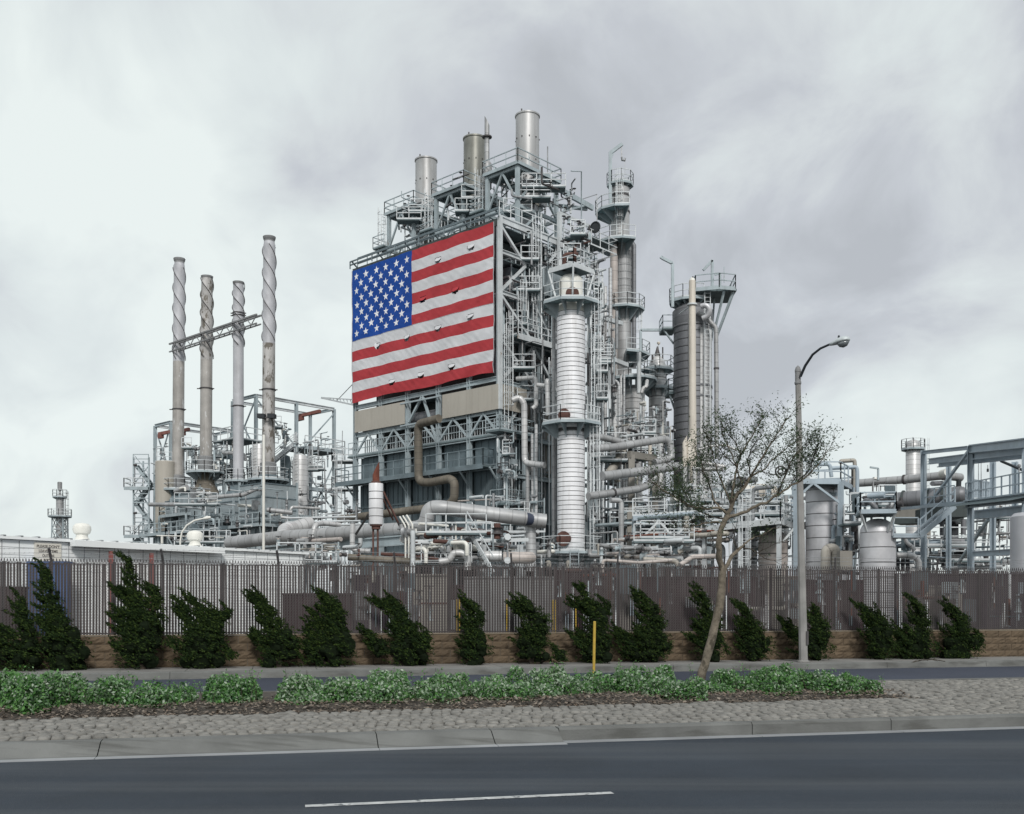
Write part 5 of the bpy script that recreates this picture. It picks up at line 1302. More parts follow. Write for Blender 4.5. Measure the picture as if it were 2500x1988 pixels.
for zz, lab in ((0, 0),):
    p0 = at(1614, 812, 86); part('platform_deck', MB().box((p0.x, 85, p0.z), (p0.x+1.1, 87, p0.z+.12)), 'deck', sb)
    part('railing', rail_mb([V((p0.x+1.1, 85, p0.z+.12)), V((p0.x, 85, p0.z+.12)), V((p0.x, 87, p0.z+.12))]), 'bluesteel', sb); part('strut', MB().bar(V((p0.x+.1, 85.2, p0.z)), at(1645, 840, 85.5), .12, .12), 'bluesteel', sb)
sb = thing('side_balcony', 'small railed balcony low on the left flank of the broad dark column', 'balcony', at(1630, 968, 86)); p0 = at(1628, 968, 86)
part('platform_deck', MB().box((p0.x, 85, p0.z), (p0.x+.8, 87, p0.z+.25)), 'deck', sb); part('railing', rail_mb([V((p0.x+.8, 85, p0.z+.2)), V((p0.x, 85, p0.z+.2)), V((p0.x, 87, p0.z+.2))]), 'bluesteel', sb)
part('strut', MB().bar(V((p0.x+.1, 85.2, p0.z)), at(1647, 1000, 85.5), .12, .12), 'bluesteel', sb)
# slim cream stack in front of it, with a guy ring
cs = thing('cream_stack', 'slim cream coloured stack standing in front of the broad dark column', 'smokestack', V((at(1691, 1200, 80).x, 80, 6)))
xx = at(1690, 1200, 80).x
part('shell', MB().tube([V((xx+.12, 80, 6)), V((xx+.02, 80, zat(950, 80))), V((xx, 80, zat(686, 80)))], [.29, .28, .255], 18), 'cream', cs)
part('cap', MB().lathe((xx, 80, zat(686, 80)), [(.25, 0), (.2, .15), (.05, .28), (0, .3)], 14, close=False), 'creamwhite', cs)
part('guy_ring', MB().lathe((xx, 80, zat(744, 80)), [(.27, -.06), (.40, -.06), (.40, .06), (.27, .06)], 14, close=False).bar(V((xx, 80, zat(744, 80))), V((xx-.6, 82.5, zat(744, 80))), .08, .08), 'palesteel', cs)
part('tip_fitting', MB().bar(V((xx, 80, zat(682, 80))), V((xx+.05, 80, zat(676, 80))), .2, .12), 'galvdark', cs)
for px, yt, yb, lb in ((1672, 1060, 1120, 'left one of two short cream exhausts with slanted black mouths'), (1683, 1058, 1110, 'right one of two short cream exhausts with slanted black mouths')):
    c = at(px, yb+20, 72); r_ = .17; t = zat(yt, 72); K = 12; cs = thing('slanted_exhaust', lb, 'exhaust pipe', c, 'cream exhausts by the cream stack')
    ring = [V((c.x+math.cos(2*math.pi*k/K)*r_, 72+math.sin(2*math.pi*k/K)*r_, c.z)) for k in range(K)]; tp = [V((p.x, p.y, t-.35+(p.x-c.x)/r_*.28)) for p in ring]
    m__ = MB(); m__.add(ring+tp, [(k, (k+1) % K, K+(k+1) % K, K+k) for k in range(K)], True); part('flue', m__, 'cream', cs)
    m__ = MB(); m__.add([p-V((0, 0, .02)) for p in tp], [tuple(range(K))]); part('black_mouth', m__, 'black', cs)  # black disc closing the flue under its rim
# ================================================================== FOUR-STACK HEATER UNIT (LEFT)
LO = (-23.8, 100.0)
def PL(a, b, z=0.0): return PG(a, b, z, LO)
def lbox(a0, a1, b0, b1, z0, z1): return MB().obox(PL(a0, b0, z0), AX*(a1-a0), BX*(b1-b0), V((0, 0, z1-z0)))
heater_b = [0.0, B_of(582, 0, LO), B_of(502, 0, LO), B_of(434, 0, LO)]
def strake_stack(label, b, ytop, w_top, w_low, ystr0, ystr1, m_up, m_low, zb, ysleeve, taper=True, xoff=0.0, fl_y=()):
    P = PL(0, b, 0); Y = P.y; k = Y/FPX; r0 = w_low/2*k; r1 = w_top/2*k*.86; zt = zat(ytop, Y); zs0 = zat(ystr0, Y); zs1 = zat(ystr1, Y); sw = .055*Y/100
    # helical strakes: a twisted lobed shell plus the dark edge of each fin
    th = thing('strake_stack', label, 'smokestack', V((P.x, Y, zb)), 'tall stacks with spiral strakes')
    part('lower_shell', MB().tube([V((P.x, Y, zb)), V((P.x+xoff*.6, Y, zs0))], [r0, r0*.97], 24), m_low, th)
    n = 30; m = 90; vs = []; pitch = (zs1-zs0)/4.6
    for i in range(m+1):
        f = i/m; z = zs0+(zt-.25-zs0)*f; r = r0*.97+(r1-r0*.97)*f
        if taper and f > .93: r *= 1-(f-.93)*2.2
        for j in range(n):
            a = 2*math.pi*j/n; ph = 3*(a)+2*math.pi*z/pitch*1.0
            bump = max(0, math.cos(ph))**3*.085*(1 if f < .96 else 0)*min(1, f*14)
            vs.append(V((P.x+xoff*(.6+.4*f)+math.cos(a)*(r+bump), Y+math.sin(a)*(r+bump), z)))
    mb = MB(); mb.add(vs, [(i*n+j, i*n+(j+1) % n, (i+1)*n+(j+1) % n, (i+1)*n+j) for i in range(m) for j in range(n)], True)
    part('upper_shell', mb, m_up, th)
    for s_ in range(3):
        pts = []
        for i in range(100):
            z = zs0+.2+(zs1-zs0-.2)*i/99; f = (z-zs0)/(zt-zs0); r = r0*.97+(r1-r0*.97)*f+.10
            a = -(2*math.pi*z/pitch)/3+2*math.pi*s_/3; pts.append(V((P.x+xoff*(.6+.4*f)+math.cos(a)*r, Y+math.sin(a)*r, z)))
        part('strake', MB().tube(pts, .035, 4, smooth=False), 'galvdark', th)
    part('lip', MB().lathe((P.x+xoff, Y, zt), [(r1*.85, -.4), (r1*1.02, -.25), (r1*1.10, -.05), (r1*1.10, 0), (r1*.9, 0), (r1*.9, -.8), (0, -.8)], 24, close=False), 'sleeve', th)
    zsl = zat(ysleeve, Y)
    part('base_sleeve', MB().lathe((P.x, Y, 0), [(r0*1.28, zb), (r0*1.28, zsl), (r0*1.02, zsl+.12)], 24), 'sleeve', th)
    for yy in fl_y:
        z = zat(yy, Y); part('flange', MB().lathe((P.x+xoff*.5, Y, z), [(r0*.96, -.06), (r0*1.12, -.05), (r0*1.12, .05), (r0*.96, .06)], 24, close=False).bar(V((P.x-r0*1.45, Y, z)), V((P.x+r0*1.45, Y, z)), .08, .10), 'galvdark', th)
    return th, P, Y, r0
strake_stack('tall lilac-grey spiral-straked stack with a tan lower half, leftmost of the four', heater_b[3], 632, 30, 28, 884, 655, 'stack_lilac', 'stack_tan', 12.6, 1163, xoff=.18, fl_y=(1000,))
strake_stack('mottled peeling spiral-straked stack, second from the left and shorter', heater_b[2], 675, 31, 29, 880, 680, 'stack_peel', 'stack_tan', 13.2, 1117, False, xoff=.15, fl_y=(949,))
strake_stack('clean pale lilac spiral-straked stack, shortest, third from the left', heater_b[1], 689, 29, 26, 850, 692, 'stack_lilac', 'stack_lilac', 13.0, 1175, False, fl_y=(765, 771, 992))
strake_stack('tallest spiral-straked stack with flaking dark lower half, rightmost of the four', heater_b[0], 579, 33, 31, 840, 600, 'stack_lilac', 'stack_peel', 12.2, 1132, xoff=.1, fl_y=(952,))
# light boxes on the right stack
lb_ = thing('floodlight_pair', 'pair of dark boxed floodlights on the rightmost straked stack', 'floodlight', at(645, 1012, 98.8))
for x in (634, 659): part('lamp_box', MB().obox(at(x-7, 1020, 98.6), V((.65, .1, 0)), V((.1, .6, 0)), V((0, 0, .42))), 'dark', lb_)
part('bar', MB().bar(at(634, 1020, 99), at(659, 1020, 99), .1, .1), 'galvdark', lb_)
# link truss through all four
tr = thing('link_truss', 'long narrow lattice truss tying the four straked stacks together', 'truss', PL(-.9, 0, 29.2))
def PLz(b, y_px): P = PL(-.75, b, 0); P.z = zat(y_px, P.y); return P
zt_, zb_ = 30.1, 29.35; b0, b1 = -.0, heater_b[3]+.5
b0 = .9
for z, w_ in ((30.15, .16), (29.3, .12)): 
    part('chord', MB().bar(PL(-.72, b0, z), PL(-.72, b1, z), w_, w_).bar(PL(-.25, b0, z), PL(-.25, b1, z), w_, w_), 'sleeve', tr)
lc = MB(); k = 0; b = b0
while b < b1-.6:
    lc.bar(PL(-.72, b, 29.3 if k % 2 else 30.15), PL(-.72, b+.95, 30.15 if k % 2 else 29.3), .07, .07); lc.bar(PL(-.72, b, 29.3), PL(-.25, b+.95, 29.3), .06, .06); b += .95; k += 1
part('lacing', lc, 'sleeve', tr)
# heaters under the stacks
hz = [(13.4, 'furnace box with clean ribbed flanks under the rightmost straked stack', 1.95, 13.97, 2.0), (12.6, 'small stepped furnace box under the shortest straked stack', 1.5, 14.3, 1.35), (13.4, 'stained furnace box with a rusty brown cone under the mottled stack', 1.9, 15.7, 2.0), (12.9, 'furnace box half hidden by the beige drum, under the leftmost straked stack', 1.7, 14.3, 1.9)]
for (b, (zt, lab, hw, zpl, rpl)) in zip(heater_b, hz):
    P = PL(0, b, 0); th = thing('furnace', lab, 'furnace', P, 'furnaces below the straked stacks')
    part('radiant_drum', MB().lathe(P, [(2.45, 0), (2.45, 8.9), (2.3, 9.2)], 30), 'casing_light', th)
    ri = MB()
    for k in range(24):
        a = 2*math.pi*k/24; u = V((math.cos(a), math.sin(a), 0)); ri.bar(P+u*2.48+V((0, 0, 6.9)), P+u*2.48+V((0, 0, 9.0)), .10, .10)
    for z in (6.9, 4.4, 2.2): ri.lathe(P, [(2.45, z-.06), (2.56, z-.06), (2.56, z+.06), (2.45, z+.06)], 30, close=False)
    part('stiffener', ri, 'casing', th)
    part('convection_box', MB().obox(P-AX*hw-BX*hw+V((0, 0, 9.6)), AX*hw*2, BX*hw*2, V((0, 0, zt-9.6))), 'casing_light', th)
    st = MB()
    for z in (9.7, 10.9, 12.0, zt-.1):
        if z < zt: st.obox(P-AX*(hw+.06)-BX*(hw+.06)+V((0, 0, z)), AX*(hw*2+.12), BX*(hw*2+.12), V((0, 0, .10)))
    part('stiffener', st, 'casing', th)
    for sx in (-1, 1):
        for sy in (-1, 1): part('corner_post', MB().obox(P+AX*(sx*hw-.09)+BX*(sy*hw-.09)+V((0, 0, 9.2)), AX*.18, BX*.18, V((0, 0, zt-9.2+.3))), 'bluesteel', th)
    part('offtake_cone', MB().lathe(P, [(min(1.6, hw*.9), zt), (.95, zt+1.0), (.9, zpl)], 20), 'casing' if 'rusty' not in lab else 'clad_brown', th)
    ring_platform(th, (P.x, P.y), zpl, .8, rpl, seg=14, brk=.9)
    hw2 = 2.95
    c = [P+AX*(s1*hw2)+BX*(s2*hw2)+V((0, 0, 9.3)) for s1, s2 in ((-1, -1), (1, -1), (1, 1), (-1, 1))]
    part('platform_deck', MB().obox(c[0]-V((0, 0, .1)), AX*hw2*2, BX*hw2*2, V((0, 0, .12))), 'deck', th); part('platform_edge', MB().bar(c[0], c[1], .08, .30).bar(c[0], c[3], .08, .30), 'bluesteel', th)
    part('railing', rail_mb(c, True, h=1.15, r=.04), 'bluesteel', th)
    for s1, s2 in ((-1, -1), (1, -1), (-1, 1)): part('strut', MB().bar(P+AX*s1*2.9+BX*s2*2.9+V((0, 0, 9.2)), P+AX*s1*1.8+BX*s2*1.8+V((0, 0, 6.6)), .12, .12), 'bluesteel', th)
# second stepped platform ring at left
for (a, b, z, l, w_, lab) in ((-2.4, 11.2, 11.1, 5.0, 5.5, 'railed step platform on the heater unit between the two left straked stacks'), (-2.2, 19.6, 7.0, 4.5, 4.6, 'lowest railed platform at the left foot of the heater unit'), (-3.0, 3.9, 10.1, 3.4, 4.6, 'railed catwalk in front of the shortest straked stack')):
    th = thing('catwalk', lab, 'catwalk', PL(a, b, z)); part('platform_deck', lbox(a, a+l, b, b+w_, z, z+.12), 'deck', th)
    c = [PL(a, b, z+.12), PL(a+l, b, z+.12), PL(a+l, b+w_, z+.12), PL(a, b+w_, z+.12)]; part('railing', rail_mb(c, True, r=.04), 'bluesteel', th)
    part('edge_beam', MB().bar(c[0], c[1], .08, .3).bar(c[0], c[3], .08, .3), 'bluesteel', th)
    for q in (c[0], c[1], c[3]): part('leg', MB().bar(q, V((q.x, q.y, 0)), .2, .2), 'bluesteel', th)
# beige drum, silos
q = at(403, 1127, 111); th = thing('beige_drum', 'tall smooth beige drum at the left flank of the heater unit', 'tank', V((q.x, 111, 0)))
part('shell', MB().lathe((q.x, 111, 0), [(1.02, 0), (1.02, q.z-.1), (.9, q.z), (0, q.z+.02)], 28, close=False), 'beige_panel', th); part('drum_rim', MB().lathe((q.x, 111, 0), [(1.02, 9.5), (1.1, 9.5), (1.1, 9.7), (1.02, 9.7)], 28, close=False), 'casing', th)
for (px, yt, w_, Y, lab, m_) in ((633, 1082, 38, 108, 'pale ladder-sided silo right behind the tallest straked stack', 'clad'), (733, 1108, 38, 108, 'stout pale silo under the dark railed deck of the right gantry', 'clad'), (697, 1110, 26, 109, 'dark ribbed silo left of the stout pale one', 'casing')):
    x = (px-1250)/FPX*Y; zt = zat(yt, Y); r = w_/2*Y/FPX; th = thing('silo', lab, 'silo', (x, Y, 0)); part('shell', MB().lathe((x, Y, 0), [(r, 6), (r, zt-.8), (r*.8, zt-.2), (0, zt)], 26, close=False), m_, th)
    part('ladder', ladder_mb((x-r*.3, Y-r-.1, 8), zt, V((0, -1, 0)), False), 'palesteel', th)
# gantries
def gantry(label, corner_px, ytop, Y, la, lb_, levels, hoist_pts, ztz=None, red=True, nb=2):
    x = (corner_px-1250)/FPX*Y; o = (x, Y); z = zat(ytop, Y); th = thing('gantry', label, 'gantry', (x, Y, 0))
    def Q(a, b, zz): return PG(a, b, zz, o)
    for a in [la*i/nb for i in range(nb+1)]: beam('post', Q(a, 0, 0), Q(a, 0, z), .32, .32, 'bluesteel', th, 'i')
    for b in (lb_,): beam('post', Q(0, b, 0), Q(0, b, z), .32, .32, 'bluesteel', th, 'i'); beam('post', Q(la, b, 0), Q(la, b, z), .3, .3, 'bluesteel', th, 'i')
    for zz in levels:
        beam('beam', Q(0, 0, z+zz), Q(la, 0, z+zz), .25, .36, 'palesteel', th, 'i'); beam('beam', Q(0, 0, z+zz), Q(0, lb_, z+zz), .25, .36, 'bluesteel', th, 'i')
        beam('beam', Q(0, lb_, z+zz), Q(la, lb_, z+zz), .22, .3, 'palesteel', th, 'i'); beam('beam', Q(la, 0, z+zz), Q(la, lb_, z+zz), .22, .3, 'bluesteel', th, 'i')
    beam('brace', Q(0, .1, z-.4), Q(0, lb_-.1, z-6), .13, .13, 'bluesteel', th); beam('brace', Q(0, lb_-.1, z-.4), Q(0, .1, z-6), .13, .13, 'bluesteel', th)
    beam('brace', Q(la, 0, z-.5), Q(la/nb*(nb-1), 0, z-6), .13, .13, 'bluesteel', th); beam('brace', Q(la/nb*(nb-1), 0, z-6.2), Q(la, 0, z-12), .13, .13, 'bluesteel', th); beam('brace', Q(la, 0, z-6.4), Q(la-3, 0, z-12), .13, .13, 'bluesteel', th)
    beam('brace', Q(.1, 0, z-.4), Q(la/nb, 0, z-5), .12, .12, 'bluesteel', th)
    for (p, q_) in hoist_pts: part('hoist_rail', MB().bar(at(*p), at(*q_), .3, .36), 'redhoist', th); part('hoist_trolley', MB().bar(at(*p)-V((0, 0, .3)), at(*p).lerp(at(*q_), .3)-V((0, 0, .3)), .4, .5), 'redhoist', th)
    return th, Q, z
gantry('blue-grey gantry frame behind the two left straked stacks', 417, 1031, 118, 8.0, 3.6, (0, -6.3), (((388, 1060, 119), (418, 1054, 118)), ((446, 1052, 118.5), (462, 1048, 118))))
th, Q, zg = gantry('taller blue-grey gantry with a red hoist, right of the tallest straked stack', 625, 966, 112, 10.6, 4.6, (0,), (((722, 1018, 118), (782, 1004, 116)),))
part('upper_deck', MB().obox(Q(5.4, -1.5, zat(1095, 116)), AX*5.6, BX*4.4, V((0, 0, .15))), 'deck', th); part('railing', rail_mb([Q(5.4, -1.5, zat(1095, 116)), Q(11, -1.5, zat(1095, 116)), Q(11, 2.9, zat(1095, 116))], h=1.3, r=.04), 'palesteel', th)
part('deck_edge', MB().bar(Q(5.4, -1.5, zat(1095, 116)), Q(11, -1.5, zat(1095, 116)), .1, .4), 'bluesteel', th)
part('lower_deck', MB().obox(Q(1.5, -1.5, zat(1192, 115)), AX*9.4, BX*2, V((0, 0, .15))), 'deck', th); part('railing', rail_mb([Q(1.5, -1.5, zat(1192, 115)), Q(10.9, -1.5, zat(1192, 115))], h=1.3, r=.04), 'palesteel', th); part('deck_edge', MB().bar(Q(1.5, -1.5, zat(1192, 115)), Q(10.9, -1.5, zat(1192, 115)), .1, .4), 'bluesteel', th)
part('middle_deck', MB().obox(Q(-3.2, -1.0, zat(1075, 110)), AX*3.4, BX*4.4, V((0, 0, .2))), 'deck', th); part('railing', rail_mb([Q(-3.2, 3.4, zat(1073, 110)), Q(-3.2, -1.0, zat(1073, 110)), Q(2.2, -1, zat(1073, 110))], h=1.3, r=.04), 'palesteel', th)
st = thing('stair_flight', 'steep blue-grey stair flight climbing right between stack and gantry', 'stairs', at(664, 1125, 106)); p, q = at(664, 1127, 106), at(724, 1078, 108)
for d_ in (0, .8): part('stringer', MB().bar(p+V((0, d_, 0)), q+V((0, d_, 0)), .1, .35), 'palesteel', st); part('railing', MB().bar(p+V((0, d_, 1)), q+V((0, d_, 1)), .06, .06).bar(p+V((0, d_, .5)), q+V((0, d_, .5)), .05, .05).bar(p+V((0, d_, 0)), p+V((0, d_, 1)), .06, .06).bar(q+V((0, d_, 0)), q+V((0, d_, 1)), .06, .06).bar(p.lerp(q, .5)+V((0, d_, 0)), p.lerp(q, .5)+V((0, d_, 1)), .06, .06), 'palesteel', st)
for k in range(14): c = p.lerp(q, (k+.5)/14); part('tread', MB().box((c.x-.14, c.y, c.z-.02), (c.x+.14, c.y+.8, c.z+.02)), 'deck', st)
# stair tower at the far left
st = thing('stair_tower', 'zigzag steel stair tower at the far left of the heater unit', 'stairs', (at(352, 1300, 116).x, 116, 0)); x0, x1 = at(334, 1300, 116).x, at(371, 1300, 116).x
for x in (x0, x1):
    for y in (115, 118): part('post', MB().bar(V((x, y, 0)), V((x, y, zat(1120, 116))), .16, .16), 'bluesteel', st)
zz = 0.; k = 0
while zz < zat(1150, 116):
    a, b = (x0, x1) if k % 2 == 0 else (x1, x0)
    part('stair_flight', MB().bar(V((a, 115.3, zz)), V((b, 115.3, zz+2.2)), .12, .3).bar(V((a, 116.3, zz)), V((b, 116.3, zz+2.2)), .12, .3).bar(V((a, 115.3, zz+1)), V((b, 115.3, zz+3.2)), .06, .06), 'bluesteel', st)
    tr_ = MB()
    for j in range(8): c = V((a, 115.3, zz)).lerp(V((b, 115.3, zz+2.2)), (j+.5)/8); tr_.box((c.x-.15, c.y, c.z), (c.x+.15, c.y+1, c.z+.05))
    part('tread_run', tr_, 'deck', st); part('railing', rail_mb([V((x0, 114.9, zz+2.2)), V((x1, 114.9, zz+2.2))], r=.04), 'bluesteel', st); zz += 2.2; k += 1
for (yy, lab, xl) in ((1196, 'upper cantilevered railed landing left of the stair tower', 314), (1312, 'lower cantilevered railed landing left of the stair tower', 314)):
    p0 = at(xl, yy, 116); p1 = at(372, yy, 116); th = thing('landing', lab, 'landing', p0, 'cantilevered landings at the far left')
    part('platform_deck', MB().box((p0.x, 114.6, p0.z), (p1.x, 116.5, p0.z+.15)), 'deck', th); part('railing', rail_mb([V((p0.x, 116.5, p0.z+.1)), V((p0.x, 114.6, p0.z+.1)), V((p0.x+2.2, 114.6, p0.z+.1))], r=.045), 'palesteel', th)
    part('edge_beam', MB().bar(V((p0.x, 114.6, p0.z)), V((p1.x, 114.6, p0.z)), .1, .35), 'bluesteel', th); part('strut', MB().bar(p0+V((1.2, 0, 0)), at(362, yy+38, 116), .13, .13).bar(V((p0.x+.6, 115, p0.z+.1)), at(365, yy-60, 116), .12, .12), 'bluesteel', th)
    part('lamp_mast', MB().bar(V((p0.x+1.2, 114.7, p0.z)), V((p0.x+1.2, 114.7, p0.z+2.6)), .05, .05).tube([V((p0.x+1.05, 114.7, p0.z+2.6)), V((p0.x+1.4, 114.7, p0.z+2.65))], .13, 8), 'galvdark', th)
# instrument tower between unit and building
tw_ = thing('ladder_tower', 'thin laddered access tower just left of the flag building', 'tower', (at(838, 1300, 98).x, 98, 0)); xa, xb = at(822, 1300, 98).x, at(862, 1300, 98).x
for x in (xa, (xa+xb)/2, xb): part('post', MB().bar(V((x, 98, 0)), V((x, 98, zat(1092, 98))), .1, .1), 'bluesteel', tw_)
for yy in (1130, 1198): z = zat(yy, 98); part('platform_deck', MB().box((xa-.3, 97, z), (xb+.4, 99, z+.12)), 'deck', tw_); part('railing', rail_mb([V((xa-.3, 99, z)), V((xa-.3, 97, z)), V((xb+.4, 97, z))], h=1.2, r=.035), 'palesteel', tw_)
part('caged_ladder', ladder_mb((xa+.4, 96.9, 2), zat(1130, 98), V((0, -1, 0)), True), 'palesteel', tw_); part('brace', MB().bar(V((xa-.2, 97.2, zat(1200, 98))), V((xb, 97.2, zat(1250, 98))), .1, .1), 'bluesteel', tw_)
part('lamp_mast', MB().bar(at(835, 1130, 97), at(836, 1052, 97), .06, .06), 'galv', tw_)
ar = thing('boom_arm', 'thin horizontal boom arm sticking left from the building below the flag', 'boom', at(868, 990, 93)); p, q = at(868, 990, 93), at(785, 972, 99)
part('chord', MB().bar(p, q, .14, .14).bar(p+V((0, 0, .5)), q+V((0, 0, .05)), .10, .10), 'palesteel', ar); part('stay', MB().bar(p+V((0, 0, 2.2)), q.lerp(p, .45), .05, .05), 'galv', ar)
lc = MB()
for k in range(10): a = p.lerp(q, k/10); b = p.lerp(q, (k+.5)/10); lc.bar(a, b+V((0, 0, .45*(1-k/10))), .05, .05)
part('lacing', lc, 'palesteel', ar)

# ================================================================== PIPEWORK CLUTTER (each bundle a thing, every run a part)
def clutter(label, x0, x1, y0, y1, Y, n, seed, pal=('palesteel', 'clad_grey', 'galv', 'creamwhite', 'bluesteel'), rs=(.035, .05, .08, .12), rails=1, dY=2.5, boxes=2, cat='pipework', vert=.45):
    r = random.Random(seed); th = thing('pipework', label, cat, at((x0+x1)/2, y1, Y)); k = Y/FPX; w_, h_ = (x1-x0)*k, (y1-y0)*k
    X0 = at(x0, y1, Y).x; Z0 = max(.1, zat(y1, Y)); Z1 = zat(y0, Y)
    def clampx(v): return max(X0, min(X0+w_, v))
    for i in range(n):
        p = V((X0+r.random()*w_, Y+r.uniform(-dY, dY), Z0+r.random()*(Z1-Z0))); pts = [p]
        for s_ in range(r.choice((1, 2, 2, 3))):
            u = r.random(); L = r.uniform(.15, .8)
            if u < vert: q = pts[-1]+V((0, 0, r.choice((-1, 1))*L*(Z1-Z0)*.6))
            elif u < .8: d_ = AX if r.random() < .5 else -BX; q = pts[-1]+d_*r.choice((-1, 1))*L*w_*.6
            else: q = pts[-1]+BX*r.choice((-1, 1))*L*2
            q.z = max(Z0, min(Z1, q.z)); q.x = clampx(q.x); q.y = max(Y-dY*1.4, min(Y+dY*1.4, q.y))
            if (q-pts[-1]).length > .2 and (len(pts) < 2 or (q-pts[-1]).normalized().dot((pts[-2]-pts[-1]).normalized()) < .85): pts.append(q)
        if len(pts) < 2: continue
        rad = r.choice(rs); part('pipe_run', MB().tube(pts, rad, 7, rad*2.5), r.choice(pal), th)
        if r.random() < .45:      # a valve with its hand wheel
            c = pts[0].lerp(pts[1], .5); d_ = (pts[1]-pts[0]).normalized()
            vv = part('valve', MB().tube([c-d_*.18, c-d_*.08, c+d_*.08, c+d_*.18], [rad*1.9, rad*1.2, rad*1.2, rad*1.9], 7).bar(c, c+V((0, 0, .35)), .05, .05), r.choice(('bluesteel', 'galvdark', 'galv')), th); part('hand_wheel', MB().lathe(c+V((0, 0, .35)), [(.03, 0), (.16, 0), (.16, .03), (.03, .03)], 8), 'galvdark', vv)
    for i in range(rails):
        z = Z0+r.random()*(Z1-Z0)*.8; a = X0+r.random()*w_*.4; b = a+r.uniform(.35, .6)*w_; yy = Y-dY
        part('grating', MB().box((a, yy, z-.1), (b, yy+1.1, z)), 'deck', th); part('railing', rail_mb([V((a, yy, z)), V((b, yy, z))], r=.03), 'palesteel', th)
    for i in range(boxes):
        c = V((X0+r.random()*w_*.8, Y+r.uniform(-1, 1), Z0+r.random()*(Z1-Z0)*.7)); part('junction_box', MB().obox(c, AX*r.uniform(.3, .9), BX*.3, V((0, 0, r.uniform(.3, 1.0)))), r.choice(('casing_light', 'galv', 'casing')), th)
    for i in range(max(2, n//7)):
        x = X0+r.random()*w_; part('support_post', MB().bar(V((x, Y+r.uniform(-dY, dY), 0)), V((x, Y+r.uniform(-dY, dY)*.2, Z0+(Z1-Z0)*r.uniform(.4, 1))), .10, .10), r.choice(('bluesteel', 'palesteel')), th)
    return th
WARM = ('clad_beige', 'clad_grey', 'clad_pink', 'palesteel', 'rustbrown')
clutter('tangle of pale valves between the two left straked stacks', 448, 490, 1080, 1150, 113, 16, 1)
clutter('valve tangle on the upper deck between the mottled and the shortest stack', 535, 562, 1070, 1170, 108, 18, 2)
clutter('bright instrument tangle on the gantry deck right of the tallest straked stack', 668, 712, 1040, 1090, 106, 20, 3)
clutter('small-bore pipes around the furnace tops of the heater unit', 440, 700, 1195, 1265, 97.5, 28, 4, boxes=3, rs=(.05, .07, .1, .16))
clutter('pipes and posts along the foot of the heater unit', 400, 700, 1270, 1335, 96, 30, 5, rs=(.05, .08, .12))
clutter('bluish pipework under the right gantry of the heater unit', 700, 815, 1190, 1330, 104, 46, 6, pal=('bluesteel', 'palesteel', 'galv', 'clad_grey'), rails=3)
clutter('pipe and ladder tangle between the heater unit and the flag building', 790, 880, 1230, 1340, 90, 30, 7, rails=2)
clutter('crowded valves on the balcony beside the building corner, under the walkway', 1215, 1262, 1062, 1170, 78.3, 26, 8, pal=('bluesteel', 'palesteel', 'galv'), dY=.8, rs=(.04, .06, .09))
clutter('small pipes in the gap between the kinked pipe run and the white column', 1150, 1330, 1200, 1300, 77, 34, 9, boxes=3)
clutter('ground-level pipework in front of the building, left of the big silencer', 690, 890, 1318, 1385, 60, 34, 10, pal=WARM, rs=(.05, .08, .13), rails=2, dY=2)
clutter('dense ground-level pipework in the front centre behind the fence', 990, 1240, 1285, 1385, 60, 60, 11, pal=('creamwhite', 'clad_grey', 'galv', 'rustbrown', 'palesteel'), rs=(.05, .08, .12, .2), rails=3, dY=2.5)
clutter('bright valves and pipes around the white column foot', 1240, 1350, 1300, 1390, 68, 26, 12, rs=(.05, .09, .14), dY=2)
clutter('upper blue-grey pipework right beside the white column top', 1432, 1475, 640, 760, 80, 30, 13, pal=('bluesteel', 'palesteel', 'galv'), rails=2, dY=1.5)
clutter('tangle of lines right of the white column, above the middle ring deck', 1434, 1500, 780, 1010, 80, 60, 14, pal=('bluesteel', 'palesteel', 'galv', 'clad_grey', 'galvdark'), rails=5, dY=2.5, vert=.6)
clutter('pipes behind the second pipe loop, below the middle ring deck', 1434, 1560, 1020, 1180, 82, 56, 15, pal=('bluesteel', 'palesteel', 'galvdark', 'clad_beige', 'casing'), rails=3, dY=3, vert=.5)
clutter('silvery fittings between the pale short column and the domed one', 1520, 1640, 990, 1140, 84, 60, 16, rails=4, dY=2)
clutter('shadowed pipework under the long loops right of the white column', 1440, 1660, 1200, 1300, 78, 60, 17, pal=('bluesteel', 'galvdark', 'casing', 'galv'), rails=3, dY=3)
clutter('rusty low pipework behind the fence left of the leaning tree', 1450, 1760, 1300, 1388, 66, 56, 18, pal=('clad_beige', 'clad_pink', 'rust', 'palesteel', 'clad_grey'), rs=(.06, .1, .16), rails=2)
clutter('pipework seen through the tree crown', 1640, 1830, 1180, 1290, 74, 64, 19, rs=(.05, .09, .14, .22), rails=4, boxes=4)
clutter('blue steel and pipes between the tree and the lamp post', 1790, 1960, 1190, 1380, 68, 60, 20, pal=('bluesteel_right', 'palesteel', 'clad_grey', 'galv'), rails=4, boxes=4, rs=(.06, .09, .14))
clutter('small lines between the two banded vessels on the right', 2040, 2110, 1200, 1380, 60, 30, 21, pal=('bluesteel_right', 'galvdark', 'clad_grey', 'palesteel'), rails=2, dY=1.5)
clutter('distant blue-grey pipework under the right-hand steel bridge', 2190, 2480, 1310, 1390, 62, 60, 22, pal=('bluesteel_right', 'galvdark', 'clad_grey', 'palesteel', 'casing'), rails=4)
clutter('far pale equipment seen between the bridge posts at the right', 2370, 2480, 1225, 1320, 90, 44, 23, pal=('palesteel', 'clad_pink', 'galv', 'clad_grey'), rails=3, boxes=5)
clutter('valves on the deck of the drum platform beside the squat vessel', 2095, 2185, 1215, 1258, 56, 22, 24, pal=('galvdark', 'bluesteel_right', 'clad_grey'), rs=(.05, .09, .16), dY=1)

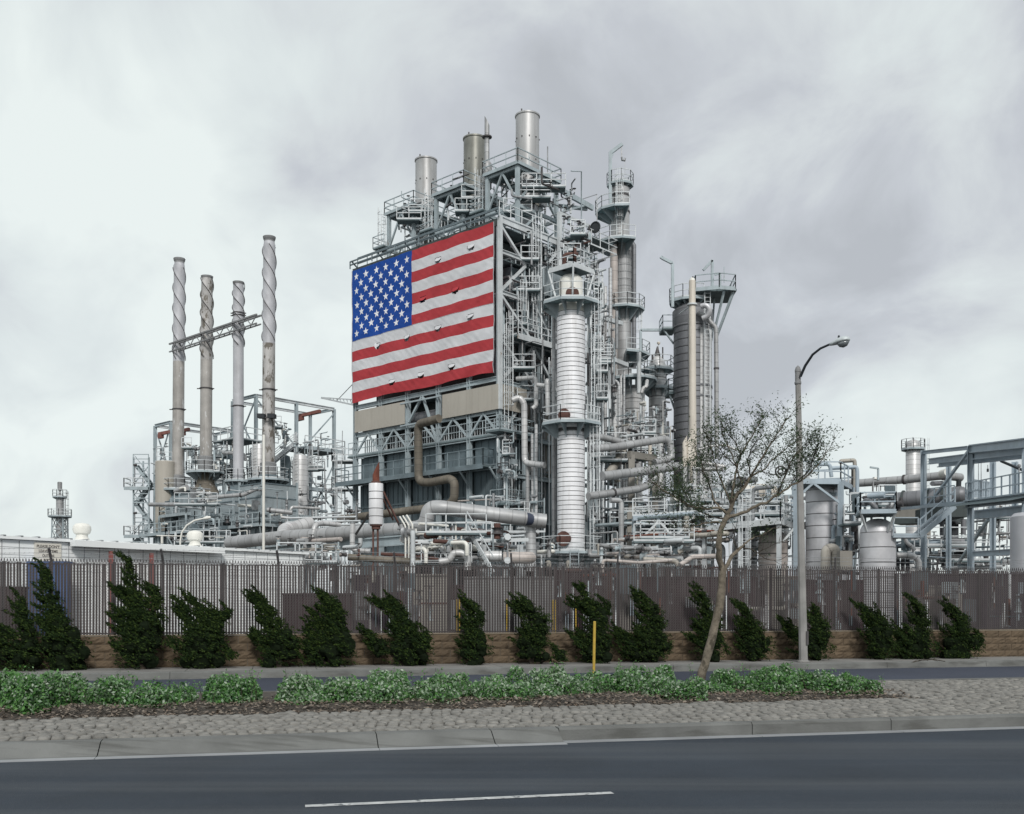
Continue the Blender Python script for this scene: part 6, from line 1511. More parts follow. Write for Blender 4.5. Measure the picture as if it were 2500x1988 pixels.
LIGHT = ('clad_grey', 'galv', 'bluesteel_right', 'clad_beige', 'rustbrown', 'rust', 'casing')
clutter('small pipes and posts close behind the fence, left of the centre', 800, 1110, 1395, 1545, 33.2, 30, 31, pal=LIGHT, rs=(.02, .03, .05, .07), rails=0, boxes=3, dY=.6, vert=.97)
clutter('small pipes and posts close behind the fence, around the marker post', 1360, 1640, 1395, 1545, 33.8, 34, 32, pal=LIGHT, rs=(.02, .03, .05, .07), rails=0, boxes=3, dY=.6, vert=.97)
clutter('small pipes and posts close behind the fence, from tree to lamp post', 1690, 2100, 1395, 1545, 33.6, 40, 33, pal=LIGHT, rs=(.02, .03, .05, .08), rails=0, boxes=4, dY=.6, vert=.97)
clutter('small pipes and posts close behind the fence at the far right', 2190, 2500, 1395, 1540, 34.4, 26, 34, pal=LIGHT, rs=(.02, .03, .05, .07), rails=0, boxes=3, dY=.6, vert=.97)

clutter('pipe and brace tangle under the leftmost roof stack deck', 975, 1085, 500, 590, 94, 34, 41, pal=('palesteel', 'bluesteel', 'galv'), rs=(.04, .06, .09), rails=2, dY=2.2, boxes=2)
clutter('pipe and brace tangle under the middle roof stack deck', 1090, 1215, 460, 560, 90, 36, 42, pal=('palesteel', 'bluesteel', 'galv', 'galvdark'), rs=(.04, .06, .09), rails=2, dY=2.2, boxes=2)
clutter('pipe and brace tangle under the tallest roof stack deck', 1225, 1400, 450, 545, 87, 42, 43, pal=('palesteel', 'bluesteel', 'galv', 'galvdark'), rs=(.04, .06, .09), rails=3, dY=2.4, boxes=3)
clutter('fittings on the upper right corner deck above the white column', 1370, 1440, 545, 660, 80, 34, 44, pal=('palesteel', 'bluesteel', 'galvdark', 'rustbrown'), rs=(.04, .06, .1), rails=3, dY=1.5)
clutter('dense small piping inside the open right face, upper part', 1240, 1350, 590, 820, 83.5, 50, 45, pal=('palesteel', 'bluesteel', 'galv', 'casing_light'), rs=(.04, .06, .1), rails=3, dY=1.8, boxes=3, vert=.6)
clutter('dense small piping inside the open right face, lower part', 1235, 1350, 840, 1060, 82, 50, 46, pal=('palesteel', 'bluesteel', 'galv', 'clad_grey'), rs=(.04, .06, .1), rails=2, dY=1.6, boxes=3, vert=.6)
clutter('ladders and lines on the left slope of the tallest slender column', 1440, 1500, 820, 960, 90, 26, 47, pal=('palesteel', 'clad_grey', 'galv'), rs=(.05, .08, .12), rails=2, dY=1.5, vert=.7)

clutter('fine pale pipes and rails inside the taller gantry, right of the silos', 715, 805, 1060, 1190, 112, 34, 51, pal=('palesteel', 'bluesteel', 'galv'), rs=(.05, .08), rails=4, dY=2, boxes=1)
clutter('fine pale pipes and rails between the gantry frames, behind the shortest straked stack', 515, 640, 1085, 1185, 116, 40, 52, pal=('palesteel', 'bluesteel', 'galv'), rs=(.05, .08, .12), rails=4, dY=2, boxes=2)
clutter('fine pale pipes and rails inside the left gantry frame', 372, 450, 1090, 1200, 119, 24, 53, pal=('palesteel', 'bluesteel', 'galv'), rs=(.05, .08), rails=3, dY=2, boxes=1)
# ================================================================== NAMED PIPES
BG = 'clad_beige'
pipe('brown-stained pipe dropping from the beige panels, kinking right, then back left', [(1072, 1022, 81.8), (1040, 1031, 83), (1021, 1036, 84), (1022, 1178, 84), (1052, 1178, 83.2), (1098, 1169, 81.5), (1110, 1178, 81), (1109, 1222, 81), (1090, 1236, 81.6), (960, 1252, 86.3), (830, 1268, 91)], 21, 'clad_brown', 1.1, 14)
pipe('huge pale duct pipe with a swan neck running right in front of the building', [(560, 1326, 72), (690, 1312, 68), (1000, 1292, 62), (1038, 1286, 61.5), (1048, 1240, 61.5), (1080, 1240, 61.3), (1300, 1269, 62.5), (1332, 1273, 62.6)], 31, 'clad_grey', 1.1, 20, flanges=())
pipe('dark blue wrapped sleeve on the huge pale duct pipe', [(1283, 1267, 62.3), (1309, 1270, 62.55)], 33, 'navy', 0, 20, name='pipe_sleeve', cat='pipe sleeve')
pipe('vertical pale pipe dropping from the right end of the huge duct', [(1296, 1272, 63), (1296, 1395, 63)], 25, 'clad_fine', 0, 16)
pipe('fat silvery U-bend pipe at the left end of the front pipe rack', [(760, 1278, 78), (718, 1290, 77), (695, 1294, 76), (690, 1318, 74), (712, 1330, 73), (780, 1322, 70)], 34, 'clad', 1.2, 18)
pipe('twin bright downcomer pipe near the left end of the rack, left one', [(766, 1400, 66), (766, 1281, 66), (790, 1278, 67), (830, 1282, 68)], 12, 'clad', .6, 12)
pipe('short white pipe with a slanted open top in front of the rack', [(861, 1278, 60), (860, 1340, 60), (872, 1345, 60), (905, 1346, 60)], 13, 'clad', .5, 12)
pipe('lower silver pipe pair end, under the dark sleeve, left length', [(1170, 1358, 58), (1225, 1358, 58)], 26, 'clad', 0, 16)
pipe('lower silver pipe pair end, rust-spotted right length', [(1228, 1362, 58), (1288, 1362, 58), (1296, 1362, 58.4)], 29, 'clad_pink', .3, 16)
pipe('rust-spotted brown header pipe low in front of the silencer legs', [(850, 1360, 58), (900, 1364, 58), (1045, 1374, 58)], 17, 'clad_brown', .5, 12)
pipe('second brown header pipe under the silencer, higher one', [(930, 1352, 59), (1060, 1364, 59), (1085, 1372, 59)], 10, 'rustbrown', .5, 10)
pipe('thick silver drum-ended pipe resting low at the centre', [(1072, 1372, 57), (1098, 1368, 57), (1106, 1350, 57), (1130, 1350, 57), (1142, 1362, 57), (1142, 1392, 57)], 17, 'clad', .5, 12)
for i, px in enumerate((990, 998, 1007)):
    pipe(('leftmost', 'middle', 'rightmost')[i]+' of three slim parallel white conduits bending at the top in front of the duct', [(px, 1400, 58), (px, 1285-i*2, 58), (px-14, 1262-i*2, 58.5)], 4.4, 'creamwhite', .3, 8, group='three slim white conduits')
pipe('grey post-like pipe right of the three slim conduits', [(1008, 1400, 57), (1008, 1296, 57)], 12, 'palesteel', 0, 8)
pipe('lilac hooked pipe dropping beside the building corner', [(1250, 978, 77), (1268, 970, 77), (1280, 985, 77), (1281, 1130, 77), (1300, 1133, 76.4), (1330, 1136, 75.8)], 15, 'clad', .9, 16)
pipe('small upright hooked pipe high between the corner and the white column', [(1262, 925, 80), (1305, 922, 79), (1309, 930, 79), (1309, 990, 79), (1300, 998, 79)], 11, 'clad', .7, 12)
pipe('bright upright pipe tight against the left of the white column', [(1312, 940, 78), (1335, 943, 77.5), (1336, 925, 77), (1338, 1015, 77)], 11, 'clad', .5, 12)
pipe('straight riser left of the lilac hooked pipe foot, beside the column', [(1309, 1036, 77), (1309, 1160, 77), (1309, 1270, 77)], 8, 'clad_fine', 0, 10)
pipe('slim riser parallel to the one beside the white column', [(1299, 1060, 77.3), (1300, 1270, 77.3)], 7, 'clad_fine', 0, 10)
pipe('grey riser reaching the ground under the lilac hooked pipe', [(1288, 1138, 77), (1288, 1290, 77)], 10, 'clad_grey', 0, 12)
pipe('smooth grey pipe running full height along the left edge of the white column', [(1352, 745, 76), (1352, 1330, 76)], 9, 'clad_grey', 0, 12)
for px, y0, y1, w, m_, lab, Y in ((1478, 700, 1100, 9, 'clad', 'bright ribbed riser right of the white column top, left of two', 88), (1490, 655, 1130, 9, 'clad_fine', 'bright ribbed riser right of the white column top, right of two', 89),
                             (1516, 915, 1160, 6, 'clad', 'slim bright riser near the pale short column', 84), (1524, 905, 1165, 5, 'clad_fine', 'slimmest bright riser just right of its twin', 84), (1571, 960, 1130, 7, 'clad', 'upright pipe between the pale short column and the domed one', 86),
                             (1587, 1070, 1160, 9, 'cream', 'short cream pipe standing under the domed column', 80), (1560, 860, 960, 11, 'palesteel', 'plain pale post under the fan-shaped balcony', 87), (1612, 1080, 1200, 16, 'clad', 'thick bright riser behind the first long loop', 83), (1535, 1020, 1160, 24, 'clad', 'broad banded riser left of the domed column', 85)):
    pipe(lab, [(px, y0, Y), (px, y1, Y)], w, m_, 0, 12)
pipe('hooked pipe arch just right of the white column, upper one', [(1440, 808, 79), (1468, 805, 79.5), (1473, 815, 79.5), (1473, 905, 79.5), (1470, 920, 79)], 9, 'clad', .6, 12)
pipe('bold hooked pipe arch curving down in the middle right', [(1452, 948, 80), (1475, 942, 80), (1492, 942, 80.3), (1500, 955, 80.3), (1501, 1075, 80.3)], 14, 'clad', .9, 14)
pipe('thinner hooked pipe arch nested above the bold one', [(1476, 930, 81), (1505, 930, 81.3), (1511, 940, 81.3), (1512, 1160, 81.3)], 7, 'clad_fine', .6, 10)
pipe('hooked pipe arch reaching the narrow domed column', [(1566, 960, 85), (1570, 948, 85), (1578, 944, 85), (1580, 930, 86)], 9, 'clad', .5, 10)
pipe('longest grey loop pipe sweeping right and folding back, top one', [(1440, 1096, 74), (1500, 1092, 75.2), (1600, 1076, 77.5), (1634, 1070, 78.3), (1640, 1118, 78.3), (1622, 1124, 78.0), (1598, 1130, 77.5)], 19, 'clad_grey', 1.0, 18)
pipe('fat grey pipe of the second long loop running right under the first', [(1470, 1163, 73), (1560, 1152, 75), (1640, 1140, 77), (1668, 1140, 78)], 23, 'clad_grey', .8, 18)
pipe('third banded pipe below the two long loops', [(1436, 1212, 72.5), (1500, 1203, 74), (1560, 1194, 75.3), (1588, 1182, 76), (1600, 1165, 76.3)], 19, 'clad_grey', .9, 16, flanges=((0, .95),))
pipe('slanting thick brownish pipe leaning down-left behind the loops', [(1525, 1085, 81), (1505, 1130, 80), (1485, 1160, 79)], 22, 'clad_beige', .8, 14)
pipe('banded pipe just above the first long loop, leaving the white column', [(1430, 1066, 76), (1470, 1068, 77), (1520, 1080, 78)], 16, 'clad_grey', .6, 14)
pipe('banded upright pipe with a foot bend, running right along the ground', [(1490, 1222, 70), (1514, 1222, 70.3), (1517, 1235, 70.3), (1517, 1350, 70.3), (1535, 1356, 70.2), (1680, 1345, 70)], 13, 'clad_grey', .7, 14)
pipe('pinkish low pipe with a round joint above the fence top', [(1470, 1400, 60), (1472, 1370, 60), (1480, 1368, 60), (1560, 1374, 60), (1640, 1368, 60)], 8, 'clad_pink', .4, 12)
pipe('second thicker pinkish pipe following on the right', [(1570, 1366, 61), (1650, 1370, 61), (1655, 1382, 61)], 13, 'clad_beige', .4, 12)
pipe('sloping pale pipe rising right, close to the leaning tree', [(1660, 1380, 60), (1690, 1360, 60.5), (1745, 1358, 61), (1760, 1362, 61)], 12, 'clad_pink', .6, 12)
pipe('mustard grey standpipe with a foot bend left of the tree', [(1676, 1260, 67), (1676, 1335, 67), (1668, 1346, 67), (1655, 1350, 67)], 13, 'clad_beige', .5, 12)
pipe('horizontal tan pipe stub left of the tree trunk', [(1684, 1293, 68), (1720, 1298, 68)], 13, 'clad_pink', .3, 12)
pipe('short silver standpipe loop left of the tree trunk', [(1690, 1325, 66), (1706, 1325, 66), (1709, 1332, 66), (1709, 1356, 66)], 9, 'clad', .4, 12)
pipe('tall banded standpipe under the two slanted exhausts', [(1672, 1118, 72), (1672, 1250, 72)], 10, 'clad', .0, 12, flanges=((0, .62),))
pipe('second banded standpipe behind the tree crown', [(1695, 1150, 74), (1697, 1240, 74)], 9, 'clad', .0, 12)
pipe('long pale pipe end poking right through the crown, upper', [(1700, 1128, 80), (1770, 1140, 80)], 10, 'clad', 0, 12)
pipe('long pale pipe end poking right through the crown, lower', [(1690, 1145, 79), (1765, 1146, 79)], 11, 'clad_grey', 0, 12)
pipe('thin arched white line leaving the broad column foot', [(1704, 1098, 82), (1730, 1090, 82), (1770, 1086, 82), (1800, 1100, 82)], 6, 'clad', .8, 8)
pipe('large grey downpipe on the right flank of the broad dark column', [(1702, 762, 83), (1722, 772, 83), (1738, 790, 83), (1748, 800, 83), (1749, 900, 83), (1750, 1120, 83)], 11, 'clad_grey', 1.0, 14, flanges=((4, .0),))
pipe('curled elbow pipe on the shoulder of the broad dark column', [(1712, 748, 82.4), (1724, 745, 82.2), (1733, 755, 82.2), (1729, 772, 82.4), (1715, 778, 82.6)], 13, 'silver', .5, 14)
# pipes on the heater unit
pipe('drum-ended duct on the heater unit left of the mottled stack', [(430, 1200, 102), (455, 1190, 100)], 14, 'clad_grey', 0, 14)
pipe('long stained duct across the furnace fronts with dark joints', [(510, 1215, 97), (595, 1208, 96.5), (612, 1200, 96.4), (628, 1193, 97)], 10, 'clad_grey', .7, 14, flanges=((0, .92),))
pipe('bright short pipe with two drops near the stained furnace box', [(480, 1204, 99), (500, 1205, 98.6), (516, 1206, 98.5)], 9, 'clad', 0, 12, flanges=((1, .2),))
pipe('long low duct at the left foot of the heater unit', [(366, 1232, 108), (440, 1232, 104)], 10, 'clad_grey', 0, 12)
pipe('silver capped pipe lying on the lower catwalk at the right', [(652, 1245, 94), (705, 1251, 94), (714, 1252, 94)], 12, 'clad_grey', .3, 14, flanges=((0, .15),))
pipe('short capped pipe stub below the silver one', [(686, 1263, 94), (708, 1265, 94)], 7, 'clad', 0, 10)
pipe('small bent pipe right of the furnaces', [(708, 1250, 96), (712, 1238, 96), (780, 1242, 98)], 7, 'clad', .4, 10)
pipe('overhead white line looping from the third straked stack', [(545, 1106, 107), (570, 1107, 105), (596, 1108, 106), (600, 1125, 106)], 8, 'clad_grey', .6, 10)
for lab, x0, x1, y, Y, w in (('upper long blue-grey line on the rack left of the building', 700, 870, 1262, 84, 5), ('middle long pale line on the rack left of the building', 700, 880, 1272, 82, 4.5), ('lower long pale line on the rack left of the building', 720, 900, 1280, 80, 5), ('pale line running under the huge duct, high one', 1010, 1300, 1300, 66, 6), ('pale line running under the huge duct, low one', 1040, 1290, 1335, 64, 9), ('thin tan line on pegs in front of the dark casing', 1100, 1230, 1222, 80, 4)):
    pipe(lab, [(x0, y+(x1-x0)*.02, Y+2), (x1, y-(x1-x0)*.03 if 'tan' in lab else y, Y)], w, 'clad_pink' if 'tan' in lab else 'palesteel', 0, 8)
# upright silencer with a rusty slanted exhaust
Y = 58.; c = at(918, 1500, Y).x
sl_ = thing('silencer', 'white upright silencer with a rusty slanted exhaust, held on thin legs', 'silencer', V((c, Y, 0)))
r = 17.5*Y/FPX; z0, z1 = zat(1281, Y), zat(1181, Y)
part('drum', MB().lathe((c, Y, 0), [(r*.96, z0), (r, z0+.05), (r, z1-.06), (r*.97, z1)], 28), 'whiteclad', sl_)
bn = MB()
for f in (.2, .39, .62, .80): z = z0+(z1-z0)*f; bn.lathe((c, Y, 0), [(r, z-.02), (r+.012, z-.015), (r+.012, z+.015), (r, z+.02)], 28, close=False)
part('band', bn, 'seamline', sl_); part('bottom_flange', MB().lathe((c, Y, 0), [(r*.5, z0-.28), (r*.62, z0-.26), (r*.62, z0-.1), (r*.85, z0-.08), (r*.85, z0+.01)], 24), 'rustbrown', sl_)
part('top_flange', MB().lathe((c, Y, 0), [(r*.6, z1), (r*.66, z1+.02), (r*.66, z1+.13), (r*.5, z1+.15)], 24), 'rustbrown', sl_)
K = 16; re = r*.48; ring = [V((c+math.cos(2*math.pi*k/K)*re, Y+math.sin(2*math.pi*k/K)*re, z1+.1)) for k in range(K)]; tp = [V((p.x, p.y, z1+.85+(p.x-c)/re*.40)) for p in ring]
m__ = MB(); m__.add(ring+tp, [(k, (k+1) % K, K+(k+1) % K, K+k) for k in range(K)], True); part('exhaust', m__, 'rust', sl_)
m__ = MB(); m__.add([p-V((0, 0, .04)) for p in tp], [tuple(range(K))]); part('black_mouth', m__, 'black', sl_)  # black disc set into the exhaust opening
for dx in (-.16, .10): part('leg', MB().bar(V((c+dx, Y, 2.5)), V((c+dx, Y, z0-.2)), .08 if dx < 0 else .12, .1), 'rustbrown', sl_)
part('stay', MB().bar(V((c+r, Y, z1-.45)), at(988, 1310, Y+1), .09, .09).bar(V((c+r, Y, z1-.9)), at(960, 1270, Y+1), .07, .07), 'rustbrown', sl_); part('stay', MB().bar(V((c-r, Y, z0+.6)), at(868, 1306, Y), .11, .11), 'black', sl_)
# rack girder below the huge duct and the slanting ladder/stair
rk = thing('pipe_rack', 'long pale steel pipe rack running below the huge duct', 'pipe rack', at(700, 1345, 68))
beam('girder', at(640, 1346, 72), at(1000, 1318, 61), .28, .62, 'bluesteel', rk, 'i')
for x, Y_ in ((725, 69), (870, 65), (1000, 61), (1090, 60), (1180, 60), (1270, 60)): p = at(x, 1330, Y_); beam('post', V((p.x, p.y, 0)), p, .26, .26, 'palesteel', rk, 'i')
beam('beam', at(1008, 1325, 60), at(1290, 1318, 61), .16, .22, 'palesteel', rk); beam('beam', at(1008, 1325, 62.5), at(1290, 1318, 63.5), .16, .22, 'palesteel', rk)
m__ = MB(); m__.add([at(1008, 1323, 60), at(1180, 1321, 60.2), at(1180, 1321, 62.8), at(1008, 1323, 62.5)], [(0, 1, 2, 3)]); part('grating', m__, 'deck', rk)
part('railing', rail_mb([at(1008, 1323, 60), at(1200, 1320, 60.3)], h=1.1, r=.035), 'palesteel', rk); part('railing', rail_mb([at(1160, 1300, 64), at(1330, 1300, 66)], h=1.1, r=.035), 'palesteel', rk)
beam('brace', at(1008, 1385, 59), at(1045, 1345, 59), .14, .14, 'palesteel', rk)
st = thing('stair_flight', 'steep pale stair flight slanting down to the right behind the fence', 'stairs', at(1185, 1400, 57)); p, q = at(1200, 1395, 56.5), at(1140, 1288, 58.5)
p = at(1205, 1400, 56.5)
for d_ in (0, .8): part('stringer', MB().bar(p+V((0, d_, 0)), q+V((0, d_, 0)), .08, .26), 'palesteel', st)
part('railing', MB().bar(p+V((0, 0, .9)), q+V((0, 0, .9)), .05, .05), 'palesteel', st)
for k in range(12): c_ = p.lerp(q, (k+.5)/12); part('tread', MB().box((c_.x-.12, c_.y, c_.z), (c_.x+.12, c_.y+.8, c_.z+.03)), 'deck', st)

# diagonal struts/ trays right of the white column
for lab, p, q, w in (('pale cable tray slanting right behind the white column neck', (1425, 765, 79), (1517, 790, 84), .32), ('pale cable tray slanting right, lower one', (1462, 865, 80), (1530, 892, 84), .32)):
    solo('cable_tray', MB().bar(at(*p), at(*q), .35, w), 'palesteel', lab, 'cable tray', at(*p))
# support frame in the middle right (concrete-coloured portal and blue deck)
pf = thing('portal_frame', 'tan concrete portal frame carrying the long loop pipes', 'frame', at(1540, 1400, 76)); 
for x, Y_, yt in ((1543, 76, 1110), (1600, 79, 1118), (1540, 74, 1250)): p = at(x, yt, Y_); part('post', MB().obox(V((p.x-.25, Y_, 0)), V((.46, 0, 0)), V((0, .4, 0)), V((0, 0, p.z))), 'clad_beige', pf)
part('crossbeam', MB().bar(at(1535, 1110, 76), at(1600, 1120, 79), .35, .5), 'clad_beige', pf)
dk = thing('elevated_deck', 'railed blue steel deck with V-bracing under it, left of the tree', 'platform', at(1550, 1400, 70))
d0, d1 = at(1545, 1266, 70), at(1735, 1252, 72)
part('deck_plate', MB().bar(d0+V((0, 1, .0)), d1+V((0, 1, 0)), 2.2, .12), 'deck', dk); part('deck_edge', MB().bar(d0, d1, .12, .32), 'bluesteel_right', dk); part('railing', rail_mb([d0+V((0, 0, .15)), d1+V((0, 0, .15))], h=1.2, r=.035), 'palesteel', dk)
for a, b in (((1608, 1272), (1548, 1335)), ((1608, 1272), (1645, 1312)), ((1695, 1258), (1650, 1310))): beam('brace', at(*a, 70), at(*b, 70), .14, .14, 'palesteel', dk)
beam('beam', at(1548, 1342, 70), at(1660, 1334, 71), .16, .26, 'palesteel', dk)
for x in (1548, 1607, 1660, 1730): p = at(x, 1262, 70.5); beam('post', V((p.x, 70.6, 0)), V((p.x, 70.6, d0.z)), .2, .2, 'bluesteel', dk)
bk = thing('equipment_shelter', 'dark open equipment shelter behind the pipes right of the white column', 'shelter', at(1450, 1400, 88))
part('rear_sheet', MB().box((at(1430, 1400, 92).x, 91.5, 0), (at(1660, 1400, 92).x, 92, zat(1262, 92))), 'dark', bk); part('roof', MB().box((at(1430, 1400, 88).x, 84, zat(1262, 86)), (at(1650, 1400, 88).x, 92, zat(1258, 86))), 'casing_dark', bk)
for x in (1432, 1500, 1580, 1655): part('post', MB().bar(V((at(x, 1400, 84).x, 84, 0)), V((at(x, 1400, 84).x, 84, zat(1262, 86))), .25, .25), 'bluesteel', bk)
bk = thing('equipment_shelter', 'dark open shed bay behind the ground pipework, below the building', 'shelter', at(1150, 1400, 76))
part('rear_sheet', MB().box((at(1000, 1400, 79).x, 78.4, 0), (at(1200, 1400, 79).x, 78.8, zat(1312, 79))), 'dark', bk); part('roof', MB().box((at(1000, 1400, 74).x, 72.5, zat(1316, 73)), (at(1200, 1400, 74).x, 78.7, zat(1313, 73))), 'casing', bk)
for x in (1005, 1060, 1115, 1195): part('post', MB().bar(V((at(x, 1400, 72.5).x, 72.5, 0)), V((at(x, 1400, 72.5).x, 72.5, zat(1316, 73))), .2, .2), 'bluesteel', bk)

# ================================================================== RIGHT SIDE
th, x, Y, r = column('large silver vessel with dark bands right of the lamp post, in a blue frame', 2010, 1178, 0, 84, 62, 'silver', .72, name='banded_vessel', dome=.45)
def portal(parent, px0, px1, ytop, Y0, Y1, m='bluesteel_right', w=.28):
    a, b = at(px0, ytop, Y0), at(px1, ytop, Y1)
    for p in (a, b): beam('post', V((p.x, p.y, 0)), p, w, w, m, parent, 'i')
    beam('beam', a, b, w, w*1.2, m, parent, 'i')
fr_ = thing('vessel_frame', 'blue steel frame and railed deck over the large silver vessel', 'steel frame', (x, Y-1.4, 0))
zd = zat(1172, 59); cs4 = [V((x-2.3, Y-2.4, zd)), V((x+.35, Y-2.2, zd)), V((x+2.0, Y+.8, zd)), V((x-1.0, Y+1.8, zd))]
m__ = MB(); m__.add([c-V((0, 0, .1)) for c in cs4]+cs4, [(3, 2, 1, 0), (4, 5, 6, 7), (0, 1, 5, 4), (1, 2, 6, 5), (2, 3, 7, 6), (3, 0, 4, 7)]); part('deck_plate', m__, 'deck', fr_)
part('deck_edge', MB().bar(cs4[0], cs4[1], .1, .3).bar(cs4[1], cs4[2], .1, .3), 'bluesteel_right', fr_); part('railing', rail_mb(cs4, True, h=1.15, r=.032), 'bluesteel_right', fr_)
for c, zb in ((cs4[0], 0), (cs4[1], 3.6), (cs4[2], 3.6)): beam('post', V((c.x, c.y, zb)), c, .26, .26, 'bluesteel_right', fr_)
beam('brace', V((x-1.3, Y-2.3, zd-.1)), V((cs4[1].x, cs4[1].y, zd-1.3)), .12, .12, 'bluesteel_right', fr_); beam('brace', V((x-1.3, Y-2.3, zd-.1)), V((cs4[0].x, cs4[0].y, zd-1.0)), .12, .12, 'bluesteel_right', fr_)
part('lower_frame', MB().bar(V((cs4[1].x, cs4[1].y, 3.6)), V((cs4[2].x+1.2, cs4[2].y, 3.6)), .3, .18), 'dark', fr_)
p = [at(2022, 1180, 61), at(2030, 1150, 61), at(2092, 1140, 62), at(2092, 1330, 62)]
pipe('pale blue square-bent pipe portal over the large silver vessel', [(1990, 1135, 61), (2026, 1133, 61), (2030, 1165, 61)], 9, 'bluesteel_right', .25, 10)
pipe('pale blue pipe dropping right of the large silver vessel', [(2030, 1143, 62), (2092, 1140, 62), (2093, 1155, 62), (2093, 1325, 62)], 9, 'bluesteel_right', .25, 10)
pipe('tan square duct bracket rising behind the silver vessel', [(2052, 1132, 64), (2053, 1126, 64), (2086, 1124, 64), (2087, 1135, 64), (2085, 1230, 64)], 10, 'clad_beige', .1, 4)
solo('control_box', MB().box((at(2051, 1385, 55).x, 55, zat(1392, 55)), (at(2081, 1385, 55).x, 55.5, zat(1345, 55))), 'clad_beige', 'grey-green electrical cabinet in front of the large silver vessel', 'cabinet', at(2066, 1392, 55))
pipe('patched sheet-metal pipe cluster at the foot of the silver vessel', [(2015, 1400, 58), (2016, 1340, 58), (2040, 1338, 58), (2042, 1400, 58)], 24, 'clad_beige', .5, 12)
th, x, Y, r = column('squat silver banded vessel with a domed top, right of the large one', 2143, 1266, 0, 84, 55, 'silver', .80, name='banded_vessel', dome=.38)
zd = zat(1249, 53.5); c4 = [V((x-1.4, Y-1.4, zd)), V((x+.35, Y-1.7, zd)), V((x+1.0, Y+.3, zd)), V((x-.8, Y+1.2, zd))]
m__ = MB(); m__.add([c-V((0, 0, .12)) for c in c4]+c4, [(3, 2, 1, 0), (4, 5, 6, 7), (0, 1, 5, 4), (1, 2, 6, 5), (2, 3, 7, 6), (3, 0, 4, 7)]); part('platform_deck', m__, 'deck', th)
part('deck_edge', MB().bar(c4[0], c4[1], .08, .22).bar(c4[1], c4[2], .08, .22), 'bluesteel_right', th); part('railing', rail_mb(c4, True, h=1.0, r=.03), 'bluesteel_right', th)
for c, f in ((c4[0], .35), (c4[1], .45), (c4[2], .2)): part('strut', MB().bar(c, V((c.x*(1-f)+x*f, c.y*(1-f)+Y*f, zd-1.0)), .10, .10), 'palesteel', th)
pipe('bent pipe on top of the squat vessel, dark grey elbow', [(2110, 1235, 54.5), (2112, 1222, 54.5), (2125, 1225, 54), (2138, 1240, 54), (2140, 1262, 54)], 13, 'clad_dark', .4, 14)
th, x, Y, r = column('low domed tan-white vessel between tree and lamp post', 1887, 1292, 0, 70, 64, 'clad_pink', .7, name='banded_vessel', dome=.5)
th, x, Y, r = column('dark low vessel directly behind the leaning tree', 1818, 1296, 0, 60, 68, 'clad_grey', .8, name='banded_vessel', dome=.5)
dk = thing('elevated_deck', 'railed pale blue deck above the low domed vessels, left of the lamp post', 'platform', at(1720, 1250, 62))
d0, d1, d2 = at(1722, 1292, 64), at(1905, 1272, 60), at(1944, 1287, 64)
part('deck_edge', MB().bar(d0, d1, .12, .36).bar(d1, d2, .12, .36), 'palesteel', dk); m__ = MB(); m__.add([d0, d1, d2, d2+V((-1, 3, 0)), d0+V((0, 3, 0))], [(0, 1, 2, 3, 4)]); part('deck_plate', m__, 'deck', dk)
part('railing', rail_mb([d0, d1, d2], h=1.15, r=.035), 'palesteel', dk)
for c in (d0, d0.lerp(d1, .5), d1, d2): beam('post', V((c.x, c.y+.3, 0)), V((c.x, c.y+.3, c.z)), .22, .22, 'palesteel', dk)
beam('brace', at(1938, 1290, 62), at(1912, 1322, 62), .12, .12, 'palesteel', dk)
solo('caged_ladder', ladder_mb((at(1815, 1400, 58).x, 58, .2), zat(1245, 58), V((0, -1, 0)), True, .5), 'palesteel', 'white caged ladder rising right of the leaning tree trunk', 'ladder', (at(1815, 1400, 58).x, 58, .2))
th = thing('horizontal_drum', 'short cream horizontal drum seen between tree branches', 'drum', at(1850, 1215, 76)); part('shell', MB().tube([at(1845, 1205, 76), at(1884, 1208, 75)], .72, 20), 'cream', th)
p = at(1884, 1208, 75); d_ = (at(1884, 1208, 75)-at(1845, 1205, 76)).normalized(); part('dished_end', MB().tube([p, p+d_*.15, p+d_*.27, p+d_*.33], [.72, .64, .42, .1], 20), 'cream', th)
th = thing('vent_box', 'pale louvred box unit above the cream drum', 'box', at(1800, 1190, 77)); part('casing', MB().box((at(1790, 1230, 78).x, 77.5, zat(1255, 78)), (at(1846, 1230, 78).x, 79.5, zat(1186, 78))), 'creamwhite', th)
lv = MB(); 
for k in range(6): z = zat(1205, 77)+k*.07; lv.box((at(1828, 1200, 77).x, 77.36, z), (at(1842, 1200, 77).x, 77.48, z+.03))
part('louvre', lv, 'galvdark', th)
fr2 = thing('vessel_frame', 'blue steel post frame between the cream drum and the lamp post', 'steel frame', at(1890, 1400, 70))
for x_, yt in ((1876, 1178), (1905, 1180), (1940, 1175)): beam('post', V((at(x_, 1400, 70).x, 70, 0)), at(x_, yt, 70), .28, .28, 'bluesteel_right', fr2)
beam('beam', at(1870, 1180, 70), at(1975, 1166, 68), .2, .32, 'palesteel', fr2); beam('beam', at(1870, 1215, 70), at(1945, 1212, 69), .2, .25, 'bluesteel', fr2)
solo('coiled_hose', (lambda m: (m.tube([at(1907+math.cos(a/3.)*(4+a*.35), 1151-math.sin(a/3.)*(4+a*.35), 70) for a in range(0, 34)], .06, 5), m)[1])(MB()), 'galvdark', 'coiled hose loop hanging on the steel frame beside the lamp post', 'hose', at(1907, 1151, 70))
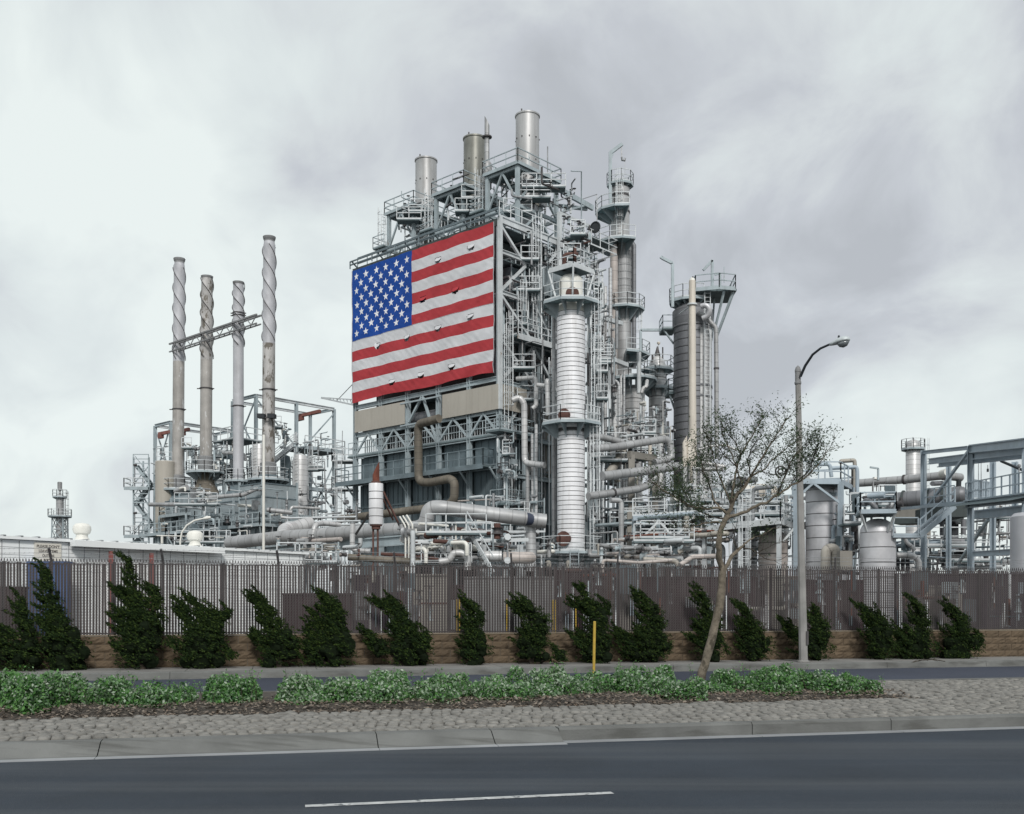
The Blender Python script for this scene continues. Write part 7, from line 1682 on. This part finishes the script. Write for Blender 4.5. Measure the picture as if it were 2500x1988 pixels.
# distant column, long elevated pipe, big dark exchanger drum
Y = 120; x = (2229-1250)/FPX*Y; r = 17*Y/FPX; th = thing('distant_column', 'pale distant round-topped column behind the long elevated pipe', 'column', (x, Y, 0))
part('shell', MB().lathe((x, Y, 0), [(r, 0), (r, zat(1085, Y)), (r*.8, zat(1078, Y)), (r*.3, zat(1074, Y)), (0, zat(1073, Y))], 26, close=False), 'clad', th); ring_platform(th, (x, Y), zat(1096, Y), r, r+.5, seg=10, brk=.3)
part('vent', MB().bar(V((x, Y, zat(1074, Y))), V((x, Y, zat(1068, Y))), .12, .12), 'galv', th); part('ladder', ladder_mb((x+r+.3, Y-.4, 4), zat(1090, Y), V((1, 0, 0)), True), 'palesteel', th)
pipe('long elevated grey pipe running behind the steel bridge to a capped joint', [(2062, 1181, 76), (2110, 1179, 75), (2210, 1171, 73), (2305, 1161, 71), (2345, 1166, 72)], 19, 'clad_grey', .5, 18, flanges=((1, .98), (3, .0)))
q = at(2308, 1155, 69.5); solo('round_pipe_cap', MB().tube([q+V((0, -.5, 0)), q+V((0, .5, 0))], .29, 22).lathe(q, [(.0, 0), (.01, 0)], 3), 'creamwhite', 'round pale pipe cap facing the road on the elevated pipe', 'pipe cap', q)
pipe('dark throat joining the elevated pipe to the dark drum, left one', [(2316, 1172, 70.5), (2312, 1192, 70.5)], 13, 'dark', 0, 12, flanges=((0, .9),)); pipe('dark throat joining the elevated pipe to the dark drum, right one', [(2341, 1172, 71.5), (2340, 1192, 71.5)], 12, 'dark', 0, 12, flanges=((0, .9),))
pipe('small dark capped stub pipe on the dark drum', [(2276, 1181, 69), (2300, 1180, 70)], 12, 'clad_dark', 0, 12)
Yd = 68; dr = thing('exchanger_drum', 'long dark grey horizontal exchanger drum behind the steel bridge', 'drum', at(2240, 1220, Yd)); p, q = at(2150, 1226, 72), at(2345, 1208, 69)
part('shell', MB().tube([p, q], .56, 26), 'clad_dark', dr); d_ = (q-p).normalized(); part('dished_end', MB().tube([q, q+d_*.25, q+d_*.42, q+d_*.48], [.56, .5, .3, .05], 26), 'clad_dark', dr); part('dished_end', MB().tube([p, p-d_*.2, p-d_*.35, p-d_*.4], [.56, .5, .3, .05], 26), 'clad', dr)
for f in (.3, .62, .80): c = p.lerp(q, f); part('girth_flange', MB().tube([c-d_*.06, c+d_*.06], .66, 26), 'casing_dark', dr)
sup = thing('concrete_table', 'weathered concrete table frame under the dark exchanger drum', 'frame', at(2260, 1400, 67)); a, b = at(2190, 1252, 69), at(2345, 1248, 66.5)
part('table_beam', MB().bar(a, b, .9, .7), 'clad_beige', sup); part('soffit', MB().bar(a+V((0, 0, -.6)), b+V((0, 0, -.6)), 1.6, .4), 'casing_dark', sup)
for x_, Y_ in ((2262, 67), (2330, 67)): p = at(x_, 1250, Y_); part('post', MB().obox(V((p.x-.22, Y_, 0)), V((.5, 0, 0)), V((0, .5, 0)), V((0, 0, p.z))), 'clad_beige' if x_ < 2300 else 'dark', sup)
# steel bridge at the right: posts at 2255 (far) and 2370 (near), walkway, upper crane beams
br = thing('steel_bridge', 'pale blue steel bridge frame with crane beams at the right edge', 'steel frame', at(2370, 1400, 50))
Yb = lambda px: 58-(px-2255)*.062      # the frame comes towards the road as it runs right
M_ = 'bluesteel_right'
for px, yt, yb in ((2255, 1100, 1400), (2370, 1089, 1400), (2505, 1075, 1400)): Y_ = Yb(px); p = at(px, yt, Y_); beam('post', V((p.x, Y_, 0)), p, .26, .26, M_, br, 'i')
for px, yt in ((2316, 1130, ), (2424, 1128), (2478, 1128)): Y_ = Yb(px)+5; p = at(px, yt, Y_); beam('post', V((p.x, Y_, 0)), p, .24, .24, M_, br, 'i')
beam('beam', at(2255, 1105, Yb(2255)), at(2370, 1093, Yb(2370)), .18, .20, M_, br, 'i'); beam('beam', at(2370, 1096, Yb(2370)), at(2560, 1075, Yb(2560)), .22, .40, M_, br, 'i')
beam('crane_beam', at(2268, 1127, Yb(2268)+2), at(2560, 1093, Yb(2560)+2), .2, .34, M_, br, 'i'); beam('crane_beam', at(2292, 1134, Yb(2292)+3), at(2560, 1104, Yb(2560)+3), .2, .34, M_, br, 'i')
beam('brace', at(2366, 1100, Yb(2370)), at(2268, 1232, Yb(2260)), .13, .13, M_, br); beam('brace', at(2444, 1126, Yb(2444)+4), at(2560, 1175, Yb(2560)+4), .1, .1, 'dark', br)
beam('deck_beam', at(2358, 1232, Yb(2358)), at(2560, 1208, Yb(2560)), .25, .40, M_, br, 'i'); beam('deck_beam', at(2190, 1243, Yb(2190)), at(2360, 1228, Yb(2360)), .12, .16, M_, br)
beam('deck_beam', at(2370, 1258, Yb(2370)+3), at(2560, 1240, Yb(2560)+3), .25, .45, M_, br, 'i'); beam('beam', at(2375, 1353, Yb(2375)), at(2480, 1347, Yb(2480)), .2, .26, M_, br, 'i')
beam('brace', at(2412, 1270, Yb(2412)+2), at(2340, 1375, Yb(2340)+2), .13, .13, 'bluesteel', br)
m__ = MB(); m__.add([at(2358, 1226, Yb(2358)), at(2560, 1202, Yb(2560)), at(2560, 1202, Yb(2560))+V((0, 3, 0)), at(2358, 1226, Yb(2358))+V((0, 3, 0))], [(0, 1, 2, 3)]); part('deck_plate', m__, 'deck', br)
part('underside_plate', MB().obox(at(2300, 1262, 60), V((1.6, 0, 0)), V((0, 4, 0)), V((0, 0, .75))), 'casing_dark', br)
part('railing', rail_mb([at(2358, 1226, Yb(2358)), at(2560, 1202, Yb(2560))], h=.95, r=.026), M_, br); part('railing', rail_mb([at(2258, 1236, Yb(2258)), at(2330, 1230, Yb(2330))], h=.95, r=.026), M_, br)
part('railing', rail_mb([at(2378, 1215, 52), at(2425, 1219, 57)], h=.9, r=.03, step=.5), M_, br)
for px, py, Y_, lab in ((2393, 1112, 53.5, 'dark red chain hoist under the crane beams, left one'), (2422, 1121, 52.6, 'dark red chain hoist under the crane beams, right one')):
    c = at(px, py, Y_); ho = thing('chain_hoist', lab, 'hoist', c, 'chain hoists on the bridge'); part('housing', MB().lathe(c+V((-.1, 0, -.12)), [(.02, 0), (.12, .04), (.12, .18), (.04, .2)], 10).lathe(c+V((.1, 0, -.12)), [(.02, 0), (.12, .04), (.12, .18), (.04, .2)], 10).bar(c+V((-.1, 0, -.05)), c+V((.1, 0, -.05)), .16, .16).bar(c, c+V((0, 0, -.3)), .1, .1), 'rustbrown', ho)
    if px < 2400: part('chain', MB().bar(c+V((-.09, 0, -.2)), c+V((-.09, 0, -1.9)), .025, .025).bar(c+V((.05, 0, -.2)), c+V((.05, 0, -1.9)), .025, .025), 'galv', ho)
    else: part('pendant', MB().bar(c+V((-.22, 0, -.5)), c+V((-.22, 0, -.66)), .08, .08).bar(c+V((-.22, 0, -.3)), c+V((-.22, 0, -.5)), .02, .02), 'dark', ho)
solo('deck_lamp', MB().bar(at(2488, 1210, 46), at(2488, 1142, 46), .04, .04).lathe(at(2488, 1142, 46), [(.03, 0), (.08, .04), (.08, .12), (.02, .16)], 8), 'galv', 'thin lamp stand on the bridge walkway near the right edge', 'lamp', at(2488, 1210, 46))
st = thing('stair_flight', 'pale blue stair flight descending left from the steel bridge', 'stairs', at(2245, 1308, 55)); p, q = at(2246, 1308, 54), at(2332, 1236, 55)
for d_ in (0, .85): part('stringer', MB().bar(p+V((0, d_, 0)), q+V((0, d_, 0)), .07, .30), M_, st)
part('railing', MB().bar(p+V((0, 0, .85)), q+V((0, 0, .85)), .05, .05).bar(p+V((0, 0, .45)), q+V((0, 0, .45)), .045, .045), M_, st)
for f in (0, .33, .66, 1): a = p.lerp(q, f); part('baluster', MB().bar(a, a+V((0, 0, .9)), .05, .05), M_, st)
for k in range(16): c_ = p.lerp(q, (k+.5)/16); part('tread', MB().box((c_.x-.12, c_.y+.04, c_.z-.10), (c_.x+.12, c_.y+.8, c_.z-.07)), 'galvdark', st)
part('landing_plate', MB().box((p.x-1.4, 54, p.z-.1), (p.x+.2, 55, p.z)), M_, st); part('landing_railing', rail_mb([V((p.x-1.4, 54, p.z)), V((p.x-.1, 54, p.z))], h=.95), M_, st)
tk = thing('white_tank', 'plain white tank cut off by the right photo edge', 'tank', (at(2530, 1400, 40).x, 40, 0)); x = at(2530, 1400, 40).x; part('shell', MB().lathe((x, 40, 0), [(.93, 0), (.93, zat(1262, 40)), (.8, zat(1253, 40)), (0, zat(1250, 40))], 30, close=False), 'stack_lilac', tk)
# dark pipe group under the bridge
pipe('dark grey bent pipe under the bridge, leftmost of the hanging group', [(2300, 1272, 63), (2300, 1308, 63), (2306, 1318, 63), (2322, 1322, 63)], 11, 'clad_dark', .6, 14)
pipe('second dark hanging pipe under the bridge', [(2336, 1280, 63), (2334, 1275, 63), (2325, 1275, 63.5), (2324, 1315, 63.5)], 9, 'dark', .3, 12); pipe('third dark hanging pipe with banded jacket', [(2352, 1268, 63), (2352, 1305, 63)], 12, 'clad_dark', 0, 12); pipe('tee-shaped dark header pipe joining the hanging group', [(2315, 1320, 62.5), (2352, 1322, 62.5)], 17, 'clad_dark', 0, 14)
pipe('lighter banded trunk pipe below the dark header', [(2331, 1340, 62.5), (2331, 1400, 62.5)], 20, 'clad_dark', 0, 14); pipe('thick black riser behind the hanging pipe group', [(2314, 1262, 65), (2314, 1400, 65)], 13, 'black', 0, 10)
pipe('silver S-bend pipe right of the squat vessel, upper', [(2186, 1312, 58), (2206, 1308, 58), (2214, 1325, 58), (2228, 1336, 58), (2232, 1345, 58)], 10, 'clad', .5, 12)
pipe('silver elbow pipe right of the squat vessel, lower', [(2188, 1356, 57), (2228, 1356, 57), (2243, 1368, 57), (2244, 1400, 57)], 14, 'clad', .6, 14)
for k, px in enumerate((2192, 2204, 2216)): pipe(('first', 'second', 'third')[k]+' short dark barrel pipe under the lower silver elbow', [(px, 1362, 57.5), (px, 1395, 57.5)], 10, 'dark', 0, 10, group='dark barrel pipes')
davit('small thin lamp davit above the long elevated pipe', [(2144, 1172), (2144, 1144), (2124, 1141)], 74, .12)
dl = thing('instrument_stand', 'small instrument stand on top of the long elevated pipe', 'instrument', at(2142, 1200, 72)); part('mast', MB().bar(at(2132, 1205, 72), at(2132, 1165, 72), .06, .06), 'galv', dl); part('frame', rail_mb([at(2130, 1200, 72), at(2160, 1198, 72)], h=.6, r=.025, toe=False, step=.3), 'galvdark', dl); part('sensor', MB().lathe(at(2137, 1172, 72), [(.05, 0), (.13, .06), (.1, .2)], 8), 'creamwhite', dl)
